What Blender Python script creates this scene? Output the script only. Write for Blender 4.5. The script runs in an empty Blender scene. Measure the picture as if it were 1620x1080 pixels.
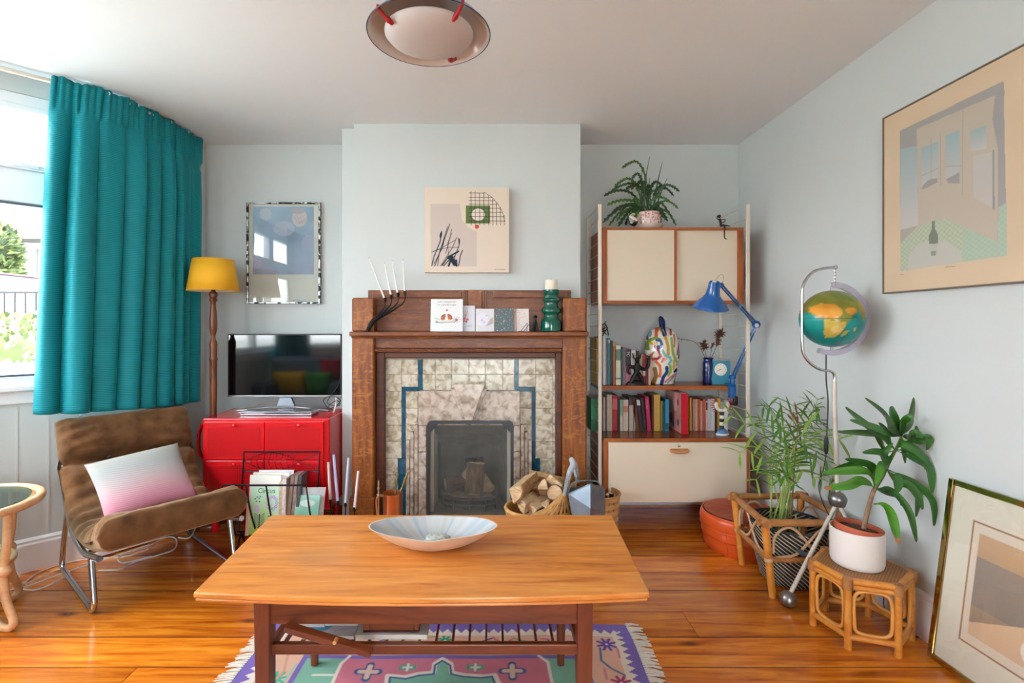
import bpy, math, random
import numpy as np
from mathutils import Vector, Matrix, noise
random.seed(7)
S = bpy.context.scene
COL = S.collection
# ---------------------------------------------------------------- camera, sky, exposure
EYE = 1.20            # camera height; the room's axes are x (right), y (into the room), z (up)
F = 800.0             # focal length in pixels of the 1620 px wide frame
VX, VY = 775.0, 515.0 # where the lines running into the room meet
cam_d = bpy.data.cameras.new('camera'); cam = bpy.data.objects.new('camera', cam_d); COL.objects.link(cam)
cam.location = (0, 0, EYE); cam.rotation_euler = (math.pi/2, 0, 0)
cam_d.sensor_width = 36; cam_d.lens = F/1620*36
cam_d.shift_x = (810-VX)/1620; cam_d.shift_y = -(540-VY)/1620
cam_d.clip_start = .02; cam_d.clip_end = 200
S.camera = cam
wd = bpy.data.worlds.new('sky'); S.world = wd; wd.use_nodes = True
nt = wd.node_tree; bg = nt.nodes['Background']
tc = nt.nodes.new('ShaderNodeTexCoord'); sx = nt.nodes.new('ShaderNodeSeparateXYZ'); cr = nt.nodes.new('ShaderNodeValToRGB')
nt.links.new(tc.outputs['Generated'], sx.inputs[0]); nt.links.new(sx.outputs['Z'], cr.inputs[0]); nt.links.new(cr.outputs[0], bg.inputs[0])
cr.color_ramp.elements[0].position = 0.0; cr.color_ramp.elements[0].color = (.90, .955, 1, 1)
cr.color_ramp.elements[1].position = 1.0; cr.color_ramp.elements[1].color = (.78, .90, 1.0, 1)
bg.inputs[1].default_value = 7.0
sun_d = bpy.data.lights.new('sun', 'SUN'); sun = bpy.data.objects.new('sun', sun_d); COL.objects.link(sun)
sun_d.energy = 2.5; sun_d.angle = math.radians(25); sun_d.color = (1, .96, .9)
sun.rotation_euler = (math.radians(38), 0, math.radians(-50))
S.view_settings.view_transform = 'Standard'; S.view_settings.look = 'None'
S.view_settings.gamma = 1; S.view_settings.use_curve_mapping = False
S.view_settings.exposure = 1.55
try:
    S.cycles.max_bounces = 12; S.cycles.diffuse_bounces = 8; S.cycles.glossy_bounces = 4
    S.cycles.transparent_max_bounces = 16; S.cycles.sample_clamp_indirect = 6; S.cycles.caustics_reflective = False; S.cycles.caustics_refractive = False
except Exception: pass
# ---------------------------------------------------------------- helpers
def W(px, py, Y): return Vector(((px-VX)*Y/F, Y, EYE-(py-VY)*Y/F))
def WX(px, Y): return (px-VX)*Y/F
def WZ(py, Y): return EYE-(py-VY)*Y/F
def s2l(c): return tuple((v/12.92 if v <= .04045 else ((v+.055)/1.055)**2.4) for v in c)
def hx(h):
    h = h.lstrip('#'); return s2l(tuple(int(h[i:i+2], 16)/255 for i in (0, 2, 4)))
MATS = {}
def nmat(name):
    m = bpy.data.materials.new(name); m.use_nodes = True; n = m.node_tree
    return m, n, n.nodes['Principled BSDF']
def _n(n, t, **k):
    o = n.nodes.new(t)
    for a, b in k.items():
        if isinstance(b, (int, float, tuple)) and a[0] == 'i' and a[1:].isdigit(): o.inputs[int(a[1:])].default_value = b
        else: setattr(o, a, b)
    return o
def coords(n, scale=(1, 1, 1), rnd=True):
    t = _n(n, 'ShaderNodeTexCoord'); m = _n(n, 'ShaderNodeMapping'); m.inputs['Scale'].default_value = scale
    n.links.new(t.outputs['Object'], m.inputs[0])
    if rnd:
        oi = _n(n, 'ShaderNodeObjectInfo'); mu = _n(n, 'ShaderNodeVectorMath', operation='SCALE'); mu.inputs['Scale'].default_value = 23.7
        n.links.new(oi.outputs['Random'], mu.inputs[0]); n.links.new(mu.outputs[0], m.inputs['Location'])
    return m.outputs[0]
def ramp(n, src, stops):
    r = _n(n, 'ShaderNodeValToRGB'); e = r.color_ramp.elements
    while len(e) < len(stops): e.new(.5)
    for x, (p, c) in zip(e, stops): x.position = p; x.color = (*c, 1)
    n.links.new(src, r.inputs[0]); return r.outputs[0]
def bump(n, b, src, strength=.2, dist=.01):
    bp = _n(n, 'ShaderNodeBump'); bp.inputs['Strength'].default_value = strength; bp.inputs['Distance'].default_value = dist
    n.links.new(src, bp.inputs['Height']); n.links.new(bp.outputs[0], b.inputs['Normal'])
def plain(name, col, rough=.5, metal=0, var=.06, bscale=0, bstr=.1, spec=.5, coat=0, sheen=0, scale=12):
    """a near-plain colour with a faint mottling, optional fine relief"""
    if name in MATS: return MATS[name]
    m, n, b = nmat(name); c = hx(col) if isinstance(col, str) else col
    v = coords(n); ns = _n(n, 'ShaderNodeTexNoise'); ns.inputs['Scale'].default_value = scale; ns.inputs['Detail'].default_value = 4
    n.links.new(v, ns.inputs['Vector'])
    o = ramp(n, ns.outputs[0], [(.3, tuple(x*(1-var) for x in c)), (.7, tuple(min(1, x*(1+var)) for x in c))])
    n.links.new(o, b.inputs['Base Color']); b.inputs['Roughness'].default_value = rough; b.inputs['Metallic'].default_value = metal
    b.inputs['Specular IOR Level'].default_value = spec
    if coat: b.inputs['Coat Weight'].default_value = coat; b.inputs['Coat Roughness'].default_value = .05
    if sheen: b.inputs['Sheen Weight'].default_value = sheen
    if bscale:
        n2 = _n(n, 'ShaderNodeTexNoise'); n2.inputs['Scale'].default_value = bscale; n.links.new(v, n2.inputs['Vector'])
        bump(n, b, n2.outputs[0], bstr, .004)
    MATS[name] = m; return m
def wood(name, cols, grain=(1, 14, 14), scale=3.0, rough=.35, bstr=.08, knots=False, spec=.5, coat=0, flecks=None, stretch=5):
    m, n, b = nmat(name); v = coords(n, grain)
    ns = _n(n, 'ShaderNodeTexNoise'); ns.inputs['Scale'].default_value = scale; ns.inputs['Detail'].default_value = 8; ns.inputs['Roughness'].default_value = .62; ns.inputs['Distortion'].default_value = .7
    n.links.new(v, ns.inputs['Vector'])
    k = len(cols); o = ramp(n, ns.outputs[0], [(.28+.44*i/(k-1), hx(c)) for i, c in enumerate(cols)])
    if knots:
        v2 = coords(n, (1.6, 4.2, 1)); vo = _n(n, 'ShaderNodeTexVoronoi'); vo.inputs['Scale'].default_value = 1.25; n.links.new(v2, vo.inputs['Vector'])
        f = _n(n, 'ShaderNodeMapRange'); f.inputs[1].default_value = .03; f.inputs[2].default_value = .12; f.inputs[3].default_value = 1; f.inputs[4].default_value = 0
        n.links.new(vo.outputs['Distance'], f.inputs[0])
        mx = _n(n, 'ShaderNodeMix', data_type='RGBA'); n.links.new(f.outputs[0], mx.inputs[0]); n.links.new(o, mx.inputs[6]); mx.inputs[7].default_value = (*hx(knots), 1); o = mx.outputs[2]
        # board to board tone
        oi = _n(n, 'ShaderNodeObjectInfo'); hs = _n(n, 'ShaderNodeHueSaturation'); mr = _n(n, 'ShaderNodeMapRange'); mr.inputs[3].default_value = .78; mr.inputs[4].default_value = 1.18
        n.links.new(oi.outputs['Random'], mr.inputs[0]); n.links.new(mr.outputs[0], hs.inputs['Value']); n.links.new(o, hs.inputs['Color']); o = hs.outputs[0]
    if flecks:
        v3 = coords(n, flecks[1]); w = _n(n, 'ShaderNodeTexNoise'); w.inputs['Scale'].default_value = flecks[2]; w.inputs['Detail'].default_value = 3; w.inputs['Distortion'].default_value = 1.5
        n.links.new(v3, w.inputs['Vector'])
        f = _n(n, 'ShaderNodeMapRange'); f.inputs[1].default_value = .54; f.inputs[2].default_value = .62; n.links.new(w.outputs[0], f.inputs[0])
        mm = _n(n, 'ShaderNodeMath', operation='MULTIPLY'); mm.inputs[1].default_value = .45; n.links.new(f.outputs[0], mm.inputs[0])
        mx = _n(n, 'ShaderNodeMix', data_type='RGBA'); n.links.new(mm.outputs[0], mx.inputs[0]); n.links.new(o, mx.inputs[6]); mx.inputs[7].default_value = (*hx(flecks[0]), 1); o = mx.outputs[2]
    n.links.new(o, b.inputs['Base Color']); b.inputs['Roughness'].default_value = rough; b.inputs['Specular IOR Level'].default_value = spec
    if coat: b.inputs['Coat Weight'].default_value = coat; b.inputs['Coat Roughness'].default_value = .12
    bump(n, b, ns.outputs[0], bstr, .003); return m
def painted(name, rough=.6, spec=.3, coat=0, bscale=0, bstr=.1, wave=None):
    """colour taken from the mesh's own printed colours"""
    if name in MATS: return MATS[name]
    m, n, b = nmat(name); a = _n(n, 'ShaderNodeVertexColor', layer_name='print'); n.links.new(a.outputs[0], b.inputs['Base Color'])
    b.inputs['Roughness'].default_value = rough; b.inputs['Specular IOR Level'].default_value = spec
    if coat: b.inputs['Coat Weight'].default_value = coat; b.inputs['Coat Roughness'].default_value = .03
    if bscale:
        n2 = _n(n, 'ShaderNodeTexNoise'); n2.inputs['Scale'].default_value = bscale; n.links.new(coords(n), n2.inputs['Vector']); bump(n, b, n2.outputs[0], bstr, .003)
    if wave:
        w = _n(n, 'ShaderNodeTexWave', bands_direction=wave[0]); w.inputs['Scale'].default_value = wave[1]; n.links.new(coords(n, rnd=False), w.inputs['Vector']); bump(n, b, w.outputs[0], wave[2], .003)
    MATS[name] = m; return m
def glass(name, tint=(1, 1, 1), refl=.08, rough=.0):
    if name in MATS: return MATS[name]
    m = bpy.data.materials.new(name); m.use_nodes = True; n = m.node_tree; n.nodes.remove(n.nodes['Principled BSDF'])
    t = _n(n, 'ShaderNodeBsdfTransparent'); t.inputs[0].default_value = (*tint, 1); g = _n(n, 'ShaderNodeBsdfGlossy'); g.inputs['Roughness'].default_value = rough
    lw_ = _n(n, 'ShaderNodeLayerWeight'); p5 = _n(n, 'ShaderNodeMath', operation='POWER'); p5.inputs[1].default_value = 5; n.links.new(lw_.outputs['Facing'], p5.inputs[0]); fr = _n(n, 'ShaderNodeMath', operation='MULTIPLY_ADD'); fr.inputs[1].default_value = .95; fr.inputs[2].default_value = .045; n.links.new(p5.outputs[0], fr.inputs[0]); mx = _n(n, 'ShaderNodeMixShader')
    n.links.new(fr.outputs[0], mx.inputs[0]); n.links.new(t.outputs[0], mx.inputs[1]); n.links.new(g.outputs[0], mx.inputs[2])
    n.links.new(mx.outputs[0], n.nodes['Material Output'].inputs[0]); MATS[name] = m; return m

ORI = {}
class M:
    """collects shapes in world metres; build() links them as ONE mesh object"""
    def __init__(s, xf=None): s.v = []; s.f = []; s.xf = xf
    def add(s, vs, fs):
        k = len(s.v)
        if s.xf is not None: vs = [s.xf @ Vector(p) for p in vs]
        s.v += [tuple(p) for p in vs]; s.f += [tuple(i+k for i in f) for f in fs]; return s
    def box(s, x0, x1, y0, y1, z0, z1):
        if x0 > x1: x0, x1 = x1, x0
        if y0 > y1: y0, y1 = y1, y0
        if z0 > z1: z0, z1 = z1, z0
        return s.add([(x0,y0,z0),(x1,y0,z0),(x1,y1,z0),(x0,y1,z0),(x0,y0,z1),(x1,y0,z1),(x1,y1,z1),(x0,y1,z1)],
                     [(0,3,2,1),(4,5,6,7),(0,1,5,4),(1,2,6,5),(2,3,7,6),(3,0,4,7)])
    def hexa(s, p):  # 8 corners: bottom 4 ccw, top 4
        return s.add(p, [(0,3,2,1),(4,5,6,7),(0,1,5,4),(1,2,6,5),(2,3,7,6),(3,0,4,7)])
    def bar(s, a, b, w, h, up=(0,0,1)):
        a = Vector(a); b = Vector(b); d = (b-a).normalized(); u = Vector(up)
        x = d.cross(u)
        if x.length < 1e-4: x = d.cross(Vector((1,0,0)))
        x.normalize(); u = x.cross(d).normalized()
        q = []
        for p in (a, b):
            for sx_, sz in ((-1,-1),(1,-1),(1,1),(-1,1)): q.append(p + x*(w/2*sx_) + u*(h/2*sz))
        return s.add(q, [(0,1,2,3),(7,6,5,4),(0,4,5,1),(1,5,6,2),(2,6,7,3),(3,7,4,0)])
    def tube(s, pts, r, n=8, closed=False, smooth=0, caps=True):
        pts = [Vector(p) for p in pts]
        rs = list(r) if isinstance(r, (list, tuple)) else [r]*len(pts)
        if smooth: pts, rs = catmull(pts, rs, smooth, closed)
        m = len(pts); rings = []; prev = None
        for i in range(m):
            if closed: d = pts[(i+1) % m]-pts[i-1]
            else: d = pts[min(i+1, m-1)]-pts[max(i-1, 0)]
            if d.length < 1e-9: d = Vector((0,0,1))
            d.normalize()
            if prev is None:
                x = d.orthogonal().normalized()
            else:
                x = prev - d*prev.dot(d)
                x = x.normalized() if x.length > 1e-6 else d.orthogonal().normalized()
            prev = x; y = d.cross(x)
            rings.append([pts[i]+(x*math.cos(2*math.pi*k/n)+y*math.sin(2*math.pi*k/n))*rs[i] for k in range(n)])
        vs = [p for g in rings for p in g]; fs = []
        for i in range(m if closed else m-1):
            j = (i+1) % m
            for k in range(n): fs.append((i*n+k, i*n+(k+1) % n, j*n+(k+1) % n, j*n+k))
        if caps and not closed: fs.append(tuple(range(n-1, -1, -1))); fs.append(tuple((m-1)*n+k for k in range(n)))
        return s.add(vs, fs)
    def lathe(s, prof, c=(0,0,0), n=24, sx=1, sy=1, cap=True, a0=0, a1=2*math.pi):
        c = Vector(c); full = abs(a1-a0-2*math.pi) < 1e-6; N = n if full else n+1
        vs = []; fs = []
        for r, z in prof:
            for k in range(N):
                a = a0+(a1-a0)*k/n; vs.append((c.x+r*sx*math.cos(a), c.y+r*sy*math.sin(a), c.z+z))
        for i in range(len(prof)-1):
            for k in range(n):
                k2 = (k+1) % N; fs.append((i*N+k, i*N+k2, (i+1)*N+k2, (i+1)*N+k))
        if cap and full:
            if prof[0][0] > 1e-5: fs.append(tuple(range(N-1, -1, -1)))
            if prof[-1][0] > 1e-5: fs.append(tuple((len(prof)-1)*N+k for k in range(N)))
        return s.add(vs, fs)
    def ball(s, c, r, n=12, sx=1, sy=1, sz=1):
        return s.lathe([(max(1e-4, r*math.sin(math.pi*i/n)), -r*sz*math.cos(math.pi*i/n)) for i in range(n+1)], c, 2*n, sx, sy, cap=False)
    def prism(s, poly, fn, t0, t1):
        """poly: 2-D outline; fn(a, b, t) -> point; extruded between t0 and t1"""
        k = len(poly); vs = [fn(a, b, t0) for a, b in poly]+[fn(a, b, t1) for a, b in poly]
        return s.add(vs, [tuple(range(k)), tuple(range(2*k-1, k-1, -1))]+[(i, k+i, k+(i+1) % k, (i+1) % k) for i in range(k)])
    def build(s, name, mat, parent=None, loc=None, bevel=0, bseg=2, smooth=False, subsurf=0, recalc=True):
        me = bpy.data.meshes.new(name)
        if parent is not None: o0 = ORI[parent.as_pointer()] 
        elif loc is not None: o0 = Vector(loc)
        else:
            vv = np.array(s.v); o0 = Vector(((vv[:,0].min()+vv[:,0].max())/2, (vv[:,1].min()+vv[:,1].max())/2, vv[:,2].min()))
        me.from_pydata([(p[0]-o0.x, p[1]-o0.y, p[2]-o0.z) for p in s.v], [], s.f); me.update()
        if recalc:
            import bmesh
            bm = bmesh.new(); bm.from_mesh(me); bmesh.ops.recalc_face_normals(bm, faces=bm.faces); bm.to_mesh(me); bm.free()
        o = bpy.data.objects.new(name, me); COL.objects.link(o); me.materials.append(mat)
        if parent is not None: o.parent = parent
        else: o.location = o0
        ORI[o.as_pointer()] = o0
        if smooth:
            me.polygons.foreach_set('use_smooth', [True]*len(me.polygons))
            if smooth is not True: me.set_sharp_from_angle(angle=math.radians(smooth))
        if bevel:
            md = o.modifiers.new('bevel', 'BEVEL'); md.width = bevel; md.segments = bseg; md.limit_method = 'ANGLE'; md.angle_limit = math.radians(40)
        if subsurf:
            md = o.modifiers.new('sub', 'SUBSURF'); md.levels = subsurf; md.render_levels = subsurf
        return o
def catmull(p, r, k, closed=False):
    n = len(p); out = []; ro = []
    for i in range(n if closed else n-1):
        if closed: a, b, c, d = p[i-1], p[i], p[(i+1) % n], p[(i+2) % n]
        else: a, b, c, d = p[max(i-1, 0)], p[i], p[i+1], p[min(i+2, n-1)]
        for j in range(k):
            t = j/k; out.append(.5*((2*b)+(c-a)*t+(2*a-5*b+4*c-d)*t*t+(3*b-a-3*c+d)*t**3))
            r2 = r[(i+1) % n]; ro.append(r[i]+(r2-r[i])*t)
    if not closed: out.append(p[-1]); ro.append(r[-1])
    return out, ro
def thing(name, loc, label, cat, group=None):
    o = bpy.data.objects.new(name, None); COL.objects.link(o); o.location = loc; o.empty_display_size = .05
    ORI[o.as_pointer()] = Vector(loc); o['label'] = label; o['category'] = cat
    if group: o['group'] = group
    return o
def tag(o, label, cat, group=None):
    o['label'] = label; o['category'] = cat
    if group: o['group'] = group
    return o
def struct(o): o['kind'] = 'structure'; return o
def stuff(o): o['kind'] = 'stuff'; return o
def copy_piece(src, parent, loc):
    """another piece sharing src's mesh, placed at a world point"""
    c = src.copy(); COL.objects.link(c); c.parent = parent
    c.location = Vector(loc)-(ORI[parent.as_pointer()] if parent is not None else Vector((0,0,0)))
    ORI[c.as_pointer()] = Vector(loc); return c
# raster of printed colour, row 0 at the bottom
class R:
    def __init__(s, w, h, col, step):
        s.nx = max(2, int(round(w/step))+1); s.ny = max(2, int(round(h/step))+1); s.w = w; s.h = h
        s.a = np.empty((s.ny, s.nx, 3)); s.a[:] = hx(col) if isinstance(col, str) else col
        s.X, s.Y = np.meshgrid(np.linspace(0, w, s.nx), np.linspace(0, h, s.ny))
        s.step = step
    def put(s, mask, col, al=1):
        c = np.array(hx(col) if isinstance(col, str) else col); m = np.clip(mask.astype(float), 0, 1)[..., None]*al; s.a = s.a*(1-m)+c*m
    def rect(s, x0, y0, x1, y1, col, al=1): s.put((s.X >= x0) & (s.X <= x1) & (s.Y >= y0) & (s.Y <= y1), col, al)
    def disk(s, x, y, r, col, ry=None, al=1, rot=0):
        ry = ry or r; dx = s.X-x; dy = s.Y-y; c, n_ = math.cos(rot), math.sin(rot); a = dx*c+dy*n_; b = -dx*n_+dy*c
        d = np.sqrt((a/r)**2+(b/ry)**2); s.put(np.clip((1-d)*min(r, ry)/s.step+.5, 0, 1), col, al)
    def line(s, pts, w, col, al=1, closed=False):
        pts = list(pts)+([pts[0]] if closed else []); D = np.full(s.X.shape, 9.)
        for (x0, y0), (x1, y1) in zip(pts[:-1], pts[1:]):
            dx, dy = x1-x0, y1-y0; L = dx*dx+dy*dy+1e-12; t = np.clip(((s.X-x0)*dx+(s.Y-y0)*dy)/L, 0, 1)
            D = np.minimum(D, np.hypot(s.X-x0-t*dx, s.Y-y0-t*dy))
        s.put(np.clip((w/2-D)/s.step+.5, 0, 1), col, al)
    def inside(s, pts):
        m = np.zeros(s.X.shape, bool); n = len(pts)
        for i in range(n):
            x0, y0 = pts[i]; x1, y1 = pts[(i+1) % n]
            if y0 == y1: continue
            c = ((y0 > s.Y) != (y1 > s.Y)) & (s.X < (x1-x0)*(s.Y-y0)/(y1-y0)+x0); m ^= c
        return m
    def poly(s, pts, col, al=1): s.put(s.inside(pts), col, al)
    def vgrad(s, y0, y1, c0, c1, mask=None):
        t = np.clip((s.Y-y0)/(y1-y0), 0, 1)[..., None]; c = np.array(hx(c0))*(1-t)+np.array(hx(c1))*t
        m = (s.Y >= min(y0, y1)) & (s.Y <= max(y0, y1))
        if mask is not None: m = m & mask
        s.a = np.where(m[..., None], c, s.a)
    def mottle(s, scale, amt, seed=0):
        rg = np.random.RandomState(seed); f = np.zeros(s.X.shape)
        for o_ in range(3):
            k = scale*2**o_; gx = int(s.w*k)+3; gy = int(s.h*k)+3; g = rg.rand(gy, gx)
            x = s.X*k; y = s.Y*k; i = np.clip(x.astype(int), 0, gx-2); j = np.clip(y.astype(int), 0, gy-2); fx = x-i; fy = y-j
            fx = fx*fx*(3-2*fx); fy = fy*fy*(3-2*fy)
            f += ((g[j,i]*(1-fx)+g[j,i+1]*fx)*(1-fy)+(g[j+1,i]*(1-fx)+g[j+1,i+1]*fx)*fy-.5)/2**o_
        s.a = np.clip(s.a*(1+amt*f[..., None]), 0, 1); return f
    def at(s, u, v):
        i = int(min(max(u, 0), 1)*(s.nx-1)+.5); j = int(min(max(v, 0), 1)*(s.ny-1)+.5); return s.a[j, i]
def colour(o, cols):
    me = o.data; at = me.color_attributes.new('print', 'FLOAT_COLOR', 'POINT')
    c = np.ones((len(me.vertices), 4)); c[:, :3] = cols; at.data.foreach_set('color', c.ravel())
def sheet(name, ras, p0, px, py, mat, parent=None, loc=None):
    """flat print: raster laid on the parallelogram p0, p0+px, p0+py"""
    p0 = np.array(p0, float); px = np.array(px, float); py = np.array(py, float); m = M()
    U = (ras.X/ras.w)[..., None]; V = (ras.Y/ras.h)[..., None]; P = (p0+U*px+V*py).reshape(-1, 3)
    nx, ny = ras.nx, ras.ny; idx = np.arange(nx*ny).reshape(ny, nx)
    q = np.stack([idx[:-1,:-1], idx[:-1,1:], idx[1:,1:], idx[1:,:-1]], -1).reshape(-1, 4)
    o0 = ORI[parent.as_pointer()] if parent is not None else Vector(loc if loc is not None else tuple(p0))
    me = bpy.data.meshes.new(name); me.vertices.add(len(P)); me.vertices.foreach_set('co', (P-np.array(o0)).ravel())
    me.loops.add(q.size); me.loops.foreach_set('vertex_index', q.ravel()); me.polygons.add(len(q)); me.polygons.foreach_set('loop_start', np.arange(0, q.size, 4)); me.polygons.foreach_set('loop_total', np.full(len(q), 4))
    me.update(); me.validate(); me.materials.append(mat)
    o = bpy.data.objects.new(name, me); COL.objects.link(o); ORI[o.as_pointer()] = o0
    if parent is not None: o.parent = parent
    else: o.location = o0
    colour(o, ras.a.reshape(-1, 3)); return o
def lettering(name, txt, size, p0, ex, ez, mat, parent, extrude=.0004, align='LEFT'):
    """raised/flat letters lying in the plane of ex (reading direction) and ez (up)"""
    cu = bpy.data.curves.new('t', 'FONT'); cu.body = txt; cu.size = size; cu.extrude = extrude; cu.align_x = align; cu.resolution_u = 3
    to = bpy.data.objects.new('t', cu); COL.objects.link(to); bpy.context.view_layer.update()
    me = bpy.data.meshes.new_from_object(to.evaluated_get(bpy.context.evaluated_depsgraph_get())); bpy.data.objects.remove(to)
    ex = Vector(ex).normalized(); ez = Vector(ez).normalized(); n_ = ex.cross(ez)
    o0 = ORI[parent.as_pointer()]; p0 = Vector(p0)
    for v in me.vertices: v.co = p0+ex*v.co.x+ez*v.co.y+n_*v.co.z-o0
    me.name = name; me.materials.clear(); me.materials.append(mat)
    o = bpy.data.objects.new(name, me); COL.objects.link(o); o.parent = parent; ORI[o.as_pointer()] = o0; return o
# ================================================================ materials of the setting
wall_m = plain('wall_paint', '#c9d0d0', rough=.75, var=.012, bscale=90, bstr=.05, spec=.25, scale=2)
ceil_m = plain('ceiling_paint', '#e3e8ea', rough=.9, var=.01, spec=.1, scale=2)
white_m = plain('white_gloss', '#e3e4e6', rough=.3, var=.01)
upvc_m = plain('window_frame_white', '#e8ebef', rough=.22, var=.005)
pine_m = wood('varnished_pine', ['#8a3c0a', '#bb6014', '#d87f20', '#e89630'], grain=(.9, 11, 6), scale=2.6, rough=.24, bstr=.05, knots='#4f240c', coat=.45)
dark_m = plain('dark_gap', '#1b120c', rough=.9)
pane_m = glass('window_glass')
H = 2.42; YB = 3.41; YC = 3.06; XR = 1.675; XL = -1.92
# facet of the bay: the line x - y = -4.74 between A and B, then the bay front at x = XF
A = Vector((-1.92, 2.82)); B = Vector((-2.62, 2.12)); C_ = Vector((-2.62, .02)); D_ = Vector((-1.92, -.68))
REAR = -2.6
# ---- floor: a base and boards laid one by one
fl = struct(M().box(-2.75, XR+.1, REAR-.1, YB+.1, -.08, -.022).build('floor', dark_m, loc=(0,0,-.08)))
def room_span(y):   # left limit of the room at depth y
    if y > 2.82 or y < -.68: return XL
    if y > 2.12: return y-4.74
    if y < .02: return -2.62+(.02-y)
    return -2.62
PW = .172; y = 2.981-PW*33; rows = []
while y < YB-.01: rows.append(y); y += PW
cache = {}
rb = random.Random(3)
for i, y0 in enumerate(rows):
    y1 = min(y0+PW, YB); a = min(room_span(y0+.01), room_span(y1-.01), room_span((y0+y1)/2))-.02
    if y0 < REAR: continue
    cuts = [a]
    if y0 > .8 and i % 2: cuts.append(rb.uniform(-1.3, -.6) if i % 4 == 1 else rb.uniform(.6, 1.3))
    elif y0 <= .8: cuts.append(rb.uniform(-1, 1))
    cuts.append(XR)
    for x0, x1 in zip(cuts[:-1], cuts[1:]):
        d = rb.uniform(-.0006, .0006)
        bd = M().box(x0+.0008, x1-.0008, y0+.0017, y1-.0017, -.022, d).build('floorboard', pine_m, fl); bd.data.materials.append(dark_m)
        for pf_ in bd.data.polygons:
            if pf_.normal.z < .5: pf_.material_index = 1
# ---- walls
def wall_seg(m, p, q, z0, z1, t=.1):
    """vertical slab whose inner face runs p -> q, thickness outwards (to the right of p->q)"""
    d = (q-p).normalized(); n_ = Vector((d.y, -d.x)); a, b, c, e = p, q, q+n_*t, p+n_*t
    m.hexa([(a.x,a.y,z0),(b.x,b.y,z0),(c.x,c.y,z0),(e.x,e.y,z0),(a.x,a.y,z1),(b.x,b.y,z1),(c.x,c.y,z1),(e.x,e.y,z1)])
V2 = lambda x, y: Vector((x, y))
m = M(); m.box(XL-.1, XR+.1, YB, YB+.1, -.08, H)
struct(m.build('wall_back', wall_m))
# chimney breast and the narrow boxed strip beside it
m = M(); m.box(-.822, -.335, YC, YB, -.02, .70); m.box(.105, .547, YC, YB, -.02, .70); m.box(-.822, .547, YC, YB, .70, H)
struct(m.build('wall_chimney', wall_m))
m = M(); m.box(-.9156, -.822, 3.13, YB, -.02, H)
struct(m.build('wall_boxing', wall_m, bevel=.004))
struct(M().box(XR, XR+.1, REAR, YB, -.08, H).build('wall_right', wall_m))
ZS, ZH = .905, 2.33       # window opening
m = M()
wall_seg(m, V2(XL, YB), A, -.08, H)
for p, q in ((A, B), (B, C_), (C_, D_)):
    wall_seg(m, p, q, -.08, ZS); wall_seg(m, p, q, ZH, H)
wall_seg(m, D_, V2(XL, REAR), -.08, H)
struct(m.build('wall_left', wall_m))
# panelling seams under the bay window
m = M()
for k in range(9):
    t = .06+.115*k
    if t < (B-A).length:
        p = A+(B-A).normalized()*t; d = (B-A).normalized()
        wall_seg(m, p, p+d*.008, .17, ZS-.085, -.0025)
struct(m.build('trim_5', wall_m))
m = M()
for p, q, z0, z1 in ((V2(XL, REAR), V2(-.6, REAR), -.08, H), (V2(.6, REAR), V2(XR, REAR), -.08, H), (V2(-.6, REAR), V2(.6, REAR), 2.1, H), (V2(-.6, REAR), V2(.6, REAR), -.08, .12)):
    m.box(p.x, q.x, REAR-.1, REAR, z0, z1)
struct(m.build('wall_rear', wall_m))
struct(M().box(-2.75, XR+.1, REAR-.1, YB+.1, H, H+.1).build('ceiling', ceil_m, loc=(0,0,H)))
# ---- skirting boards
def skirt(name, p, q, h=.175):
    d = (q-p).normalized(); n_ = Vector((-d.y, d.x)); m = M()
    prof = [(0,0),(.02,0),(.02,h-.03),(.014,h-.022),(.014,h-.012),(.006,h-.004),(0,h)]
    L = (q-p).length
    m.prism(prof, lambda a, b, t: (p.x+n_.x*a+d.x*t, p.y+n_.y*a+d.y*t, b), 0, L)
    return struct(m.build(name, white_m))
skirt('baseboard_back_left', V2(-.9156, YB), V2(XL, YB)); skirt('baseboard_back_right', V2(XR, YB), V2(.547, YB))
skirt('baseboard_right', V2(XR, REAR), V2(XR, YB)); skirt('baseboard_left', V2(XL, YB), A, .16)
skirt('baseboard_bay', A, B, .16); skirt('baseboard_front', B, C_, .16); skirt('baseboard_bay_near', C_, D_, .16)
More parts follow.
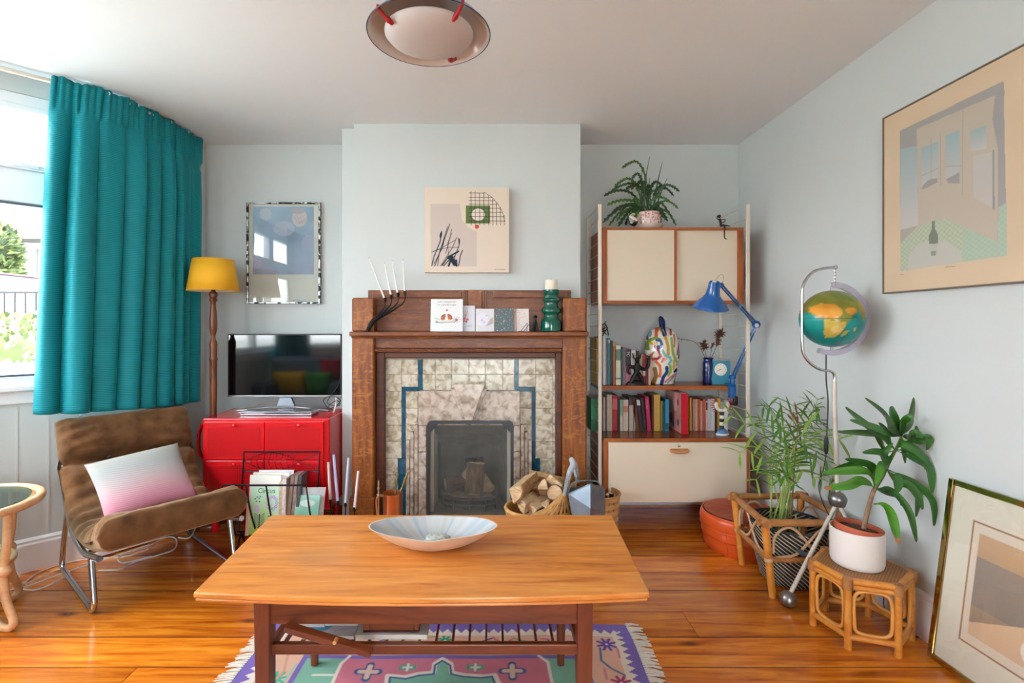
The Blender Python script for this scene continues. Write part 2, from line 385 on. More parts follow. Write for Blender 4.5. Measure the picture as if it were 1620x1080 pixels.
# ---- windows of the bay, plus one added at the rear for fill
def window(name, p, q, mull, sill=True, handle=None, z0=ZS, z1=ZH):
    d = (q-p).normalized(); n_ = Vector((d.y, -d.x)); L = (q-p).length
    def bx(m, t0, t1, n0, n1, a, b):
        c = [(p+d*t+n_*k) for t, k in ((t0, n0), (t1, n0), (t1, n1), (t0, n1))]
        m.hexa([(v.x, v.y, a) for v in c]+[(v.x, v.y, b) for v in c])
    m = M(); e = .0
    bx(m, e, L-e, .005, .075, z1-.055, z1); bx(m, e, L-e, .005, .075, z0, z0+.045)
    for t in (e, L-e-.06): bx(m, t, t+.06, .005, .075, z0+.045, z1-.055)
    ZT = (1.80, 1.96) if z0 > .5 else (1.7, 1.75)
    bx(m, e+.06, L-e-.06, .005, .075, *ZT)
    for t in mull: bx(m, t-.03, t+.03, .005, .075, z0+.045, ZT[0]); bx(m, t-.03, t+.03, .005, .075, ZT[1], z1-.055)
    fr = struct(m.build(name, upvc_m, bevel=.004))
    edges = [e+.06]+[x for t in mull for x in (t-.03, t+.03)]+[L-e-.06]
    for i in range(0, len(edges), 2):
        for a, b in ((z0+.045, ZT[0]), (ZT[1], z1-.055)):
            s = M(); t0, t1 = edges[i]+.002, edges[i+1]-.002; a += .002; b -= .002; w = .028
            if b-a < .6:  # opening sash at the top
                bx(s, t0, t1, -.008, .05, a, a+w); bx(s, t0, t1, -.008, .05, b-w, b); bx(s, t0, t0+w, -.008, .05, a+w, b-w); bx(s, t1-w, t1, -.008, .05, a+w, b-w)
                s.build('sash', upvc_m, fr, bevel=.004); a += w; b -= w; t0 += w; t1 -= w
                hm = M(); tm = (t0+t1)/2; bx(hm, tm-.05, tm+.05, -.03, -.009, a-.022, a-.006); bx(hm, tm-.02, tm+.02, -.022, -.009, a-.03, a+.0)
                hm.build('handle', white_m, fr, bevel=.004)
            else:
                bx(s, t0, t1, .0, .012, a, a+.012); bx(s, t0, t1, 0, .012, b-.012, b); s.build('bead', plain('gasket', '#4c5560', rough=.5), fr)
            g = M(); bx(g, t0, t1, .03, .036, a, b); g.build('pane', pane_m, fr)
    if sill:
        s = M(); bx(s, .13, L, -.035, .02, z0-.022, z0+.006); bx(s, .13, L, -.012, .0, z0-.085, z0-.022); s.build('sill', white_m, fr, bevel=.008)
    return fr
window('window_1', A, B, [])
window('window_2', B, C_, [.70, 1.40])
window('window_3', C_, D_, [])
window('fill_window_rear', V2(-.6, REAR), V2(.6, REAR), [.6], sill=False, z0=.12, z1=2.1)  # unseen rear window, added to let fill light in behind the camera
# curtain track round the bay, under the ceiling
m = M()
trk = [V2(-2.50, 2.11), V2(-2.145, 2.455), V2(-1.985, 2.615), V2(-1.925, 2.76), V2(-1.903, 2.95), V2(-1.90, 3.37)]
m.tube([(p.x, p.y, H-.03) for p in trk], .011, 6, smooth=5)
struct(m.build('trim_1', plain('cream_track', '#cfc4b6', rough=.5)))
# ================================================================ fireplace
oak_m = wood('quartered_oak', ['#53290e', '#7a4017', '#8f501d', '#a9682a'], grain=(18, 6, 1.6), scale=2.2, rough=.42, bstr=.1, flecks=('#b87430', (9, 4, 16), 2.0))
oakh_m = wood('oak_rail', ['#48220e', '#673415', '#7a421c', '#8a4e24'], grain=(1.4, 12, 16), scale=2.2, rough=.4, bstr=.1, flecks=('#94562a', (9, 4, 26), 1.6))
oakd_m = wood('dark_oak', ['#3a1b0d', '#522714', '#64321a'], grain=(1.4, 12, 14), scale=2.2, rough=.45, bstr=.1)
MX, MY = -.12, 2.93
mp = thing('mantelpiece', (MX, MY, 0), 'dark oak mantelpiece with two square pillars, shelf and low panelled back', 'fireplace')
for x0, x1 in ((-.802, -.673), (.425, .562)):
    m = M(); m.box(x0, x1, 2.935, YC, .19, 1.138); m.box(x0, x1, 2.935, YC, 1.165, 1.362)
    # clipped top corner
    o = m.build('pillar', oak_m, mp, bevel=.008, bseg=1)
    M().box(x0-.012, x1+.006, 2.92, YC, 0, .205).build('plinth', oak_m, mp, bevel=.006)
m = M(); m.box(-.806, .566, 2.895, YC-.001, 1.139, 1.166); m.box(-.80, .56, 2.91, YC-.001, 1.128, 1.139)
m.build('shelf', oakh_m, mp, bevel=.006)
M().box(WX(583, 3.04), WX(903, 3.04), 3.025, YC-.001, 1.166, 1.412).build('back_panel', oakh_m, mp, bevel=.003)
m = M(); z0, z1 = 1.375, 1.405
for a, b in ((-.70, -.17), (.02, .46)):
    m.box(a, b, 3.018, 3.025, 1.362, 1.368); m.box(a, b, 3.014, 3.025, 1.368, 1.402)
m.build('moulding', oakh_m, mp, bevel=.002)
m = M()
M().box(-.128, -.047, 3.008, 3.025, 1.29, 1.412).build('centre_block', oak_m, mp, bevel=.003)
for a in (-.150, -.139, -.036, -.024): m.box(a-.004, a+.004, 3.010, 3.025, 1.278, 1.412)
m.build('reeding', oak_m, mp, bevel=.003)
M().box(-.673, .425, 2.965, YC-.001, 1.068, 1.128).build('frieze', oakh_m, mp, bevel=.002)
m = M(); m.box(-.673, .425, 2.945, YC-.001, 1.045, 1.066)
m.build('beading', oakh_m, mp, bevel=.006)
m = M()
for k in range(110): m.ball((-.668+k*.00993, 2.944, 1.0555), .0045, 4)
stuff(m.build('bead_row', oakh_m, mp, smooth=True))
m = M(); m.box(-.673, -.622, 2.985, YC-.001, 0, 1.045); m.box(.389, .425, 2.985, YC-.001, 0, 1.045); m.box(-.622, .389, 2.985, YC-.001, 1.008, 1.045)
m.build('inner_frame', oakd_m, mp, bevel=.006)

# ---- tiles (each one laid)
def tile_mat(name, cols, rough=.18):
    m, n, b = nmat(name); v = coords(n)
    ns = _n(n, 'ShaderNodeTexNoise'); ns.inputs['Scale'].default_value = 24; ns.inputs['Detail'].default_value = 5; ns.inputs['Distortion'].default_value = .7; n.links.new(v, ns.inputs['Vector'])
    n.links.new(ramp(n, ns.outputs[0], [(.32, hx(cols[0])), (.45, hx(cols[1])), (.56, hx(cols[2])), (.75, hx(cols[3]))]), b.inputs['Base Color'])
    b.inputs['Roughness'].default_value = rough; bump(n, b, ns.outputs[0], .15, .003); return m
cream_t = tile_mat('mottled_cream_glaze', ['#8c806a', '#b0a690', '#c9c4b4', '#d0cec2'])
fawn_t = tile_mat('fawn_glaze', ['#857464', '#a79788', '#bdb0a4', '#c8c0b8'])
blue_t = plain('teal_blue_glaze', '#1a526c', rough=.15, var=.35, scale=30)
grout_m = plain('grout', '#cdc6b4', rough=.9)
YT = 3.035
tf = thing('tiled_fireplace', (MX, YT, 0), 'mottled cream tiled fireplace surround with teal stepped line and stepped slabs', 'fireplace')
PXM = F/YT
def tile(x0, x1, z0, z1, mat, y=YT, th=.012, nm='tile', bev=.0022, lab=None):
    g = .0006
    o = M().box(x0+g, x1-g, y-th, y, z0+g, z1-g).build(nm, mat, tf, bevel=bev, bseg=2, smooth=False)
    if lab: o['label'] = lab
    return o
cols = [608, 636, 662, 669, 689, 715, 742, 768, 795, 814, 820, 847, 874, 881.5]
rws = [568, 591.5, 618.3, 645, 671.5, 697.5, 724, 750, 776.5, 803, 829.5, 839]
tx = lambda p: WX(p, YT); tz = lambda p: max(.0, WZ(p, YT))
M().box(tx(606), -.335, YT, YC-.001, 0, tz(567)).build('backing', grout_m, tf)
M().box(.105, tx(882), YT, YC-.001, 0, tz(567)).build('backing', grout_m, tf)
M().box(-.335, .105, YT, YC-.001, tz(672), tz(567)).build('backing', grout_m, tf)
def blue(a, b, c, d): tile(tx(a), tx(b), tz(d), tz(c), blue_t, lab='teal blue tile strip')
for i in range(len(rws)-1):
    t, b = rws[i], rws[i+1]
    if i < 2:
        for j in range(len(cols)-1):
            a, c = cols[j], cols[j+1]
            if (a, c) in ((662, 669), (814, 820)): blue(a, c, t, b if i == 0 else 618.3); continue
            if i == 1 and a == 636: tile(tx(636), tx(662), tz(611.5), tz(t), cream_t); continue
            if i == 1 and a == 820: tile(tx(820), tx(847), tz(611.5), tz(t), cream_t); continue
            tile(tx(a), tx(c), tz(b), tz(t), cream_t)
        if i == 1: blue(636, 662, 611.5, 618.3); blue(820, 847, 611.5, 618.3)
    else:
        tile(tx(608), tx(630 if i >= 6 else 636), tz(b), tz(t), cream_t)
        blue(630 if i >= 6 else 636, 642.3, t, b); tile(tx(642.3), tx(661.5), tz(b), tz(t), cream_t)
        tile(tx(822), tx(841), tz(b), tz(t), cream_t); blue(841, 847, t, b)
        a = 847
        if i == 6: blue(847, 854, t, 745); a = 854
        tile(tx(a), tx(874), tz(b), tz(t), cream_t); tile(tx(874), tx(881.5), tz(b), tz(t), cream_t)
# raised centre slab, legs and stepped fins
Y2 = 2.962
sx0, sx1 = WX(661.5, Y2), WX(823, Y2)
def slab(x0, x1, z0, z1, yf, mat=fawn_t, nm='slab'):
    return M().box(x0+.0008, x1-.0008, yf, YT-.0125, z0, z1).build(nm, mat, tf, bevel=.004)
slab(sx0, sx1, WZ(673, Y2), WZ(618.5, Y2), Y2)
for k, (a, b) in enumerate(((661.5, 674.6), (812.5, 823))):
    for z0, z1 in ((0, .30), (.302, .46), (.462, WZ(673.4, Y2))): slab(WX(a, Y2), WX(b, Y2), z0, z1, Y2)
for dy, L, Rr, top in ((.012, (655, 661.3), (823.3, 829.4), 673), (.024, (648.6, 654.8), (829.7, 835.4), 685), (.03, (642.6, 648.4), (835.8, 841.6), 698)):
    for a, b in (L, Rr): slab(WX(a, Y2+dy), WX(b, Y2+dy), 0, WZ(top, Y2), Y2+dy, nm='fin')
# fan-shaped keystone
for sh, (a, b, c, d), (zt, zb), yf, nm in ((0, (712.5, 771, 750.5, 733), (614.5, 666), 2.940, 'keystone_wing'), (1, (716.5, 767, 747.5, 736), (607.5, 665), 2.920, 'keystone')):
    P_ = [(WX(a, yf), WZ(zt, yf)), (WX(b, yf), WZ(zt, yf)), (WX(c, yf), WZ(zb, yf)), (WX(d, yf), WZ(zb, yf))]
    M().prism(P_, lambda u, v, t: (u, t, v), yf, Y2-.0005 if sh == 0 else 2.9395).build(nm, fawn_t, tf, bevel=.003)
# firebox: splayed cheeks, back, arch, floor with iron front bar
iron_m = plain('cast_iron', '#34373a', rough=.6, var=.2, bscale=60, bstr=.2)
brick_m = plain('fireback_clay', '#68655f', rough=.9, var=.25, bscale=40, bstr=.4, scale=20)
OX0, OX1, OZ = WX(676, 2.99), WX(811, 2.99), WZ(667, 2.99)
BX0, BX1, BZ, BY = WX(697, 3.34), WX(789, 3.34), WZ(704, 3.34), 3.34
m = M(); y0 = 3.0
for q in ([(OX0,y0,0),(BX0,BY,0),(BX0,BY,BZ),(OX0,y0,OZ)], [(OX1,y0,0),(BX1,BY,0),(BX1,BY,BZ),(OX1,y0,OZ)], [(OX0,y0,OZ),(BX0,BY,BZ),(BX1,BY,BZ),(OX1,y0,OZ)], [(BX0,BY,0),(BX1,BY,0),(BX1,BY,BZ),(BX0,BY,BZ)], [(OX0,y0,.08),(BX0,BY,.08),(BX1,BY,.08),(OX1,y0,.08)]):
    m.add(q, [(0,1,2,3)])
fb = m.build('firebox', brick_m, tf, recalc=False); md = fb.modifiers.new('s', 'SOLIDIFY'); md.thickness = .006; md.offset = 0
m = M(); pts = [(WX(694, 3.02), 3.10, .155)]+[(WX(742, 3.0)+.17*math.sin(a), 3.10-.09*math.cos(a)+.03, .155) for a in np.linspace(-1.2, 1.2, 9)]
m.tube(pts[1:], .011, 6); m.tube([(p[0], p[1], p[2]-.035) for p in pts[1:]], .009, 6)
for p in pts[1::2]: m.tube([(p[0], p[1], .155), (p[0], p[1], .081)], .006, 6)
m.build('fire_bar', iron_m, tf, smooth=40)
# the clay bed inside the grate
M().lathe([(.135, .0), (.13, .02), (.0, .03)], (WX(745, 3.17), 3.19, .125), 20, 1, .6).build('ash_bed', plain('ash', '#8d7a68', rough=.95, var=.3, bscale=50, bstr=.5, scale=40), tf, smooth=50)
M().box(-.66, .39, 2.72, 2.915, 0, .045).build('hearth', cream_t, tf, bevel=.006)
# ---- logs behind the guard
bark_m = wood('bark', ['#3d2b1f', '#6b5140', '#8b7360'], grain=(10, 10, 1.2), scale=4, rough=.9, bstr=.6)
cutw_m = wood('split_wood', ['#a98560', '#cfac82', '#e2c7a0', '#ecd7b8'], grain=(2, 12, 12), scale=3, rough=.75, bstr=.3)
def log(name, a, b, r, ang, label, cat='log', group=None, split=None, n=10, seed=0, barkc=None):
    """log (or a split wedge of one) from end a to end b"""
    rg = random.Random(seed); a = Vector(a); b = Vector(b); d = (b-a).normalized(); x = d.orthogonal().normalized(); y = d.cross(x)
    c, s_ = math.cos(ang), math.sin(ang); x, y = x*c+y*s_, y*c-x*s_
    if split: poly = [(0, 0)]+[(r*(1+rg.uniform(-.06, .06))*math.cos(t), r*(1+rg.uniform(-.06, .06))*math.sin(t)) for t in np.linspace(0, split, max(4, n//2))]
    else: poly = [(r*(1+rg.uniform(-.08, .08))*math.cos(t), r*(1+rg.uniform(-.08, .08))*math.sin(t)) for t in np.linspace(0, 2*math.pi, n, endpoint=False)]
    cx = sum(p[0] for p in poly)/len(poly); cy = sum(p[1] for p in poly)/len(poly); L = (b-a).length
    o0 = (a+b)/2
    m = M(); m.prism([((u-cx), (v-cy)) for u, v in poly], lambda u, v, t: a+d*t+x*u+y*v, 0, L)
    o = m.build(name, cutw_m, None, loc=o0, bevel=.003, bseg=1); tag(o, label, cat, group)
    # bark on the outside
    mb = M(); arc = poly[1:] if split else poly+[poly[0]]
    vs = []; k = 1.03
    for t in (.004, L-.004):
        for u, v in arc: vs.append(a+d*t+x*((u)*k-cx)+y*((v)*k-cy))
    q = len(arc); mb.add(vs, [(i, i+1, q+i+1, q+i) for i in range(q-1)])
    bo = mb.build('bark', barkc or bark_m, o, recalc=False); md = bo.modifiers.new('s', 'SOLIDIFY'); md.thickness = .004; md.offset = 1
    return o
g1 = W(749, 797, 3.14)
log('log', (WX(749, 3.14), 3.14, .158), (WX(754, 3.14), 3.17, .345), .052, .3, 'round log standing upright in the fireplace behind the mesh guard', seed=1)
q4 = [(WX(px_, 3.205), WZ(py_, 3.205)) for px_, py_ in ((751, 727), (783, 773), (763, 791), (730, 752))]
lo_ = tag(M().prism(q4, lambda a, b_, t: (a, t, b_), 3.205, 3.25).build('log', cutw_m, None, bevel=.003), 'square sawn log end leaning diamond-wise behind the upright log in the fireplace', 'log')
M().prism([(a*.86+.14*q4[0][0]*.5+.07*q4[2][0], b_*.86+.07*(q4[0][1]+q4[2][1])) for a, b_ in q4], lambda a, b_, t: (a, t, b_), 3.2035, 3.2049).build('end_grain', plain('end_grain', '#d8b48c', rough=.8, var=.2, scale=30), lo_)
log('log', (WX(704, 3.25), 3.225, .19), (WX(737, 3.25), 3.26, .20), .036, .4, 'short reddish log lying at the left inside the fireplace', seed=3)
# crown of sooty leaves on the upright log
m = M(); c = Vector((WX(751, 3.14), 3.165, .352))
for k in range(16):
    a = k*2*math.pi/16+.2; r = .045+.02*math.sin(k*2.3); p = c+Vector((r*math.cos(a)*1.15, r*math.sin(a)*.5, .006+.02*abs(math.sin(k*1.7)))); q_ = Vector((math.sin(a)*.01, -math.cos(a)*.01, 0))
    m.add([c+q_, c-q_, p-q_*.6+Vector((0,0,-.012)), p, c+Vector((0,0,.02))], [(0,1,2),(0,2,3),(4,0,3),(4,3,1)])
tag(m.build('iron_ornament', plain('sooty_black', '#15181b', rough=.5, var=.3), None, recalc=False), 'small black spiky ornament on the upright log in the fireplace', 'ornament')
# ---- fire guard with mesh
gy = 2.925; gx0, gx1, gz = WX(675.5, gy), WX(812.5, gy), WZ(665.5, gy); cor = .03
def arch(x0, x1, z1, c_, n=5):
    p = [(x0, .046)]
    for k in range(n+1): a = math.pi-math.pi/2*k/n; p.append((x0+c_+c_*math.cos(a), z1-c_+c_*math.sin(a)))
    for k in range(n+1): a = math.pi/2-math.pi/2*k/n; p.append((x1-c_+c_*math.cos(a), z1-c_+c_*math.sin(a)))
    return p+[(x1, .046)]
gd = thing('fire_guard', ((gx0+gx1)/2, gy, .046), 'black framed mesh fire guard standing in front of the hearth opening', 'fire guard')
o_ = arch(gx0, gx1, gz, cor); i_ = arch(gx0+.017, gx1-.017, gz-.015, cor-.012)
m = M(); k = len(o_); vs = [(x, gy-.012, z) for x, z in o_]+[(x, gy-.012, z) for x, z in i_]+[(x, gy+.01, z) for x, z in o_]+[(x, gy+.01, z) for x, z in i_]
fs = []
for i in range(k-1):
    fs += [(i, i+1, k+i+1, k+i), (2*k+i, 3*k+i, 3*k+i+1, 2*k+i+1), (i, 2*k+i, 2*k+i+1, i+1), (k+i, k+i+1, 3*k+i+1, 3*k+i)]
m.add(vs, fs); m.build('frame', plain('guard_enamel', '#262a31', rough=.35), gd)
m = M()
for s_, cx_ in ((1, gx0), (-1, gx1)):
    m.add([(cx_+s_*.014, gy-.014, gz-.07), (cx_+s_*.07, gy-.014, gz-.013), (cx_+s_*.03, gy-.014, gz-.010), (cx_+s_*.012, gy-.014, gz-.028)], [(0,1,2,3)])
pl_ = m.build('corner_plate', plain('guard_enamel', '#262a31'), gd, recalc=False); md = pl_.modifiers.new('s', 'SOLIDIFY'); md.thickness = .002; md.offset = 0
mesh_m = bpy.data.materials.new('fine_wire_mesh'); mesh_m.use_nodes = True; n = mesh_m.node_tree; b = n.nodes['Principled BSDF']; b.inputs['Roughness'].default_value = .5; b.inputs['Metallic'].default_value = .3
t = _n(n, 'ShaderNodeBsdfTransparent'); mx = _n(n, 'ShaderNodeMixShader'); v = coords(n, rnd=False); ns = _n(n, 'ShaderNodeTexNoise'); ns.inputs['Scale'].default_value = 14; ns.inputs['Detail'].default_value = 5; n.links.new(v, ns.inputs['Vector'])
n.links.new(ramp(n, ns.outputs[0], [(.3, hx('#5a5e5c')), (.7, hx('#8b8f8a'))]), b.inputs['Base Color'])
mx.inputs[0].default_value = .30; n.links.new(t.outputs[0], mx.inputs[1]); n.links.new(b.outputs[0], mx.inputs[2]); n.links.new(mx.outputs[0], n.nodes['Material Output'].inputs[0])
m = M(); m.add([(x, gy, z) for x, z in i_], [tuple(range(len(i_)))]); m.build('mesh_panel', mesh_m, gd, recalc=False)
m = M(); m.lathe([(.014, 0), (.017, .006), (.012, .012), (0, .014)], (WX(741, gy), gy-.012, gz-.028), 10); m.build('knob', plain('guard_knob', '#5c5f60', rough=.4, metal=.6), gd, smooth=True)

# ================================================================ things on the mantel shelf (top at z 1.166)
ZM = 1.1665
blk_m = plain('black_iron', '#121315', rough=.45, metal=.5)
tap_m = plain('taper_wax', '#ece9e2', rough=.5, var=.01)
def candelabrum(nm, base, tips, label, cups=.02, up=(0,0,1)):
    c = thing(nm, base, label, 'candelabrum'); b0 = Vector(base)
    M().lathe([(.02, 0), (.018, .004), (0, .006)], base, 12, 1.3, 1).build('foot', blk_m, c, smooth=40)
    for i, t in enumerate(tips):
        t = Vector(t); k = .5+.12*i
        p = [b0+Vector((0, 0, .003)), b0+Vector(((t.x-b0.x)*.22, (t.y-b0.y)*.3, (t.z-b0.z)*.30)), b0+Vector(((t.x-b0.x)*.62, (t.y-b0.y)*.6, (t.z-b0.z)*.52)), Vector((b0.x+(t.x-b0.x)*.97, t.y, b0.z+(t.z-b0.z)*.78)), t-Vector((0,0,.002))]
        M().tube(p, [.011, .009, .005, .0035, .003], 8, smooth=5).build('arm', blk_m, c, smooth=60)
        M().lathe([(.004, -.012), (.0085, -.002), (.009, .016), (.0065, .016), (.006, 0)], t, 12, cap=False).build('cup', blk_m, c, smooth=60)
    return c
Ym = 2.912
tips = [W(609, 475, Ym+.02), W(619, 470, Ym+.03), W(629.5, 467, Ym+.035), W(640.5, 464.5, Ym+.05)]
candelabrum('candelabrum', (WX(581, Ym), Ym, ZM), tips, 'black iron four armed candelabrum leaning sideways on the left of the mantel shelf')
def taper(p, q, label, r0=.0058, r1=.0022, mat=None, bend=.0, group=None, band=None):
    p = Vector(p); q = Vector(q); mid = (p+q)/2+Vector((bend, 0, 0))
    o = M().tube([p, mid, q], [r0, (r0+r1)/2+.0006, r1], 10, smooth=6).build('taper_candle', mat or tap_m, None, loc=tuple(p), smooth=50); tag(o, label, 'candle', group)
    M().tube([q, q+(q-p).normalized()*.008], .0007, 5).build('wick', blk_m, o)
    return o
ends = [(584, 408), (608.5, 417), (620.5, 413), (637.5, 412)]
lab = ['white taper candle tilting furthest left in the mantel candelabrum', 'white taper candle second from the left in the mantel candelabrum', 'white taper candle second from the right in the mantel candelabrum', 'upright white taper candle at the right end of the mantel candelabrum']
for t, e, l in zip(tips, ends, lab): taper(t+Vector((0,0,.002)), W(e[0], e[1], t.y), l, group='tapers in the mantel candelabrum')
# greeting cards
card_p = painted('printed_card', rough=.55)
cedge_m = plain('card_stock', '#dcdcd8', rough=.7, var=.01)
def card(x0, x1, ytop, Y, label, ras_fn, lean=.03, fold=True, yaw=0):
    xa, xb = WX(x0, Y), WX(x1, Y); w = xb-xa; h = WZ(ytop, Y)-ZM
    t = thing('greeting_card', ((xa+xb)/2, Y, ZM), label, 'card')
    fr = M(); fr.hexa([(xa,Y-.0008,ZM),(xb,Y-.0008,ZM),(xb,Y,ZM),(xa,Y,ZM),(xa,Y+lean-.0008,ZM+h),(xb,Y+lean-.0008,ZM+h),(xb,Y+lean,ZM+h),(xa,Y+lean,ZM+h)])
    fr.build('front_leaf', cedge_m, t)
    bk = M(); Y_ = Y+.004; bk.hexa([(xa,Y_+.045,ZM),(xb,Y_+.045,ZM),(xb,Y_+.0458,ZM),(xa,Y_+.0458,ZM),(xa,Y+lean+.0004,ZM+h),(xb,Y+lean+.0004,ZM+h),(xb,Y+lean+.001,ZM+h),(xa,Y+lean+.001,ZM+h)])
    bk.build('back_leaf', cedge_m, t)
    r = ras_fn(w, h); sheet('picture', r, (xa, Y-.0014, ZM+.0004), (w, 0, 0), (0, lean, h-.0005), card_p, t); return t, xa, w, h
def robins(w, h):
    r = R(w, h, '#dfe3e4', .0009); k = lambda u, v: (u*w, v*h)
    r.line([k(.17,.30), k(.35,.29), k(.55,.31), k(.70,.31), k(.82,.35)], .008, '#cfc8c2'); r.line([k(.17,.27), k(.35,.26), k(.55,.275), k(.72,.28), k(.84,.33)], .0022, '#5a5450')
    r.disk(*k(.18,.29), .006, '#3c3434'); r.disk(*k(.18,.29), .0035, '#b9aca4')
    for a, b in ((.12,.42),(.20,.41),(.30,.38)): r.line([k(a,b), k(a+.09,b-.05)], .002, '#8c8a4a')
    for cx_, s_ in ((.39, 1), (.60, -1)):
        r.disk(*k(cx_,.44), .0125, '#8a6a5a', ry=.017, rot=-.5*s_); r.disk(*k(cx_+.02*s_,.42), .009, '#cf6a34', ry=.012); r.disk(*k(cx_+.05*s_,.51), .006, '#a0624a')
    r.disk(*k(.485,.66), .0035, '#b02f3c'); r.disk(*k(.515,.66), .0035, '#b02f3c'); r.poly([k(.465,.655), k(.535,.655), k(.5,.62)], '#b02f3c')
    for i in range(9):
        a = i*.7; r.line([k(.80,.36), k(.80+.14*math.cos(a), .36+.11*math.sin(a))], .0018, ['#3c4a44', '#5a5a5a', '#b04048'][i % 3])
    for i in range(4): r.disk(*k(.80+.03*math.cos(i*1.6), .36+.03*math.sin(i*1.6)), .0022, '#b8323c')
    return r
ink_m = plain('grey_ink', '#6d7078', rough=.8)
t, xa, w, h = card(681, 732, 472.5, 2.93, 'large white greeting card with two robins on a branch', robins)
lettering('lettering', 'HAPPY WEDDING DAY', .0105, (xa+w*.50, 2.93+.0253, ZM+h*.89), (1,0,0), (0,.03/h,1), ink_m, t, align='CENTER')
lettering('lettering', 'to a special couple', .0145, (xa+w*.50, 2.93+.0225, ZM+h*.80), (1,0,0), (0,.03/h,1), ink_m, t, align='CENTER')
def pinkfl(w, h):
    r = R(w, h, '#d6d9e2', .001); k = lambda u, v: (u*w, v*h)
    for a, b, s_ in ((.1,.5,.010),(.35,.46,.009),(.2,.62,.008),(.25,.38,.008),(.05,.4,.008)): r.disk(*k(a,b), s_, '#c9767f', ry=s_*.7, rot=a*9)
    r.line([k(.2,.62), k(.35,.78)], .004, '#caa49c'); r.line([k(.1,.62), k(.18,.8)], .004, '#c9b0a6')
    for a in (.18,.2,.22,.24): r.line([k(.3,a), k(.75,a)], .001, '#9aa3ae')
    return r
card(733, 751, 483, 2.95, 'narrow white card with a pink flower, right of the robin card', pinkfl)
def hexc(w, h):
    r = R(w, h, '#d3d4d8', .001); k = lambda u, v: (u*w, v*h)
    r.poly([k(.55,.22), k(.95,.35), k(.95,.62), k(.78,.55)], '#b3aaa2'); r.poly([k(.1,.3), k(.42,.2), k(.72,.45), k(.62,.78), k(.3,.86), k(.08,.65)], '#dcdbe4')
    r.disk(*k(.34,.5), .008, '#c4bfdb'); r.disk(*k(.45,.4), .005, '#b9aed4'); r.disk(*k(.6,.7), .008, '#dcb3b7', ry=.005); return r
card(752.5, 782, 488, 2.93, 'white card with a pale lilac shape, middle of the card row', hexc)
def confetti(w, h):
    r = R(w, h, '#5c6f76', .0009); g = random.Random(5)
    for i in range(120):
        x, y_ = g.random()*w, g.random()*h; a = g.random()*3.1; L = g.uniform(.002, .006)
        r.line([(x, y_), (x+L*math.cos(a), y_+L*math.sin(a))], g.uniform(.0012, .0024), g.choice(['#d8dcd8', '#c7574a', '#d9a441', '#3d8a7a', '#e7e3d8', '#c98f86', '#9fb26a']))
    return r
card(783, 812, 487.5, 2.93, 'dark grey-green card covered in tiny coloured flecks', confetti)
def redw(w, h):
    r = R(w, h, '#ddd6d2', .001); k = lambda u, v: (u*w, v*h)
    r.rect(0, 0, w*.22, h, '#c3b6ae'); g = random.Random(8)
    for i in range(26): r.disk(g.uniform(.0, .8)*w, g.uniform(.6, .95)*h, .0028, '#d58377', al=.6)
    r.line([k(.35+.3*(1+math.cos(a))/1, .42+.22*math.sin(a)) for a in np.linspace(0, 6.3, 20)], .0025, '#d9a9ae'); return r
t, xa, w, h = card(812.5, 837, 488, 2.95, 'pale card with a coral wreath at the right end of the row', redw)
lettering('lettering', 'To You', .011, (xa+w*.35, 2.95+.0262, ZM+h*.84), (1,0,0), (0,.03/h,1), plain('coral_ink', '#d2553f', rough=.7), t)
# black wire clip and small tripod figure
m = M(); y_ = 2.915
for x0_, x1_ in ((824, 834), (829, 839)): m.tube([(WX(x0_, y_), y_, ZM+.002), (WX(x1_-2, y_), y_, WZ(513, y_)), (WX(x1_, y_), y_, WZ(511.5, y_)), (WX(x1_, y_), y_+.01, ZM+.004)], .0014, 6, smooth=3)
m.tube([(WX(820, y_), y_, ZM+.0015), (WX(829, y_), y_, ZM+.0015)], .0012, 5)
tag(m.build('wire_stand', blk_m, smooth=60), 'tiny black bent wire stand in front of the coral card', 'stand')
y_ = 2.95; cx_ = WX(847, y_)
tf2 = thing('tripod_figure', (cx_, y_, ZM), 'small black three legged figure with a round head beside the green vase', 'figurine')
M().ball((cx_, y_, WZ(501, y_)), .011, 8).build('head', blk_m, tf2, smooth=True)
for a in (-.5, 1.6, 3.6): M().tube([(cx_, y_, WZ(505, y_)), (cx_+.02*math.cos(a), y_+.018*math.sin(a), ZM+.001)], [.006, .0035], 7).build('leg', blk_m, tf2, smooth=60)
# green candle holder
gy2 = 2.965; gx_ = WX(872, gy2); PZ = lambda p: WZ(p, gy2)-ZM
teal_m = plain('teal_green_glaze', '#045a49', rough=.1, var=.05, coat=.6)
prof = [(.05, 0), (.0575, .004), (.059, .02), (.059, .055), (.054, .068), (.041, .078), (.040, .095), (.046, .104), (.056, .112), (.057, .128), (.047, .140), (.040, .148), (.039, .166), (.041, .172), (.052, .178), (.054, .188), (.041, .196), (.039, .212), (.046, .219), (.0465, .243), (.041, .2445), (.040, .236), (.0, .234)]
gv = tag(M().lathe(prof, (gx_, gy2, ZM), 40, cap=True).build('candle_holder', teal_m, None, loc=(gx_, gy2, ZM), smooth=50, recalc=True), 'ribbed teal green ceramic candle holder at the right end of the mantel', 'candle holder')
pc = tag(M().lathe([(.036, 0), (.0365, .006), (.0365, .062), (.033, .067), (.02, .064), (.0, .063)], (gx_, gy2, ZM+.2345), 28).build('pillar_candle', plain('cream_wax', '#e8e0cf', rough=.45, var=.01), None, loc=(gx_, gy2, ZM+.2345), smooth=50), 'thick cream pillar candle on the teal green holder', 'candle')
M().tube([(gx_, gy2, ZM+.297), (gx_+.001, gy2, ZM+.307)], .001, 5).build('wick', blk_m, pc)
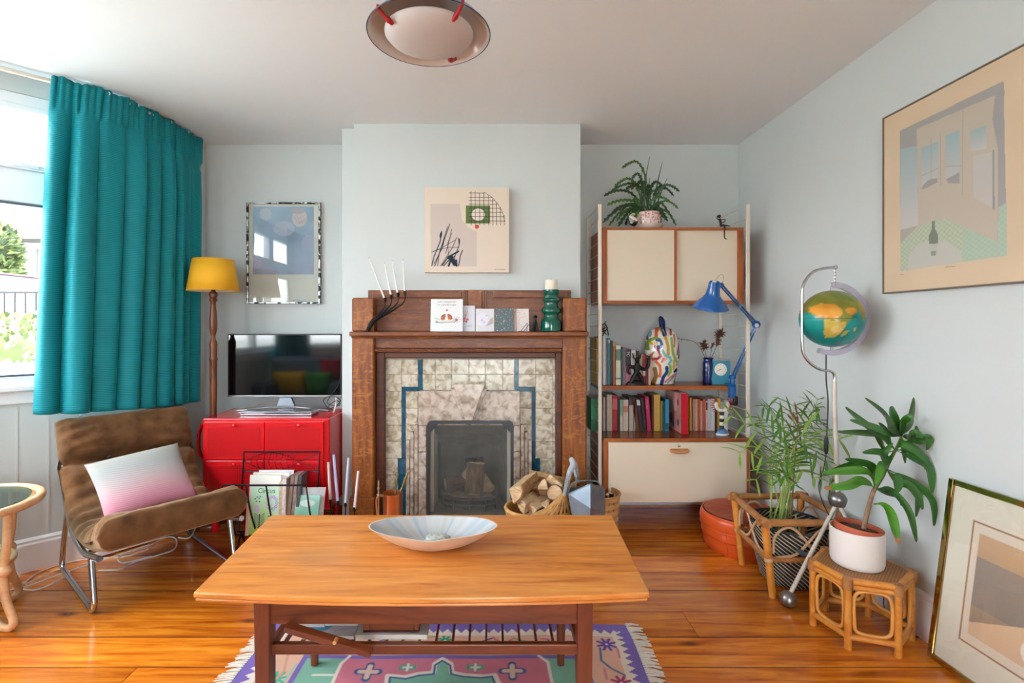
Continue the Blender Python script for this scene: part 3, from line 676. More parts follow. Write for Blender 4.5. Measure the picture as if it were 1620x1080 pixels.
# ---- canvas above the mantel
cy_ = 3.018; cx0, cx1, cz0, cz1 = WX(671.5, cy_), WX(805.5, cy_), WZ(431, cy_), WZ(296, cy_)
cw, ch = cx1-cx0, cz1-cz0
cv = thing('canvas_picture', ((cx0+cx1)/2, cy_, cz0), 'square cream canvas with black grasses and a green square on the chimney breast', 'picture')
M().box(cx0, cx1, cy_, YC-.001, cz0, cz1).build('canvas', plain('cream_canvas', '#d6c8b6', rough=.85, var=.01, bscale=300, bstr=.1), cv, bevel=.004)
r = R(cw, ch, '#dccfbf', .002); U_ = lambda px, py: ((px/850)*cw, (1-py/850)*ch)   # in the crop's own pixels (195,100)-(1050,950)
cu_ = lambda x, y: U_(x-198, y-100)
r.poly([cu_(255,265), cu_(550,265), cu_(575,420), cu_(640,505), cu_(725,540), cu_(725,890), cu_(262,890)], '#cbbfb8')
r.rect(*cu_(612, 463), *cu_(858, 280), '#5f7a45')
r.disk(*cu_(738, 373), .04, '#e0d5cb', ry=.037)
gx_l = [(665,140),(708,140),(752,155),(795,150),(842,180),(885,215),(922,255),(962,300),(1000,380)]
for x, y0_ in gx_l: r.line([cu_(x, y0_), cu_(x+2, 478)], .0032, '#3a2a35')
for y0_, xe in zip((155,200,232,268,307,350,392,435), (800,880,905,938,965,985,1000,1008)): r.line([cu_(645, y0_), cu_(xe, y0_+2)], .0032, '#3a2a35')
r.line([cu_(800,150), cu_(880,200), cu_(940,270), cu_(985,350), cu_(1005,440)], .0026, '#3a2a35')
r.disk(*cu_(725, 493), .0125, '#c8413a')
gr = random.Random(4)
for pts_, w_ in (([(270,885),(290,800),(355,640),(370,540)], .006), ([(300,885),(390,640),(450,470)], .005), ([(330,885),(345,760),(430,490)], .004), ([(360,885),(480,700),(520,600)], .004), ([(270,750),(400,690),(500,630)], .003), ([(280,740),(440,700),(545,700)], .003), ([(375,880),(440,790),(530,750)], .007), ([(540,885),(560,780),(580,730)], .006), ([(430,800),(540,740)], .010), ([(500,885),(500,800),(545,680),(540,610)], .005), ([(440,885),(470,800)], .012), ([(290,870),(380,700),(400,600)], .004), ([(410,760),(455,600),(470,520)], .004), ([(440,780),(430,660),(470,560)], .003), ([(390,885),(450,820),(500,790)], .006), ([(520,885),(515,830)], .012)):
    r.line([cu_(*p) for p in pts_], w_, '#22343f')
r.disk(*cu_(362, 575), .007, '#22343f', ry=.02, rot=-.2); r.poly([cu_(425,810), cu_(480,780), cu_(525,885), cu_(490,885), cu_(460,840)], '#22343f')
r.disk(*cu_(548, 640), .004, '#22343f', ry=.018)
r.line([cu_(905+k*6, 922+(3 if k%2 else -3)) for k in range(4)]+[cu_(945+k*5, 922+(3 if k%2 else -3)) for k in range(14)], .0016, '#5a5048')
sheet('print', r, (cx0+.0015, cy_-.0012, cz0+.0015), (cw-.003, 0, 0), (0, 0, ch-.003), painted('canvas_print', rough=.85, bscale=400, bstr=.1), cv)
# ================================================================ curtain
m_, n, b = nmat('teal_ribbed_velvet'); v = coords(n, rnd=False)
wv = _n(n, 'ShaderNodeTexWave', bands_direction='Z'); wv.inputs['Scale'].default_value = 34; wv.inputs['Distortion'].default_value = .6; n.links.new(v, wv.inputs['Vector'])
n.links.new(ramp(n, wv.outputs[0], [(.1, hx('#00727c')), (.8, hx('#008f9b'))]), b.inputs['Base Color']); b.inputs['Roughness'].default_value = .6; b.inputs['Sheen Weight'].default_value = .12
b.inputs['Sheen Tint'].default_value = (.3, .9, .9, 1); b.inputs['Specular IOR Level'].default_value = .3
bump(n, b, wv.outputs[0], .28, .003); teal_cloth = m_
top = [(-2.125, 2.455), (-1.985, 2.585), (-1.93, 2.72), (-1.895, 2.95), (-1.885, 3.10), (-1.88, 3.30)]
bot = [(-2.215, 2.455), (-2.07, 2.56), (-1.945, 2.75), (-1.885, 2.95), (-1.875, 3.10), (-1.875, 3.25)]
def polyline(pts, n):
    P = [Vector((x, y, 0)) for x, y in pts]; Q, _ = catmull(P, [0]*len(P), 12); L = [0]
    for i in range(1, len(Q)): L.append(L[-1]+(Q[i]-Q[i-1]).length)
    out = []; j = 0
    for k in range(n):
        s_ = L[-1]*k/(n-1)
        while j < len(Q)-2 and L[j+1] < s_: j += 1
        t = (s_-L[j])/max(1e-9, L[j+1]-L[j]); out.append(Q[j].lerp(Q[j+1], t))
    return out
def curtain(nm, top, bot, ztop, zb0, zb1, label, folds=9, side=1, nu=260, nv=60):
    T = polyline(top, nu); Bt = polyline(bot, nu); vs = []; rg = random.Random(5)
    ph = [0]
    for k in range(folds): ph.append(ph[-1]+rg.uniform(.55, 1.5))
    amp = [rg.uniform(.5, 1.2) for _ in range(folds+1)]
    for j in range(nv):
        f = j/(nv-1)          # 0 top, 1 bottom
        row = []
        for i in range(nu):
            u = i/(nu-1); p = T[i].lerp(Bt[i], f**.8)
            a, c = (T[max(i-1,0)], T[min(i+1,nu-1)]); d = (c-a).normalized(); n_ = Vector((d.y, -d.x, 0))*side
            # few broad folds below; tight gathers in the heading tape
            U = u+.012*math.sin(u*9+f*2.2)
            s_ = U*ph[-1]; k = 0
            while k < folds-1 and ph[k+1] < s_: k += 1
            t = (s_-ph[k])/(ph[k+1]-ph[k]); w = 1-abs(2*min(max(t, 0), 1)-1)**2.4
            grow = min(1, max(0, (f-.03)/.25))
            off = w*(.020+.050*grow)*amp[k]*(1-.5*u)+.006*math.sin(u*61+f*1.5)*(1-.5*f)
            if f < .10: off = off*.5+.006*math.sin(u*190)+.004*math.sin(u*131+1)
            if .085 < f < .12: off -= .006
            zb = zb0+(zb1-zb0)*u; z = ztop+(zb-ztop)*f + (.012*math.sin(u*23)*(1 if f > .97 else 0)*0) + (.006*math.sin(u*40) if j == 0 else 0)
            row.append(p+n_*(off+.004)+Vector((0, 0, z)))
        vs += row
    m = M(); m.add(vs, [(j*nu+i, j*nu+i+1, (j+1)*nu+i+1, (j+1)*nu+i) for j in range(nv-1) for i in range(nu-1)])
    o = m.build(nm, teal_cloth, None, smooth=True, recalc=False); md = o.modifiers.new('s', 'SOLIDIFY'); md.thickness = .003
    return o
cu = curtain('curtain', top, bot, H-.012, .775, .715, '', folds=9, side=1)
tag(cu, 'teal ribbed curtain gathered on the track beside the bay window', 'curtain')
m = M()
for k, (x, y) in enumerate(top[:-1]):
    m.tube([(x+.030, y+.01, H-.022), (x+.036, y+.01, H-.03), (x+.030, y+.012, H-.036)], .002, 6, smooth=3)
hk = m.build('curtain_hook', white_m, cu); stuff(hk)
tag(curtain('curtain', [(-2.36, -.22), (-2.49, -.06), (-2.53, .16), (-2.53, .46)], [(-2.36, -.22), (-2.49, -.06), (-2.53, .16), (-2.53, .46)], H-.012, .74, .74, '', folds=7, side=1, nu=120, nv=30), 'teal curtain at the near end of the bay, mirrored in the television', 'curtain')
cp = W(141, 652, 2.62)
co = M().tube([(cp.x-.03, cp.y-.02, .80), (cp.x-.03, cp.y-.02, .735)], .0035, 6).build('curtain_pull', white_m); tag(co, 'small white cord pull below the hem of the teal curtain', 'cord')
M().lathe([(.003, .0), (.007, -.008), (.0065, -.022), (.003, -.026)], (cp.x-.03, cp.y-.02, .738), 8).build('cord_weight', plain('grey_plastic', '#8d93a0', rough=.4), co, smooth=True)

# ================================================================ lounge chair (own frame: u forward, w across, z up)
R0 = Vector((-2.105, 2.485, 0)); du = Vector((.765, -.644, 0)).normalized(); dw = Vector((-du.y, du.x, 0))
XF = Matrix(((du.x, dw.x, 0, R0.x), (du.y, dw.y, 0, R0.y), (0, 0, 1, 0), (0, 0, 0, 1)))
chrome = plain('chrome', '#c4c6ca', rough=.12, metal=1, var=.01)
cord_m, n, b = nmat('brown_corduroy'); v = coords(n, rnd=False); wv = _n(n, 'ShaderNodeTexWave', bands_direction='X'); wv.inputs['Scale'].default_value = 140
va = n.nodes.new('ShaderNodeVectorRotate'); va.inputs['Angle'].default_value = math.atan2(dw.y, dw.x)*-1; va.rotation_type = 'Z_AXIS'; n.links.new(v, va.inputs['Vector']); n.links.new(va.outputs[0], wv.inputs['Vector'])
ns = _n(n, 'ShaderNodeTexNoise'); ns.inputs['Scale'].default_value = 14; ns.inputs['Detail'].default_value = 9; n.links.new(v, ns.inputs['Vector'])
n.links.new(ramp(n, ns.outputs[0], [(.3, hx('#4c301c')), (.55, hx('#674529')), (.8, hx('#80593a'))]), b.inputs['Base Color']); b.inputs['Roughness'].default_value = .8; b.inputs['Sheen Weight'].default_value = .5; b.inputs['Sheen Tint'].default_value = (.9, .7, .45, 1); b.inputs['Specular IOR Level'].default_value = .15
bump(n, b, wv.outputs[0], .22, .002)
ch = thing('lounge_chair', tuple(R0+du*.3+dw*.27), 'low chrome framed lounge chair with tufted brown corduroy cushion under the curtain', 'chair')
WD = .56
for w in (.0, WD):
    m = M(XF); m.tube([(-.085, w, .70), (-.03, w, .60), (.03, w, .48), (.10, w, .36), (.20, w, .265), (.30, w, .235), (.44, w, .215), (.56, w, .232), (.70, w, .262)], .0125, 10, smooth=5)
    m.build('side_rail', chrome, ch, smooth=50)
    m = M(XF); m.tube([(.13, w, .318), (.09, w, .24), (.035, w, .10), (.02, w, .04), (.055, w, .0135), (.13, w, .0125), (.5, w, .0125), (.575, w, .0125), (.612, w, .045), (.605, w, .09), (.565, w, .225)], .0125, 10, smooth=6)
    m.build('leg', chrome, ch, smooth=50)
m = M(XF); m.tube([(.095, 0, .25), (.095, WD, .25)], .009, 8); m.build('cross_bar', chrome, ch, smooth=50)
m = M(XF); m.tube([(.42, 0, .20), (.42, WD, .20)], .009, 8); m.build('cross_bar', chrome, ch, smooth=50)
cl = [(-.065, .715), (-.035, .66), (.0, .60), (.035, .535), (.085, .44), (.15, .35), (.24, .292), (.34, .272), (.44, .268), (.54, .286), (.62, .318), (.69, .345), (.735, .355)]
P = [Vector((x, 0, z)) for x, z in cl]; th = [.060, .078, .074, .055, .046, .044, .043, .042, .044, .052, .062, .07, .062]
P, th = catmull(P, th, 6); K = len(P); NW = 48
vs = []; rg = random.Random(2)
for j in range(NW+1):
    w = j/NW; e = min(w, 1-w)*WD; edge = math.sqrt(max(0.02, 1-(1-min(1, e/.05))**2))
    ring = []
    for side in (1, -1):
        rng = range(K) if side == 1 else range(K-1, -1, -1)
        for i in rng:
            s_ = i/(K-1); a = P[max(i-1, 0)]; c = P[min(i+1, K-1)]; d = (c-a).normalized(); n_ = Vector((-d.z, 0, d.x))
            if n_.z < 0 and s_ > .3: n_ = -n_
            if s_ <= .3 and n_.x < 0: n_ = -n_
            t = th[i]*edge
            if side == 1:
                for sc, dp, wd_ in ((.265, .066, .017), (.56, .012, .02), (.835, .030, .016)):   # seams
                    t -= dp*math.exp(-((s_-sc)/wd_)**2)
                for ts, tw in ((.265, .33), (.265, .67), (.60, .3), (.60, .7)):
                    r2 = ((s_-ts)/.05)**2+((w-tw)/.07)**2; t -= .026*math.exp(-r2)
                t += .006*math.sin(s_*95+4*math.sin(w*5))*math.exp(-(e/.15)**2)+.006*noise.noise(Vector((s_*22, w*9, 3)))+.004*noise.noise(Vector((s_*50, w*16, 8)))
            end = math.sqrt(max(0, 1-(1-min(1, min(s_, 1-s_)/.035))**2)); t *= .25+.75*end
            p = P[i]+n_*t*side
            ring.append(Vector((p.x, w*(WD+.03)-.015, p.z+.004)))
    vs += ring
q = 2*K
m = M(XF); m.add(vs, [(j*q+i, j*q+(i+1) % q, (j+1)*q+(i+1) % q, (j+1)*q+i) for j in range(NW) for i in range(q)]+[tuple(range(q-1, -1, -1)), tuple(NW*q+i for i in range(q))])
m.build('cushion', cord_m, ch, smooth=True)
for ts, tw in ((.265, .33), (.265, .67)):
    i = int(ts*(K-1)); p = P[i]; d = (P[i+1]-P[i-1]).normalized(); n_ = Vector((-d.z, 0, d.x)); n_ = n_ if n_.x > 0 else -n_
    c = XF @ Vector((p.x+n_.x*(th[i]-.045), tw*(WD+.03)-.015, p.z+n_.z*(th[i]-.045)+.004)); M().ball(c, .009, 6).build('button', plain('dark_button', '#2c2a28', rough=.6), ch, smooth=True)
# scatter pillow, ombre
pa = XF @ Vector((.085, 0, .66)); pb = XF @ Vector((.43, 0, .375)); pn = (pb-pa).cross(dw).normalized()
if pn.z < 0: pn = -pn
pa = pa+pn*.075
def hitp(px, py, off=0):
    o = Vector((0, 0, EYE)); d = Vector(((px-VX)/F, 1, -(py-VY)/F)); t = (pa+pn*off-o).dot(pn)/d.dot(pn); return o+d*t
c0, c1, c2, c3 = hitp(168, 832), hitp(316, 789), hitp(281, 700), hitp(133, 735)   # bl br tr tl
N = 34; vs = []; colr = []
rr = R(1, 1, '#e2ded5', .02)
def lerp2(u, v): return (c0*(1-u)+c1*u)*(1-v)+(c3*(1-u)+c2*u)*v
for side in (1, -1):
    for j in range(N+1):
        for i in range(N+1):
            u, v = i/N, j/N; a = 1-(2*u-1)**2; c = 1-(2*v-1)**2
            k = max(0, a*c)**.42; pin = .035*(1-a)*c*0+0
            uu = .5+(u-.5)*(1-.05*(1-(2*v-1)**2)*abs(2*u-1)**3); vv = .5+(v-.5)*(1-.06*(1-(2*u-1)**2)*abs(2*v-1)**3)
            vs.append(lerp2(uu, vv)+pn*side*(.058 if side > 0 else .045)*k)
            t = v+.03*noise.noise(Vector((u*3, v*3, 0))); stops = [(0, '#ae6b7c'), (.18, '#b98090'), (.32, '#b89299'), (.48, '#aa9c9e'), (.7, '#979a9a'), (1, '#a09e97')]
            for (t0, h0), (t1, h1) in zip(stops[:-1], stops[1:]):
                if t <= t1 or t1 == 1: f = min(max((t-t0)/(t1-t0), 0), 1); colr.append(np.array(hx(h0))*(1-f)+np.array(hx(h1))*f); break
q = N+1; fs = []
for s_ in (0, 1):
    o_ = s_*q*q
    for j in range(N):
        for i in range(N):
            f = (o_+j*q+i, o_+j*q+i+1, o_+(j+1)*q+i+1, o_+(j+1)*q+i); fs.append(f if s_ == 0 else f[::-1])
m = M(); m.add(vs, fs)
vcol = np.array(colr)
wvp = painted('woven_ombre_cotton', rough=.9, spec=.1); nn = wvp.node_tree; w_ = _n(nn, 'ShaderNodeTexWave', bands_direction='Z'); w_.inputs['Scale'].default_value = 42; w_.inputs['Distortion'].default_value = 1.5; w_.inputs['Detail Scale'].default_value = .5
nn.links.new(coords(nn, rnd=False), w_.inputs['Vector']); bump(nn, nn.nodes['Principled BSDF'], w_.outputs[0], .22, .003)
po = m.build('scatter_pillow', wvp, None, smooth=True, recalc=False, loc=tuple(lerp2(.5, .1))); colour(po, vcol); tag(po, 'ribbed scatter pillow fading from white to pink on the brown chair', 'pillow')

# ================================================================ floor lamp
lx, ly = -1.682, 3.075
turned = wood('turned_wood', ['#4a230f', '#6e3a1b', '#8a5228'], grain=(12, 12, 2), scale=3, rough=.3, bstr=.03)
fl_ = thing('floor_lamp', (lx, ly, 0), 'tall turned wooden floor lamp with yellow drum shade beside the curtain', 'lamp')
M().lathe([(.14, 0), (.145, .012), (.14, .03), (.10, .04), (.05, .055), (.03, .075)], (lx, ly, 0), 32).build('base', turned, fl_, smooth=50)
prof = [(.019, .07), (.019, .62), (.021, .90), (.0215, .985), (.0235, .992), (.0235, 1.0), (.021, 1.008), (.021, 1.06), (.023, 1.085), (.021, 1.10), (.014, 1.12), (.011, 1.132), (.016, 1.15), (.022, 1.185), (.023, 1.22), (.019, 1.28), (.0155, 1.325), (.016, 1.345), (.0235, 1.352), (.0235, 1.36), (.018, 1.366), (.024, 1.385), (.023, 1.398), (.013, 1.41), (.009, 1.43)]
M().lathe(prof, (lx, ly, 0), 24).build('pole', turned, fl_, smooth=50)
zb, zt = WZ(460, ly), WZ(411, ly)
m_, n, b = nmat('yellow_shade'); b.inputs['Base Color'].default_value = (*hx('#e9ad1c'), 1); b.inputs['Roughness'].default_value = .75; b.inputs['Subsurface Weight'].default_value = 0; ysh = m_
sh = M().lathe([(.144, 0), (.114, zt-zb)], (lx, ly, zb), 48, cap=False).build('lamp_shade', ysh, fl_, smooth=True)
sh.modifiers.new('s', 'SOLIDIFY').thickness = .0012
M().lathe([(.1425, .001), (.1125, zt-zb-.001)], (lx, ly, zb), 48, cap=False).build('shade_lining', plain('cream_lining', '#e9e0d2', rough=.8), sh, smooth=True)
for zz, r_ in ((zb, .144), (zt, .114)): M().tube([(lx+r_*math.cos(a), ly+r_*math.sin(a), zz) for a in np.linspace(0, 2*math.pi, 40, endpoint=False)], .0018, 6, closed=True).build('shade_rim', ysh, sh, smooth=True)
m = M(); M().lathe([(.018, 0), (.018, .05), (.014, .055)], (lx, ly, 1.43), 16).build('bulb_holder', plain('brass_dull', '#8e7440', rough=.35, metal=.9), fl_, smooth=50)
m = M(); m.ball((lx, ly, 1.515), .03, 10, sz=1.2); m.build('bulb', plain('bulb_glass', '#f0eee8', rough=.1), fl_, smooth=True)
for a in (0, 2.09, 4.19): m = M(); m.tube([(lx, ly, 1.462), (lx+.06*math.cos(a), ly+.06*math.sin(a), 1.55), (lx+.113*math.cos(a), ly+.113*math.sin(a), zt-.002)], .0013, 5); m.build('shade_carrier', chrome, fl_)

# ================================================================ red console
CX0, CX1, CY0, CY1, CZ = -1.652, -.922, 2.90, 3.26, .668
red_m = plain('red_enamel', '#d0101a', rough=.25, var=.02, coat=.3)
m_, n, b = nmat('perforated_red'); v = coords(n, rnd=False); sp = _n(n, 'ShaderNodeSeparateXYZ'); n.links.new(v, sp.inputs[0])
def dots(ax):
    a = _n(n, 'ShaderNodeMath', operation='MULTIPLY'); a.inputs[1].default_value = 2*math.pi/.0098; n.links.new(sp.outputs[ax], a.inputs[0]); s_ = _n(n, 'ShaderNodeMath', operation='SINE'); n.links.new(a.outputs[0], s_.inputs[0]); return s_.outputs[0]
ad = _n(n, 'ShaderNodeMath', operation='ADD'); n.links.new(dots(0), ad.inputs[0]); n.links.new(dots(2), ad.inputs[1])
gt = _n(n, 'ShaderNodeMapRange'); gt.inputs[1].default_value = .55; gt.inputs[2].default_value = .85; n.links.new(ad.outputs[0], gt.inputs[0])
mx = _n(n, 'ShaderNodeMix', data_type='RGBA'); n.links.new(gt.outputs[0], mx.inputs[0]); mx.inputs[6].default_value = (*hx('#d0101a'), 1); mx.inputs[7].default_value = (*hx('#5a050a'), 1); n.links.new(mx.outputs[2], b.inputs['Base Color']); b.inputs['Roughness'].default_value = .28
bump(n, b, gt.outputs[0], -.4, .002); perf = m_
cn = thing('metal_cabinet', ((CX0+CX1)/2, (CY0+CY1)/2, 0), 'bright red perforated metal cabinet under the television', 'cabinet')
Z0 = .14
M().box(CX0, CX1, CY0+.004, CY1, Z0, CZ).build('body', red_m, cn, bevel=.008)
xm = WX(419.5, 2.9)
rows_ = ((CZ-.018, WZ(727, 2.9)+.002), (WZ(727, 2.9)-.002, Z0+.012))
for z1, z0 in rows_:
    for x0, x1, hxp in ((CX0+.018, xm-.002, 372), (xm+.002, CX1-.03, 474)):
        d = M().box(x0, x1, CY0-.012, CY0+.004, z0, z1).build('door', red_m, cn, bevel=.003)
        M().box(x0+.02, x1-.02, CY0-.0128, CY0-.012, z0+.02, z1-.03).build('perforated_panel', perf, d)
        hxw = WX(hxp, 2.89); m = M(); m.lathe([(.004, 0), (.004, .012), (.009, .014), (.010, .020), (.006, .023)], (0, 0, 0), 12)
        m.v = [(hxw+x_, CY0-.012-z_, z1-.018+y_) for x_, y_, z_ in m.v]
        m.build('knob', red_m, d, smooth=50)
for x in (CX0+.05, CX1-.05):
    for y_ in (CY0+.05, CY1-.05): M().lathe([(.018, 0), (.022, .02), (.018, .06), (.012, .14)], (x, y_, 0), 12).build('leg', red_m, cn, smooth=50)
# bent strip handles on both ends
def strip(pts, w, t, nm):
    P_, _ = catmull([Vector(p) for p in pts], [0]*len(pts), 6); m = M(); vs = []
    for p in P_: vs += [p+Vector((0, -w/2, 0)), p+Vector((0, w/2, 0))]
    m.add(vs, [(2*i, 2*i+1, 2*i+3, 2*i+2) for i in range(len(P_)-1)]); o = m.build(nm, red_m, cn, smooth=True, recalc=False); md = o.modifiers.new('s', 'SOLIDIFY'); md.thickness = t; md.offset = 0
strip([(CX0+.002, 2.97, CZ-.02), (CX0-.035, 2.97, CZ-.045), (CX0-.058, 2.97, CZ-.12), (CX0-.05, 2.97, CZ-.22), (CX0+.002, 2.97, CZ-.28)], .03, .006, 'handle')

# ================================================================ television and player
ty = 3.19; tx0, tx1, tz0, tz1 = WX(360, ty), WX(541, ty)-.002, WZ(628, ty), WZ(528, ty)
blk_gloss = plain('black_gloss', '#0a0a0c', rough=.06, var=.01, coat=.5)
silver = plain('silver_plastic', '#c3c6ca', rough=.25, metal=.7, var=.01)
blk_pl = plain('black_plastic', '#141416', rough=.45)
tv = thing('television', ((tx0+tx1)/2, ty, CZ), 'flat black television with silver foot on the red cabinet', 'television')
M().box(tx0, tx1, ty, ty+.018, tz0+.012, tz1).build('case', blk_pl, tv, bevel=.003); 
M().box(tx0+.25, tx1-.25, ty+.018, ty+.045, tz0+.06, tz1-.08).build('back_housing', blk_pl, tv, bevel=.01)
M().box(tx0+.008, tx1-.008, ty-.0015, ty, tz0+.014, tz1-.008).build('screen', blk_gloss, tv)
M().box(tx0, tx1, ty-.006, ty+.016, tz0, tz0+.0125).build('bottom_trim', silver, tv, bevel=.003)
xm_ = (tx0+tx1)/2+.01
m = M(); m.hexa([(xm_-.06,ty-.01,CZ+.026),(xm_+.06,ty-.01,CZ+.026),(xm_+.05,ty+.03,CZ+.026),(xm_-.05,ty+.03,CZ+.026),(xm_-.04,ty+.0,tz0),(xm_+.03,ty+.0,tz0),(xm_+.03,ty+.014,tz0),(xm_-.04,ty+.014,tz0)]); m.build('neck', plain('dark_silver', '#5d6168', rough=.3, metal=.7), tv, bevel=.003)
m = M(); xa, xb = WX(374, 3.13), WX(520, 3.13)
prof = [(xa, CZ+.001), (xm_-.09, CZ+.012), (xm_, CZ+.016), (xm_+.08, CZ+.012), (xb, CZ+.001), (xb, CZ+.008), (xm_+.08, CZ+.026), (xm_, CZ+.030), (xm_-.09, CZ+.026), (xa, CZ+.008)]
m.prism(prof, lambda a, b_, t: (a, t-.035*abs((a-xm_)/.3), b_), 3.165, 3.195); m.build('foot', silver, tv, bevel=.002)
px0, px1 = WX(382, 3.0), WX(494, 3.0)
pl = thing('disc_player', ((px0+px1)/2, 3.05, CZ), 'slim silver and black disc player below the television foot', 'disc player')
M().box(px0, px1, 2.985, 3.11, CZ+.003, CZ+.024).build('case', silver, pl, bevel=.002)
M().box(px0+.006, px1-.006, 2.982, 2.985, CZ+.010, CZ+.021).build('front_panel', plain('grey_panel', '#474a55', rough=.3), pl, bevel=.001)
M().box(px0+.03, px0+.145, 2.980, 2.982, CZ+.012, CZ+.019).build('disc_tray', silver, pl)
m = M()
for k in range(5): m.box(px1-.10+k*.018, px1-.089+k*.018, 2.9795, 2.982, CZ+.015, CZ+.018)
m.build('button_row', silver, pl)
for x_ in (px0+.03, px1-.03):
    for y_ in (3.0, 3.09): M().box(x_-.008, x_+.008, y_-.006, y_+.006, CZ, CZ+.003).build('rubber_foot', blk_pl, pl)
def cable(nm, pts, r, mat, label, cat='cable', sm=6): return tag(M().tube(pts, r, 6, smooth=sm).build(nm, mat, None, smooth=60), label, cat)
cable_b = plain('black_cable', '#18181b', rough=.5); cable_w = plain('white_cable', '#d6d3cd', rough=.45)
cable('cable', [(-.945, ty+.02, 1.0), (-.925, ty-.02, .985), (-.93, ty-.03, .90), (-.955, ty-.02, .82), (-1.0, ty-.01, .76), (-1.02, ty-.015, .715), (-.965, ty-.02, .70), (-.935, ty-.03, .735), (-.99, ty-.02, .76), (-1.05, ty, .73), (-1.03, ty+.03, CZ+.004)], .0025, cable_b, 'tangled black cable hanging behind the right end of the television')
cable('cable', [(-.96, ty-.05, CZ+.003), (-1.0, ty-.06, .70), (-.95, ty-.055, .735), (-.93, ty-.05, .71), (-.98, ty-.045, .69), (-1.01, ty-.04, CZ+.003)], .0022, cable_b, 'short black cable loop on the red cabinet right of the television')
cable('cable', [(-.962, ty-.03, tz0), (-.955, ty-.045, .72), (-.96, ty-.06, .69), (-.955, ty-.10, CZ+.004)], .006, cable_w, 'short white cable hanging below the right corner of the television')
cable('cable', [(lx+.06, ly+.06, CZ+.004), (-1.5, 3.17, CZ+.02), (-1.4, 3.20, .72), (-1.25, 3.225, .70), (-1.15, 3.23, CZ+.003)], .002, plain('tan_cable', '#b59a74', rough=.5), 'thin tan cable running behind the television from the floor lamp')

# ================================================================ picture on the left
fy = 3.385; fx0, fx1, fz0, fz1 = WX(390.5, fy), WX(507, fy), WZ(480.5, fy), WZ(320, fy)
lp = thing('framed_picture', ((fx0+fx1)/2, fy, fz0), 'tall picture of a blue grey painting in a thin mottled silver frame above the television', 'picture')
fm, n, b = nmat('tarnished_silver'); v = coords(n, rnd=False); ns = _n(n, 'ShaderNodeTexNoise'); ns.inputs['Scale'].default_value = 45; ns.inputs['Detail'].default_value = 3; n.links.new(v, ns.inputs['Vector'])
n.links.new(ramp(n, ns.outputs[0], [(.46, hx('#1c1c20')), (.54, hx('#c9ccc8'))]), b.inputs['Base Color']); b.inputs['Metallic'].default_value = .6; b.inputs['Roughness'].default_value = .25
fw_ = .012
for a in ((fx0, fx0+fw_, fz0, fz1), (fx1-fw_, fx1, fz0, fz1), (fx0+fw_, fx1-fw_, fz0, fz0+fw_), (fx0+fw_, fx1-fw_, fz1-fw_, fz1)):
    M().box(a[0], a[1], fy-.012, fy+.02, a[2], a[3]).build('frame_bar', fm, lp, bevel=.003)
w, h = fx1-fx0-.02, fz1-fz0-.02; r = R(w, h, '#c6cabf', .003)
u0, u1, v0, v1 = .06*w, .93*w, .285*h, .975*h
pm = (r.X > u0) & (r.X < u1) & (r.Y > v0) & (r.Y < v1)
r.vgrad(v0, v1, '#98a4b8', '#7fa3bb', pm); r.mottle(7, .35, 3); r.put(~pm, '#c6cabf')
r.disk(.24*w, .90*h, .04, '#a9b6c1'); r.disk(.72*w, .86*h, .05, '#b5afb0', ry=.06); r.disk(.70*w, .93*h, .045, '#9c9aa2', ry=.02); r.disk(.5*w, .75*h, .07, '#aeb6c4', ry=.05, al=.7); r.disk(.85*w, .6*h, .05, '#a5adc4', al=.7); r.disk(.1*w, .4*h, .04, '#b0a0bd', al=.5); r.put(~pm, '#c6cabf')
for k, c in enumerate(['#8d8a90', '#8d8a90', '#93979e']): r.line([(.64*w+k*.02, .88*h), (.70*w+k*.015, .80*h), (.80*w, .85*h-k*.01)], .003, c)
r.rect(.62*w, .005*h, .82*w, .03*h, '#b4b9c4')
sheet('print', r, (fx0+.01, fy+.004, fz0+.01), (w, 0, 0), (0, 0, h), painted('paper_print', rough=.7), lp)
M().box(fx0+.011, fx1-.011, fy-.002, fy-.0005, fz0+.011, fz1-.011).build('glazing', glass('picture_glass'), lp)
M().box(fx0+.011, fx1-.011, fy+.006, fy+.012, fz0+.011, fz1-.011).build('backing_board', plain('brown_board', '#6b5640', rough=.9), lp)

# ================================================================ magazine rack
iron2 = plain('dark_steel_rod', '#25242b', rough=.4, metal=.7)
Yr, Yf, Yb_ = 2.83, 2.64, 2.735
rk = thing('magazine_rack', (-1.18, Yb_, 0), 'black wire magazine rack with leaf motif in front of the red cabinet', 'magazine rack')
xa, xb = WX(386, Yr), WX(506, Yr); ztop = WZ(714.5, Yr); zm = WZ(745.5, Yr); rr_ = .0055
m = M(); m.tube([(xa+.005, Yb_+.02, .075), (xa-.003, Yr-.02, .25), (xa, Yr, ztop), (xb, Yr, ztop), (xb-.006, Yr-.02, .25), (xb, Yb_+.02, .075)], rr_, 8); m.tube([(xa, Yr-.004, zm), (xb, Yr-.004, zm)], rr_*.8, 8)
m.build('rear_frame', iron2, rk, smooth=40)
fa, fb_ = WX(352.5, Yf), WX(484, Yf); zf = WZ(767.5, Yf)
m = M(); m.tube([(fa+.03, Yb_-.02, .075), (fa, Yf, zf-.02), (fa, Yf, zf), (fb_, Yf, zf), (fb_+.012, Yb_-.02, .075)], rr_, 8)
m.build('front_frame', iron2, rk, smooth=40)
for t in (.28, .52): m = M(); x_ = fa+(fb_-fa)*t; m.tube([(x_, Yf, zf), (x_+.008, Yf+.03, .22), (x_+.02, Yb_-.02, .09)], .0045, 8, smooth=5); m.build('upright_rod', iron2, rk, smooth=40)
m = M()
for y_ in (Yb_-.02, Yb_+.02): m.tube([(xa+.0, y_, .078), (xb+.0, y_, .078)], .0045, 8)
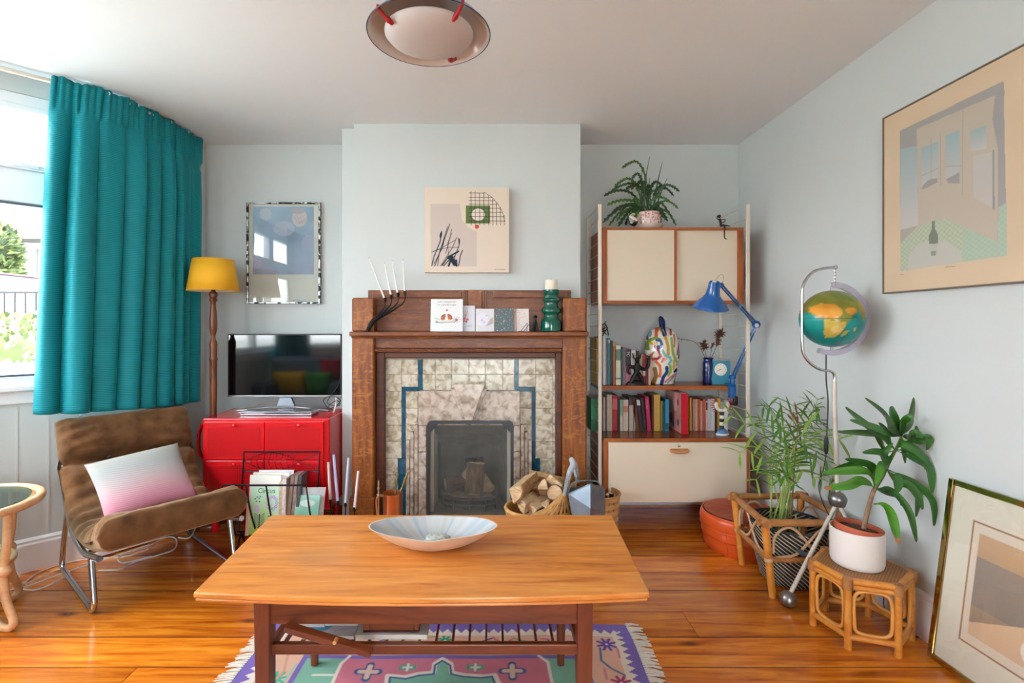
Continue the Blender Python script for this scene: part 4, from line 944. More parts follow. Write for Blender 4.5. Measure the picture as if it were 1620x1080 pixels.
for t in (.1, .35, .6, .9): x_ = xa+(xb-xa)*t; m.tube([(x_, Yb_-.02, .078), (x_, Yb_+.02, .078)], .0035, 6)
m.build('base_rods', iron2, rk, smooth=40)
for x_ in (xa+.03, xb-.03):
    for s_ in (-1, 1): m = M(); m.tube([(x_, Yb_, .078), (x_+.0, Yb_+s_*.05, .006)], .0055, 8); m.build('leg', iron2, rk, smooth=40)
lc = lambda px, py: (WX(px, Yr), Yr-.003, WZ(py, Yr))
m = M(); m.tube([lc(387, 729), lc(410, 719), lc(435, 716), lc(455, 721), lc(474, 730), lc(500, 741)], .002, 6, smooth=5)
m.tube([lc(387, 729), lc(405, 738), lc(430, 744.5), lc(455, 740), lc(474, 730), lc(501, 719)], .002, 6, smooth=5)
for k in range(8): x_ = 398+k*9.5; m.tube([lc(x_+3, 720-3*math.sin(k/7*3.1)), lc(x_-1, 731), lc(x_+3, 738+4*math.sin(k/7*3.1))], .0015, 5, smooth=4)
m.build('leaf_motif', iron2, rk, smooth=60)
# magazines in it (leaning on the rear frame)
mag_p = painted('magazine_print', rough=.3, coat=.2)
pap = plain('page_edges', '#dcd8cf', rough=.8)
def mag(px0, px1, pyt, Y, tilt, label, ras_fn, thick=.008, z0=.085, slant=0, group=None, cat='magazine'):
    x0, x1 = WX(px0, Y), WX(px1, Y); zt = WZ(pyt, Y); w, h = x1-x0, zt-z0
    sl = Vector((slant, tilt, h)); m = M(); a = Vector((x0, Y, z0))
    q = [a, a+Vector((w,0,0)), a+Vector((w,thick,0)), a+Vector((0,thick,0))]; m.hexa(q+[p+sl for p in q])
    o = tag(m.build('magazine', pap, None, loc=(x0+w/2, Y, z0)), label, cat, group)
    sheet('cover', ras_fn(w, h), a+Vector((0,-.0006,0)), (w,0,0), sl, mag_p, o); return o, a, w, h, sl
def circus(w, h):
    r = R(w, h, '#bfe6cf', .0014); r.vgrad(0, h*.75, '#9cc24a', '#bfe6cf', r.X < w*.72); r.rect(0, 0, w*.035, h, '#e3c6cf'); k = lambda u, v: (u*w, v*h)
    r.rect(0, h*.80, w, h, '#dfe0d8')
    for a, b_ in ((.2,.60),(.26,.63),(.32,.61),(.36,.64),(.24,.56),(.34,.55),(.28,.48)): r.disk(*k(a, b_), .0035, '#3b2a6b')
    r.disk(*k(.27,.43), .014, '#c7b2dc', ry=.02)
    for i in range(10): a = i*.63; r.disk(w*.74+.026*math.cos(a), h*.53+.032*math.sin(a), .0085, '#b79fd6'); r.disk(w*.74+.026*math.cos(a), h*.53+.032*math.sin(a), .004, '#d8cce8')
    r.disk(*k(.74,.53), .012, '#c3e4d8')
    for i in range(8):
        y_ = .33-i*.028; r.line([k(.36, y_-.03), k(.20, y_+.03-.0*i)], .0026, '#2e1f5e'); r.line([k(.36, y_-.03), k(.52, y_+.03)], .0026, '#2e1f5e')
    r.line([k(.36,.34), k(.36,.07)], .005, '#2e1f5e')
    for yy in (.30, .21, .12):
        r.line([k(.62, yy), k(.95, yy)], .0016, '#4a2a80')
        for i in range(6): r.disk(*k(.65+i*.055, yy+.012), .003, '#5a2f8c')
    return r
mg, a, w, h, sl = mag(391, 441, 754.5, 2.70, .035, 'pale green magazine titled Circus at the front of the wire rack', circus)
lettering('title', 'Circus', .036, a+Vector((w*.27, -.001, 0))+sl*.70, (1,0,0), sl, plain('dark_green_ink', '#3e5e4c', rough=.6), mg)
def flat(c, *bars):
    def f(w, h):
        r = R(w, h, c, .004); r.mottle(30, .12, 1)
        for b_ in bars: r.rect(b_[0]*w, b_[1]*h, b_[2]*w, b_[3]*h, b_[4])
        return r
    return f
mag(394, 452, 751.5, 2.728, .05, 'cream magazine just behind the pale green one in the rack', flat('#dedad0', (.1,.85,.9,.95,'#cfc7c4')))
mag(402, 458, 748.5, 2.742, .06, 'white magazine with pale blue top, furthest back in the rack', flat('#d8d4da', (.3,.9,.8,.97,'#b9c9e6')))
mag(387.5, 392, 799, 2.685, .02, 'salmon pink magazine edge at the left of the rack', flat('#d59a86'), thick=.01)
for i, (p0, p1, pt, c, l) in enumerate(((442, 447, 762, '#c7b79c', 'tan spine magazine right of the pale green cover'), (447, 453, 758, '#d9d3ce', 'pale magazine with picture spine in the middle of the rack'), (453.5, 458, 756, '#5a4a42', 'dark brown magazine in the middle of the rack'), (458.5, 464, 752.5, '#7b675c', 'brown grey magazine leaning right in the rack'), (465, 470, 752, '#8a7b72', 'taupe magazine with rounded top in the rack'), (471, 476, 752, '#4b4d55', 'charcoal magazine next to the taupe one in the rack'))):
    x0, x1 = WX(p0, 2.72), WX(p1, 2.72); zt = WZ(pt, 2.72); m = M(); sl_ = -.018 if i > 2 else 0
    q = [(x0+sl_,2.705,.085),(x1+sl_,2.705,.085),(x1+sl_,2.80,.085),(x0+sl_,2.80,.085)]; m.hexa(q+[(p[0]-sl_+.006*(i>2), p[1]+.012, zt) for p in q])
    o = tag(m.build('magazine', plain('mag_%d' % i, c, rough=.45, var=.2, scale=60), None, bevel=.001), l, 'magazine')
def green(w, h):
    r = R(w, h, '#3fae86', .002); r.vgrad(h*.0, h, '#2f9c77', '#9fd0c6'); r.mottle(18, .25, 4); r.disk(w*.45, h*.2, .018, '#e6e8e0', ry=.05); r.disk(w*.45, h*.3, .005, '#2c3a38'); r.disk(w*.5, h*.8, .04, '#d8e4e0', ry=.018, al=.8); return r
mag(462, 500, 786, 2.69, .03, 'green illustrated magazine with white fox shape at the right of the rack', green, slant=.012)
mag(468, 508, 774, 2.715, .03, 'grey backed magazine behind the green one in the rack', flat('#b8bcc0'), slant=.014)

# ================================================================ floor candelabrum with coloured tapers
Yc = 2.80; bx_ = (WX(545, Yc), Yc, .0)
tp = [W(523, 794, Yc), W(534.5, 796, Yc-.01), W(546.5, 799, Yc), W(561, 806, Yc-.01)]
candelabrum('candelabrum', bx_, tp, 'black iron four armed candelabrum standing on the floor beside the red cabinet')
lil = plain('lilac_wax', '#b9b1dd', rough=.45, var=.05); wx = plain('white_wax', '#e4e2ea', rough=.45, var=.02); pk = plain('blush_wax', '#e5cfc8', rough=.45, var=.02)
for t, e, mt, l in zip(tp, ((519.5, 731), (528, 719), (551.5, 724), (567, 745)), (pk, lil, plain('pale_blue_wax', '#cdd2ea', rough=.45, var=.02), wx), ('blush pink taper candle in the floor candelabrum, leftmost', 'lilac taper candle in the floor candelabrum beside the red cabinet', 'pale blue taper candle in the floor candelabrum by the wall', 'short white taper candle in front of the oak pillar')):
    taper(t+Vector((0,0,.002)), W(e[0], e[1], t.y), l, mat=mt, r0=.0085, r1=.0062, group='tapers in the floor candelabrum')

# ================================================================ copper jug with fire tools, brass stand
cop = plain('copper', '#e08a5c', rough=.3, metal=.85, var=.1, bscale=30, bstr=.1)
Yp = 2.84; pcx = WX(621.5, Yp); pr = .0535; pzt = WZ(779, Yp)
pot = thing('copper_jug', (pcx, Yp, .045), 'tall copper jug holding fire tools left of the fireplace', 'jug')
M().lathe([(pr*.98, 0), (pr, .01), (pr, pzt-.045-.008), (pr*1.06, pzt-.045-.004), (pr*1.06, pzt-.045), (pr*.98, pzt-.045), (pr*.94, pzt-.06), (pr*.94, .02), (0, .02)], (pcx, Yp, .0455), 36, cap=False).build('body', cop, pot, smooth=50)
m = M(); m.tube([(pcx-pr, Yp, pzt-.02), (pcx-pr-.03, Yp, pzt-.022), (pcx-pr-.04, Yp, pzt-.06), (pcx-pr-.028, Yp, pzt-.14), (pcx-pr+.002, Yp, pzt-.16)], .006, 8, smooth=5); m.build('handle', cop, pot, smooth=60)
brass = plain('aged_brass', '#8f8350', rough=.35, metal=.9, var=.15)
def tool(nm, p, q, label, ring): 
    p = Vector(p); q = Vector(q); d = (q-p).normalized(); o = tag(M().tube([p, p.lerp(q, .5), p.lerp(q, .7), p.lerp(q, .75), p.lerp(q, .9), q], [.004, .004, .008, .005, .009, .004], 8, smooth=3).build(nm, brass, None, loc=tuple(p), smooth=60), label, 'tool')
    c = q+d*.014; x = Vector((1, 0, 0)); M().tube([c+x*ring*math.cos(a)+d*ring*math.sin(a) for a in np.linspace(0, 2*math.pi, 14, endpoint=False)], .0022, 6, closed=True).build('hanging_loop', brass, o, smooth=60)
tool('fire_poker', (pcx+.0, Yp+.01, .07), (WX(627.5, Yp+.02), Yp+.02, WZ(756, Yp)), 'verdigris fire tool with ring handle standing upright in the copper jug', .010)
tool('fire_tongs', (pcx-.03, Yp-.01, .07), (WX(645, Yp), Yp-.01, WZ(748, Yp)), 'brass fire tool with twisted handle leaning right in the copper jug', .011)
sxp = WX(599, 2.83)
M_ = M().lathe([(.032, 0), (.03, .012), (.012, .02), (.005, .03), (.0045, .20), (.008, .205), (.0045, .212), (.0045, .235), (.0095, .245), (.004, .255), (.006, .27), (.0045, .285), (.001, .292)], (sxp, 2.83, .0455), 16)
bs = tag(M_.build('brass_stand', plain('pale_brass', '#b09a78', rough=.4, metal=.6, var=.1), None, loc=(sxp, 2.83, .0455), smooth=50), 'slim pale brass fire tool stand left of the copper jug', 'stand')
M().tube([(sxp-.012, 2.83, .255), (sxp+.035, 2.83, .255)], .003, 6).build('hook_bar', plain('pale_brass', '#b09a78'), bs, smooth=60)

# ================================================================ round rattan side table at the left edge
rat = wood('pale_rattan', ['#b98a5c', '#d4a87c', '#e6c39c'], grain=(3, 3, 3), scale=6, rough=.4, bstr=.1)
tcx, tcy, tzz, tr = -2.10, 2.0, .485, .245
stt = thing('side_table', (tcx, tcy, 0), 'round rattan side table with glass top at the left edge', 'table')
m = M(); m.tube([(tcx+tr*math.cos(a), tcy+tr*math.sin(a), tzz) for a in np.linspace(0, 2*math.pi, 40, endpoint=False)], .017, 10, closed=True); m.build('rim', rat, stt, smooth=60)
m = M(); m.tube([(tcx+(tr-.028)*math.cos(a), tcy+(tr-.028)*math.sin(a), tzz-.004) for a in np.linspace(0, 2*math.pi, 40, endpoint=False)], .011, 8, closed=True); m.build('inner_rim', rat, stt, smooth=60)
M().lathe([(0, 0), (tr-.03, 0), (tr-.03, .006), (0, .006)], (tcx, tcy, tzz+.008), 40, cap=False).build('glass_top', glass('green_glass', tint=(.55, .68, .66)), stt, smooth=40)
for a in (-.08, 1.49, 3.06, 4.63):
    c, s_ = math.cos(a), math.sin(a)
    def q(r_, z, t=0): return (tcx+c*r_-s_*t, tcy+s_*r_+c*t, z)
    m = M(); m.tube([q(.21, tzz-.01), q(.205, .33), q(.19, .23), q(.205, .12), q(.235, .045), q(.215, .014), q(.17, .03), q(.13, .11), q(.10, .22), q(.06, .34), q(.02, tzz-.06)], .0145, 10, smooth=5)
    m.build('leg', rat, stt, smooth=60)
m = M(); m.tube([(tcx+.16*math.cos(a), tcy+.16*math.sin(a), .245) for a in np.linspace(0, 2*math.pi, 30, endpoint=False)], .012, 8, closed=True); m.build('stretcher_ring', rat, stt, smooth=60)
for a in (-.08, 1.49, 3.06, 4.63): M().ball((tcx+.195*math.cos(a), tcy+.195*math.sin(a), .238), .024, 8).build('rattan_knot', rat, stt, smooth=True)

# ================================================================ cables under the chair
def fp(px, py, z=.004): Y = (EYE-z)*F/(py-VY); return (WX(px, Y), Y, z)
cable('cable', [fp(0, 938), fp(25, 930), fp(38, 922), fp(62, 905), fp(95, 893), fp(140, 884), fp(200, 880), fp(235, 868)], .0035, cable_w, 'white cable running along the skirting from the left edge')
cable('cable', [fp(236, 862, .012), fp(180, 880, .009), fp(112, 902, .011), fp(50, 925, .011), fp(32, 931, .010), fp(60, 932, .011), fp(96, 916, .012), fp(110, 905, .012), fp(92, 901, .012), fp(40, 924, .013)], .0035, cable_w, 'loose loop of white cable on the boards left of the chair legs')
cable('cable', [fp(156, 902, .013), fp(190, 900, .013), fp(215, 888, .013), fp(250, 878, .013), fp(276, 868, .013), fp(278, 852, .013), fp(262, 850, .013), fp(230, 866, .012), fp(190, 880, .018), fp(195, 890, .018), fp(240, 880, .018)], .0035, cable_w, 'white flex looped on the boards under the chair')
cable('cable', [fp(282, 850, .02), fp(300, 850, .02), (fp(312, 842)[0], fp(312, 842)[1], .05), (fp(316, 836)[0], fp(316, 836)[1], .06), fp(334, 828, .03)], .0035, cable_w, 'white flex curling up behind the chair towards the red cabinet')
ea, eb = Vector(fp(152, 878, .012)), Vector(fp(262, 846, .012))
ex = M().bar(ea+Vector((0,0,.012)), eb+Vector((0,0,.012)), .05, .035).build('extension_lead', white_m, None, bevel=.004); tag(ex, 'white extension lead strip lying under the brown chair', 'extension lead')
for k in range(4):
    c = ea.lerp(eb, .15+.22*k); M().box(c.x-.011, c.x+.011, c.y-.011, c.y+.011, c.z+.0295, c.z+.032).build('socket', plain('pale_grey', '#b9bcc0', rough=.4), ex)
c = ea.lerp(eb, .93)+Vector((0.03, .0, .028)); pg = M(); pg.box(c.x-.022, c.x+.022, c.y-.02, c.y+.02, c.z-.024, c.z+.014); po_ = tag(pg.build('power_plug', blk_pl, None, bevel=.006), 'black power plug at the end of the extension lead', 'plug')
c = ea+Vector((-.04, -.0, .0)); tag(M().box(c.x-.02, c.x+.02, c.y-.018, c.y+.018, .001, .05).build('power_adapter', white_m, None, bevel=.005), 'white power adapter beside the near leg of the chair', 'adapter')
# ================================================================ ladder shelving in the right alcove
teak = wood('teak_cabinet', ['#6b3413', '#8e4a1e', '#a75c28', '#b96c33'], grain=(1.6, 12, 12), scale=2.6, rough=.35, bstr=.04)
teakv = wood('teak_upright', ['#6b3413', '#8e4a1e', '#a75c28', '#b96c33'], grain=(12, 12, 1.6), scale=2.6, rough=.35, bstr=.04)
teakt = wood('teak_dark_top', ['#4f220d', '#6e3316', '#85421c'], grain=(1.4, 12, 12), scale=2.4, rough=.25, bstr=.03)
cream_l = plain('cream_laminate', '#d8cab4', rough=.45, var=.01, scale=3)
lad_m = plain('cream_enamel', '#d9cfbf', rough=.35, var=.01)
def ladder(x, label):
    l = thing('shelf_ladder', (x, 3.2, 0), label, 'shelf support')
    y0, y1, zt, zb = 3.02, 3.378, 1.925, .10
    for y in (y0, y1): M().box(x-.011, x+.011, y-.007, y+.007, 0 if y == y1 else zb, zt).build('upright', lad_m, l, bevel=.003)
    for i in range(25):
        z = zt-.006-i*.0722
        if z < zb: break
        M().tube([(x, y0+.007, z), (x, y1-.007, z)], .0028, 6).build('rung', lad_m, l, smooth=60)
LX0, LX1 = .657, 1.540
ladder(LX0, 'cream wire ladder upright next to the fireplace'); ladder(LX1, 'cream wire ladder upright next to the right wall')
# upper cabinet with sliding doors
ux0, ux1, uy0, uy1, uz0, uz1 = .676, 1.522, 3.035, 3.37, 1.333, 1.790
uc = thing('wall_cabinet', (1.1, 3.2, uz0), 'teak wall cabinet with two cream sliding doors at the top of the shelving', 'cabinet')
t = .022
M().box(ux0, ux1, uy0, uy1, uz1-t*.7, uz1).build('top_panel', teak, uc, bevel=.001); M().box(ux0, ux1, uy0, uy1, uz0, uz0+t*.8).build('bottom_panel', teak, uc, bevel=.001)
M().box(ux0, ux0+t*1.3, uy0, uy1, uz0+t*.8, uz1-t*.7).build('side_panel', teakv, uc); M().box(ux1-t*1.3, ux1, uy0, uy1, uz0+t*.8, uz1-t*.7).build('side_panel', teakv, uc)
M().box(ux0, ux1, uy1-.006, uy1, uz0+t, uz1-t).build('back_panel', teak, uc)
dx = WX(1067, uy0); dx2 = WX(1169, uy0)
d = M().box(ux0+t*1.3, dx, uy0+.006, uy0+.014, uz0+t*.8, uz1-t*.7).build('sliding_door', cream_l, uc)
M().box(dx, dx+.016, uy0+.003, uy0+.016, uz0+t*.8, uz1-t*.7).build('door_edge', teakv, d)
d = M().box(dx+.01, dx2, uy0+.020, uy0+.028, uz0+t*.8, uz1-t*.7).build('sliding_door', cream_l, uc)
M().box(dx2, dx2+.014, uy0+.018, uy0+.030, uz0+t*.8, uz1-t*.7).build('door_edge', teakv, d)
# middle shelf
sz = .829
sh_ = tag(M().box(.672, 1.512, 3.135, 3.372, sz-.026, sz).build('shelf', teakt, None, bevel=.002), 'thin teak shelf holding the upper row of books', 'shelf')
M().box(.672, 1.512, 3.131, 3.135, sz-.026, sz-.001).build('shelf_edge', teak, sh_)
m = M(); m.tube([(1.512, 3.15, sz-.014), (1.525, 3.14, sz-.02), (1.536, 3.15, sz-.004)], .003, 6, smooth=4); m.build('shelf_bracket', lad_m, sh_)
# bottom cabinet with flap
bx0, bx1, by0, by1, bz0, bz1 = .6725, 1.528, 2.975, 3.372, .167, .538
bc = thing('desk_cabinet', (1.1, 3.17, bz0), 'low teak cabinet with wide cream drop front and curved wooden pull', 'cabinet')
M().box(bx0, bx1, by0, by1, bz1-.022, bz1).build('top_panel', teakt, bc, bevel=.0015)
M().box(bx0, bx1, by0-.002, by0, bz1-.0215, bz1-.001).build('edge_strip', teak, bc)
M().box(bx0, bx1, by0+.02, by1, bz0, bz0+.018).build('bottom_panel', teak, bc)
M().box(bx0, bx0+.024, by0, by1, bz0, bz1-.022).build('side_panel', teakv, bc); M().box(bx1-.018, bx1, by0, by1, bz0, bz1-.022).build('side_panel', teakv, bc)
M().box(bx0, bx1, by1-.006, by1, bz0, bz1-.03).build('back_panel', teak, bc)
fl2 = M().box(bx0+.025, bx1-.019, by0-.004, by0+.014, bz0-.004, bz1-.024).build('drop_front', cream_l, bc, bevel=.0015)
hxp = WX(1074, 2.97); hz = WZ(712.5, 2.96)
m = M(); m.tube([(hxp-.05, by0-.012, hz+.004), (hxp-.045, by0-.020, hz-.004), (hxp, by0-.026, hz-.008), (hxp+.045, by0-.020, hz-.004), (hxp+.05, by0-.012, hz+.004)], [.006, .009, .0095, .009, .006], 10, smooth=4); m.tube([(hxp-.05, by0-.012, hz+.006), (hxp, by0-.010, hz+.004), (hxp+.05, by0-.012, hz+.006)], .005, 8)
m.build('pull', plain('light_wood_pull', '#b98050', rough=.4), fl2, smooth=50)
m = M(); m.lathe([(.007, 0), (.007, .005), (0, .006)], (0, 0, 0), 12); m.v = [(hxp+a, by0-.005-c, WZ(705, 2.97)+b_) for a, b_, c in m.v]; m.build('lock', chrome, fl2, smooth=50)
# ---- books
pages_m = plain('book_pages', '#cfc6b4', rough=.85, var=.04, scale=60)
bk_n = 0
def book(x0, x1, pyt, zb, Y, depth, colr, label, group, lean=0, bands=(), gloss=.45, title=None, tcol='#e8e4da', tsize=None):
    """x0,x1,pyt measured on the spine face at depth Y"""
    global bk_n; bk_n += 1
    a, c = WX(x0, Y), WX(x1, Y); c = max(c-.0008, a+.004); h = WZ(pyt, Y)-zb; w = c-a; sl = lean
    def hx_(m, u0, u1, y0, y1, z0, z1): m.hexa([(a+u0+sl*z0/h, y0, zb+z0), (a+u1+sl*z0/h, y0, zb+z0), (a+u1+sl*z0/h, y1, zb+z0), (a+u0+sl*z0/h, y1, zb+z0), (a+u0+sl*z1/h, y0, zb+z1), (a+u1+sl*z1/h, y0, zb+z1), (a+u1+sl*z1/h, y1, zb+z1), (a+u0+sl*z1/h, y1, zb+z1)])
    t = min(.0018, w*.16); m = M(); hx_(m, 0, w, Y, Y+.002, 0, h); hx_(m, 0, t, Y+.002, Y+depth, 0, h); hx_(m, w-t, w, Y+.002, Y+depth, 0, h)
    cm = plain('book_cloth_%d' % bk_n, colr, rough=gloss, var=.10, scale=70)
    o = tag(m.build('book', cm, None, loc=(a+w/2, Y, zb)), label, 'book', group)
    m = M(); hx_(m, t, w-t, Y+.002, Y+depth-.004, .003, h-.003); m.build('pages', pages_m, o)
    if bands:
        for (z0, z1, bc_) in bands: m = M(); hx_(m, .0004, w-.0004, Y-.0006, Y, h*z0, h*z1); m.build('spine_band', plain('band_%s' % bc_.strip('#'), bc_, rough=.5), o)
    if title:
        s_ = tsize or w*.75
        lettering('spine_title', title, s_, (a+w*.24+sl*.9, Y-.0012, zb+h*.93), (0, 0, -1), (1, 0, 0), plain('ink_%s' % tcol.strip('#'), tcol, rough=.6), o)
    return o
G1 = 'books on the middle teak shelf'; ZB = sz+.0005; Y1 = 3.165
rowA = [
 (943.5, 948.2, 534, '#b59a3a', 'tall yellow spined book at the far left of the middle shelf, behind the ladder', {}),
 (948.8, 953.2, 533, '#3c3a38', 'dark book hidden behind the front ladder upright on the middle shelf', {}),
 (953.6, 958.6, 531.5, '#c9c9cc', 'tall white book right of the ladder upright on the middle shelf', {}),
 (959.0, 961.2, 536, '#6d7b80', 'thin grey book next to the tall white one on the middle shelf', {}),
 (961.6, 965.6, 535, '#2f7480', 'teal spined book on the middle shelf', dict(bands=((.9, .97, '#9fc0c0'),))),
 (966.0, 969.4, 538.5, '#4a2a22', 'dark brown thin book right of the teal one', {}),
 (969.8, 973.6, 541, '#b4a176', 'tan book right of the dark brown one on the middle shelf', dict(bands=((.0, .9, '#a8663c'),))),
 (974.2, 982.2, 546, '#5b7a68', 'green and cream patterned book with a broad spine on the middle shelf', dict(bands=((.0, .14, '#d9d6c4'), (.18, .62, '#c9cdb8'), (.9, 1, '#dddacb')))),
 (982.6, 985.8, 552, '#38504a', 'dark green slim book right of the patterned green one', {}),
 (986.2, 989.0, 549, '#77727a', 'mauve grey slim book on the middle shelf', {}),
 (989.4, 998.2, 552, '#b56f84', 'pink book with a black and white title block', dict(bands=((.52, .99, '#26242a'),), title='PC', tcol='#e9e6e2', tsize=.026)),
 (998.8, 1005.6, 554, '#d6cfcb', 'white book with black lettering behind the dark figure', dict(bands=((.55, .98, '#d6cfcb'),), title='STORIES', tcol='#1f1d20')),
 (1006.0, 1011.4, 555, '#3c1c24', 'dark maroon book behind the arm of the dark figure', {}),
 (1011.8, 1016.6, 560, '#a39a80', 'olive cream book right of the maroon one', {}),
 (1017.0, 1021.6, 560.5, '#a02c38', 'red book behind the raised arm of the dark figure', dict(bands=((.3, .5, '#dcc4bc'),))),
 (1022.0, 1025.6, 562, '#5c1f26', 'wine red thin book at the right end of the middle shelf row', {}),
 (1026.0, 1029.6, 568, '#cfa893', 'pale peach book touching the painted vase', {}),
]
for x0, x1, yt, c, l, k in rowA: book(x0, x1, yt, ZB, Y1, .17, c, l, G1, **k)
G2 = 'books on top of the low teak cabinet'; ZD = bz1+.0005; Y2b = 3.18
rowB = [
 (935, 947.6, 630, '#0f6f45', 'thick green book behind the ladder on the low cabinet', dict(bands=((.35, .8, '#2f8f5f'),))),
 (948.2, 954.4, 629, '#4b4347', 'dark grey book behind the ladder upright on the low cabinet', {}),
 (954.8, 957.4, 628, '#bdb19e', 'thin cream book first right of the ladder on the low cabinet', {}),
 (957.8, 960.0, 627, '#6b4f5c', 'thin purple grey book on the low cabinet', {}),
 (960.4, 968.6, 624, '#b5a491', 'thick cream book near the left of the low cabinet', {}),
 (969.2, 976.8, 625, '#a92230', 'glossy red book with painted pink sheen near the left of the low cabinet', dict(gloss=.2, bands=((.6, .9, '#c45560'),))),  # lighter spine band paints the sheen on the cover
 (977.2, 980.6, 628, '#1f1a1c', 'black book right of the glossy red one on the low cabinet', {}),
 (981.0, 985.4, 632, '#6f9a86', 'green topped cream book on the low cabinet', dict(bands=((0, .48, '#c2b9a6'),))),
 (985.8, 994.2, 632, '#b8a796', 'beige book with a red line on the low cabinet', dict(bands=((.6, .8, '#a8705c'),))),
 (995.0, 1002.0, 628, '#3b3236', 'beige book with a black top panel on the low cabinet', dict(bands=((0, .76, '#a99b90'),))),
 (1002.4, 1005.6, 634, '#7f8a7c', 'small sage green book before the leaning ones', {}),
 (1006.6, 1012.2, 629, '#6e3526', 'reddish brown leaning book on the low cabinet', dict(lean=-.030)),
 (1012.8, 1018.6, 631, '#231418', 'almost black leaning book with a white corner', dict(lean=-.026, bands=((.8, .97, '#b9c7c8'),))),
 (1019.2, 1023.6, 630, '#341019', 'dark maroon leaning book on the low cabinet', dict(lean=-.022)),
 (1024.4, 1030.6, 627, '#a32050', 'magenta book with pale lettering leaning slightly', dict(lean=-.016, title='SPECIAL', tcol='#e48fa0')),
 (1031.0, 1034.2, 626, '#4e0d18', 'dark red thin book left of the mustard one', {}),
 (1034.8, 1044.6, 624, '#b4923c', 'broad mustard yellow book in the middle of the low cabinet row', {}),
 (1045.2, 1048.4, 634, '#6c7148', 'thin olive book right of the mustard one', {}),
 (1048.8, 1051.8, 634, '#1f3f38', 'thin dark green book right of the olive one', {}),
 (1052.2, 1058.8, 631.5, '#1b7ea6', 'bright blue book on the low cabinet', dict(bands=((.05, .25, '#0f4d63'),))),
]
for x0, x1, yt, c, l, k in rowB: book(x0, x1, yt, ZD, Y2b, .16, c, l, G2, **k)
# the big red book pulled forward, its picture cover facing left
bb = book(1078.0, 1089.5, 622.5, ZD, 3.09, .26, '#b3182b', 'large red book pulled forward with a pink picture cover', G2, gloss=.3)
xw = WX(1078, 3.09); r = R(.25, .21, '#c98f86', .002); r.mottle(25, .5, 2)
for a_, b_, c_, d_ in ((.03, .12, .03, '#a83038'), (.08, .06, .03, '#8a2c30'), (.15, .14, .035, '#d6b3a8'), (.2, .05, .02, '#2f4650'), (.12, .03, .018, '#3d5c6c'), (.2, .16, .02, '#a02a34')): r.disk(a_, b_, c_, d_)
sheet('cover_picture', r, (xw-.0006, 3.345, ZD+.003), (0, -.25, 0), (0, 0, WZ(622.5, 3.09)-ZD-.006), mag_p, bb)
rowC = [
 (1091.4, 1094.6, 629, '#c9a93a', 'thin bright yellow book right of the large red one', {}),
 (1096.2, 1099.4, 631, '#c9998c', 'thin dusty pink book right of the yellow one', {}),
 (1099.8, 1103.8, 631, '#d8aa9f', 'light pink book in the right half of the low cabinet row', {}),
 (1104.2, 1107.6, 631, '#bb5f22', 'orange book in the right half of the low cabinet row', {}),
 (1108.0, 1111.6, 634, '#cf9a92', 'short salmon book between the orange and coral ones', {}),
 (1112.0, 1116.4, 631.5, '#c5553f', 'coral red book in the right half of the low cabinet row', {}),
 (1116.8, 1119.4, 634, '#d8c9c4', 'thin off white book right of the coral one', dict(bands=((.7, .95, '#2d2a30'),))),
 (1119.8, 1124.6, 631, '#cbc8c6', 'pale grey book near the right end of the low cabinet row', {}),
 (1125.0, 1130.8, 631, '#d8d6d6', 'white book near the right end of the low cabinet row', {}),
 (1131.4, 1134.4, 631, '#3b2f33', 'dark slim book behind the striped figurine', {}),
 (1135.0, 1139.6, 630, '#c79a36', 'ochre book directly behind the striped figurine', {}),
 (1140.2, 1145.0, 636, '#b9b4a8', 'stone coloured book behind the right side of the striped figurine', {}),
 (1145.4, 1151.6, 633, '#cfcfd2', 'last white book at the right end of the low cabinet row', {}),
]
for x0, x1, yt, c, l, k in rowC: book(x0, x1, yt, ZD, 3.19, .15, c, l, G2, **k)

# ---- figures and pots on the shelves
dark_b = plain('dark_bronze', '#121011', rough=.4, metal=.3, var=.3)
# wire sculpture on the tall books
m = M(); zt_ = WZ(531.5, 3.2)+.002; yv = 3.2; q_ = lambda px, py, dy=0: (WX(px, yv), yv+dy, max(zt_, WZ(py, yv)))
wp = [q_(947, 531), q_(948, 521), q_(953, 514), q_(957, 512), q_(960, 517), q_(962, 526), q_(962.5, 533)]
m.tube(wp, .0035, 6, smooth=4)
for a, b_ in (((955, 531), (953, 516)), ((950, 525), (961, 521)), ((952, 520), (960, 530)), ((958, 514), (953, 528)), ((956, 513), (958.5, 508)), ((954, 531), (961, 517)), ((948, 522), (958, 518))): m.tube([q_(*a, dy=.01), q_(*b_, dy=-.01)], .0028, 5)
tag(m.build('wire_sculpture', dark_b, None, smooth=60), 'small black twisted wire sculpture on top of the tall books at left', 'sculpture')
# crouching dark figure with horned head and raised arms
Yd = 3.12; e = lambda px, py, dy=0: (WX(px, Yd), Yd+dy, max(ZB, WZ(py, Yd)))
Yd = 3.15-.012
fg = thing('dark_figurine', (WX(1008, Yd), Yd, ZB), 'black strongman figurine with raised arms in front of the upper books', 'figurine')
m = M(); m.lathe([(.055, 0), (.056, .008), (.045, .022), (.03, .03), (0, .032)], (WX(1007, Yd), Yd+.012, ZB), 20, 1.1, .4); m.build('base', dark_b, fg, smooth=50)
m = M(); m.tube([e(998, 606), e(1001, 598), e(1006, 590), e(1008, 581), e(1008, 573)], [.009, .013, .013, .022, .011], 10, smooth=4); m.tube([e(1017, 606), e(1015, 598), e(1010, 590)], [.009, .013, .012], 10, smooth=4)
m.ball(e(1008, 569), .0155, 8, sz=1.15); m.build('body', dark_b, fg, smooth=True)
m = M(); m.tube([e(1004, 581), e(996, 580), e(993, 587), e(997, 592)], [.013, .010, .009, .006], 8, smooth=4); m.build('arm', dark_b, fg, smooth=60)
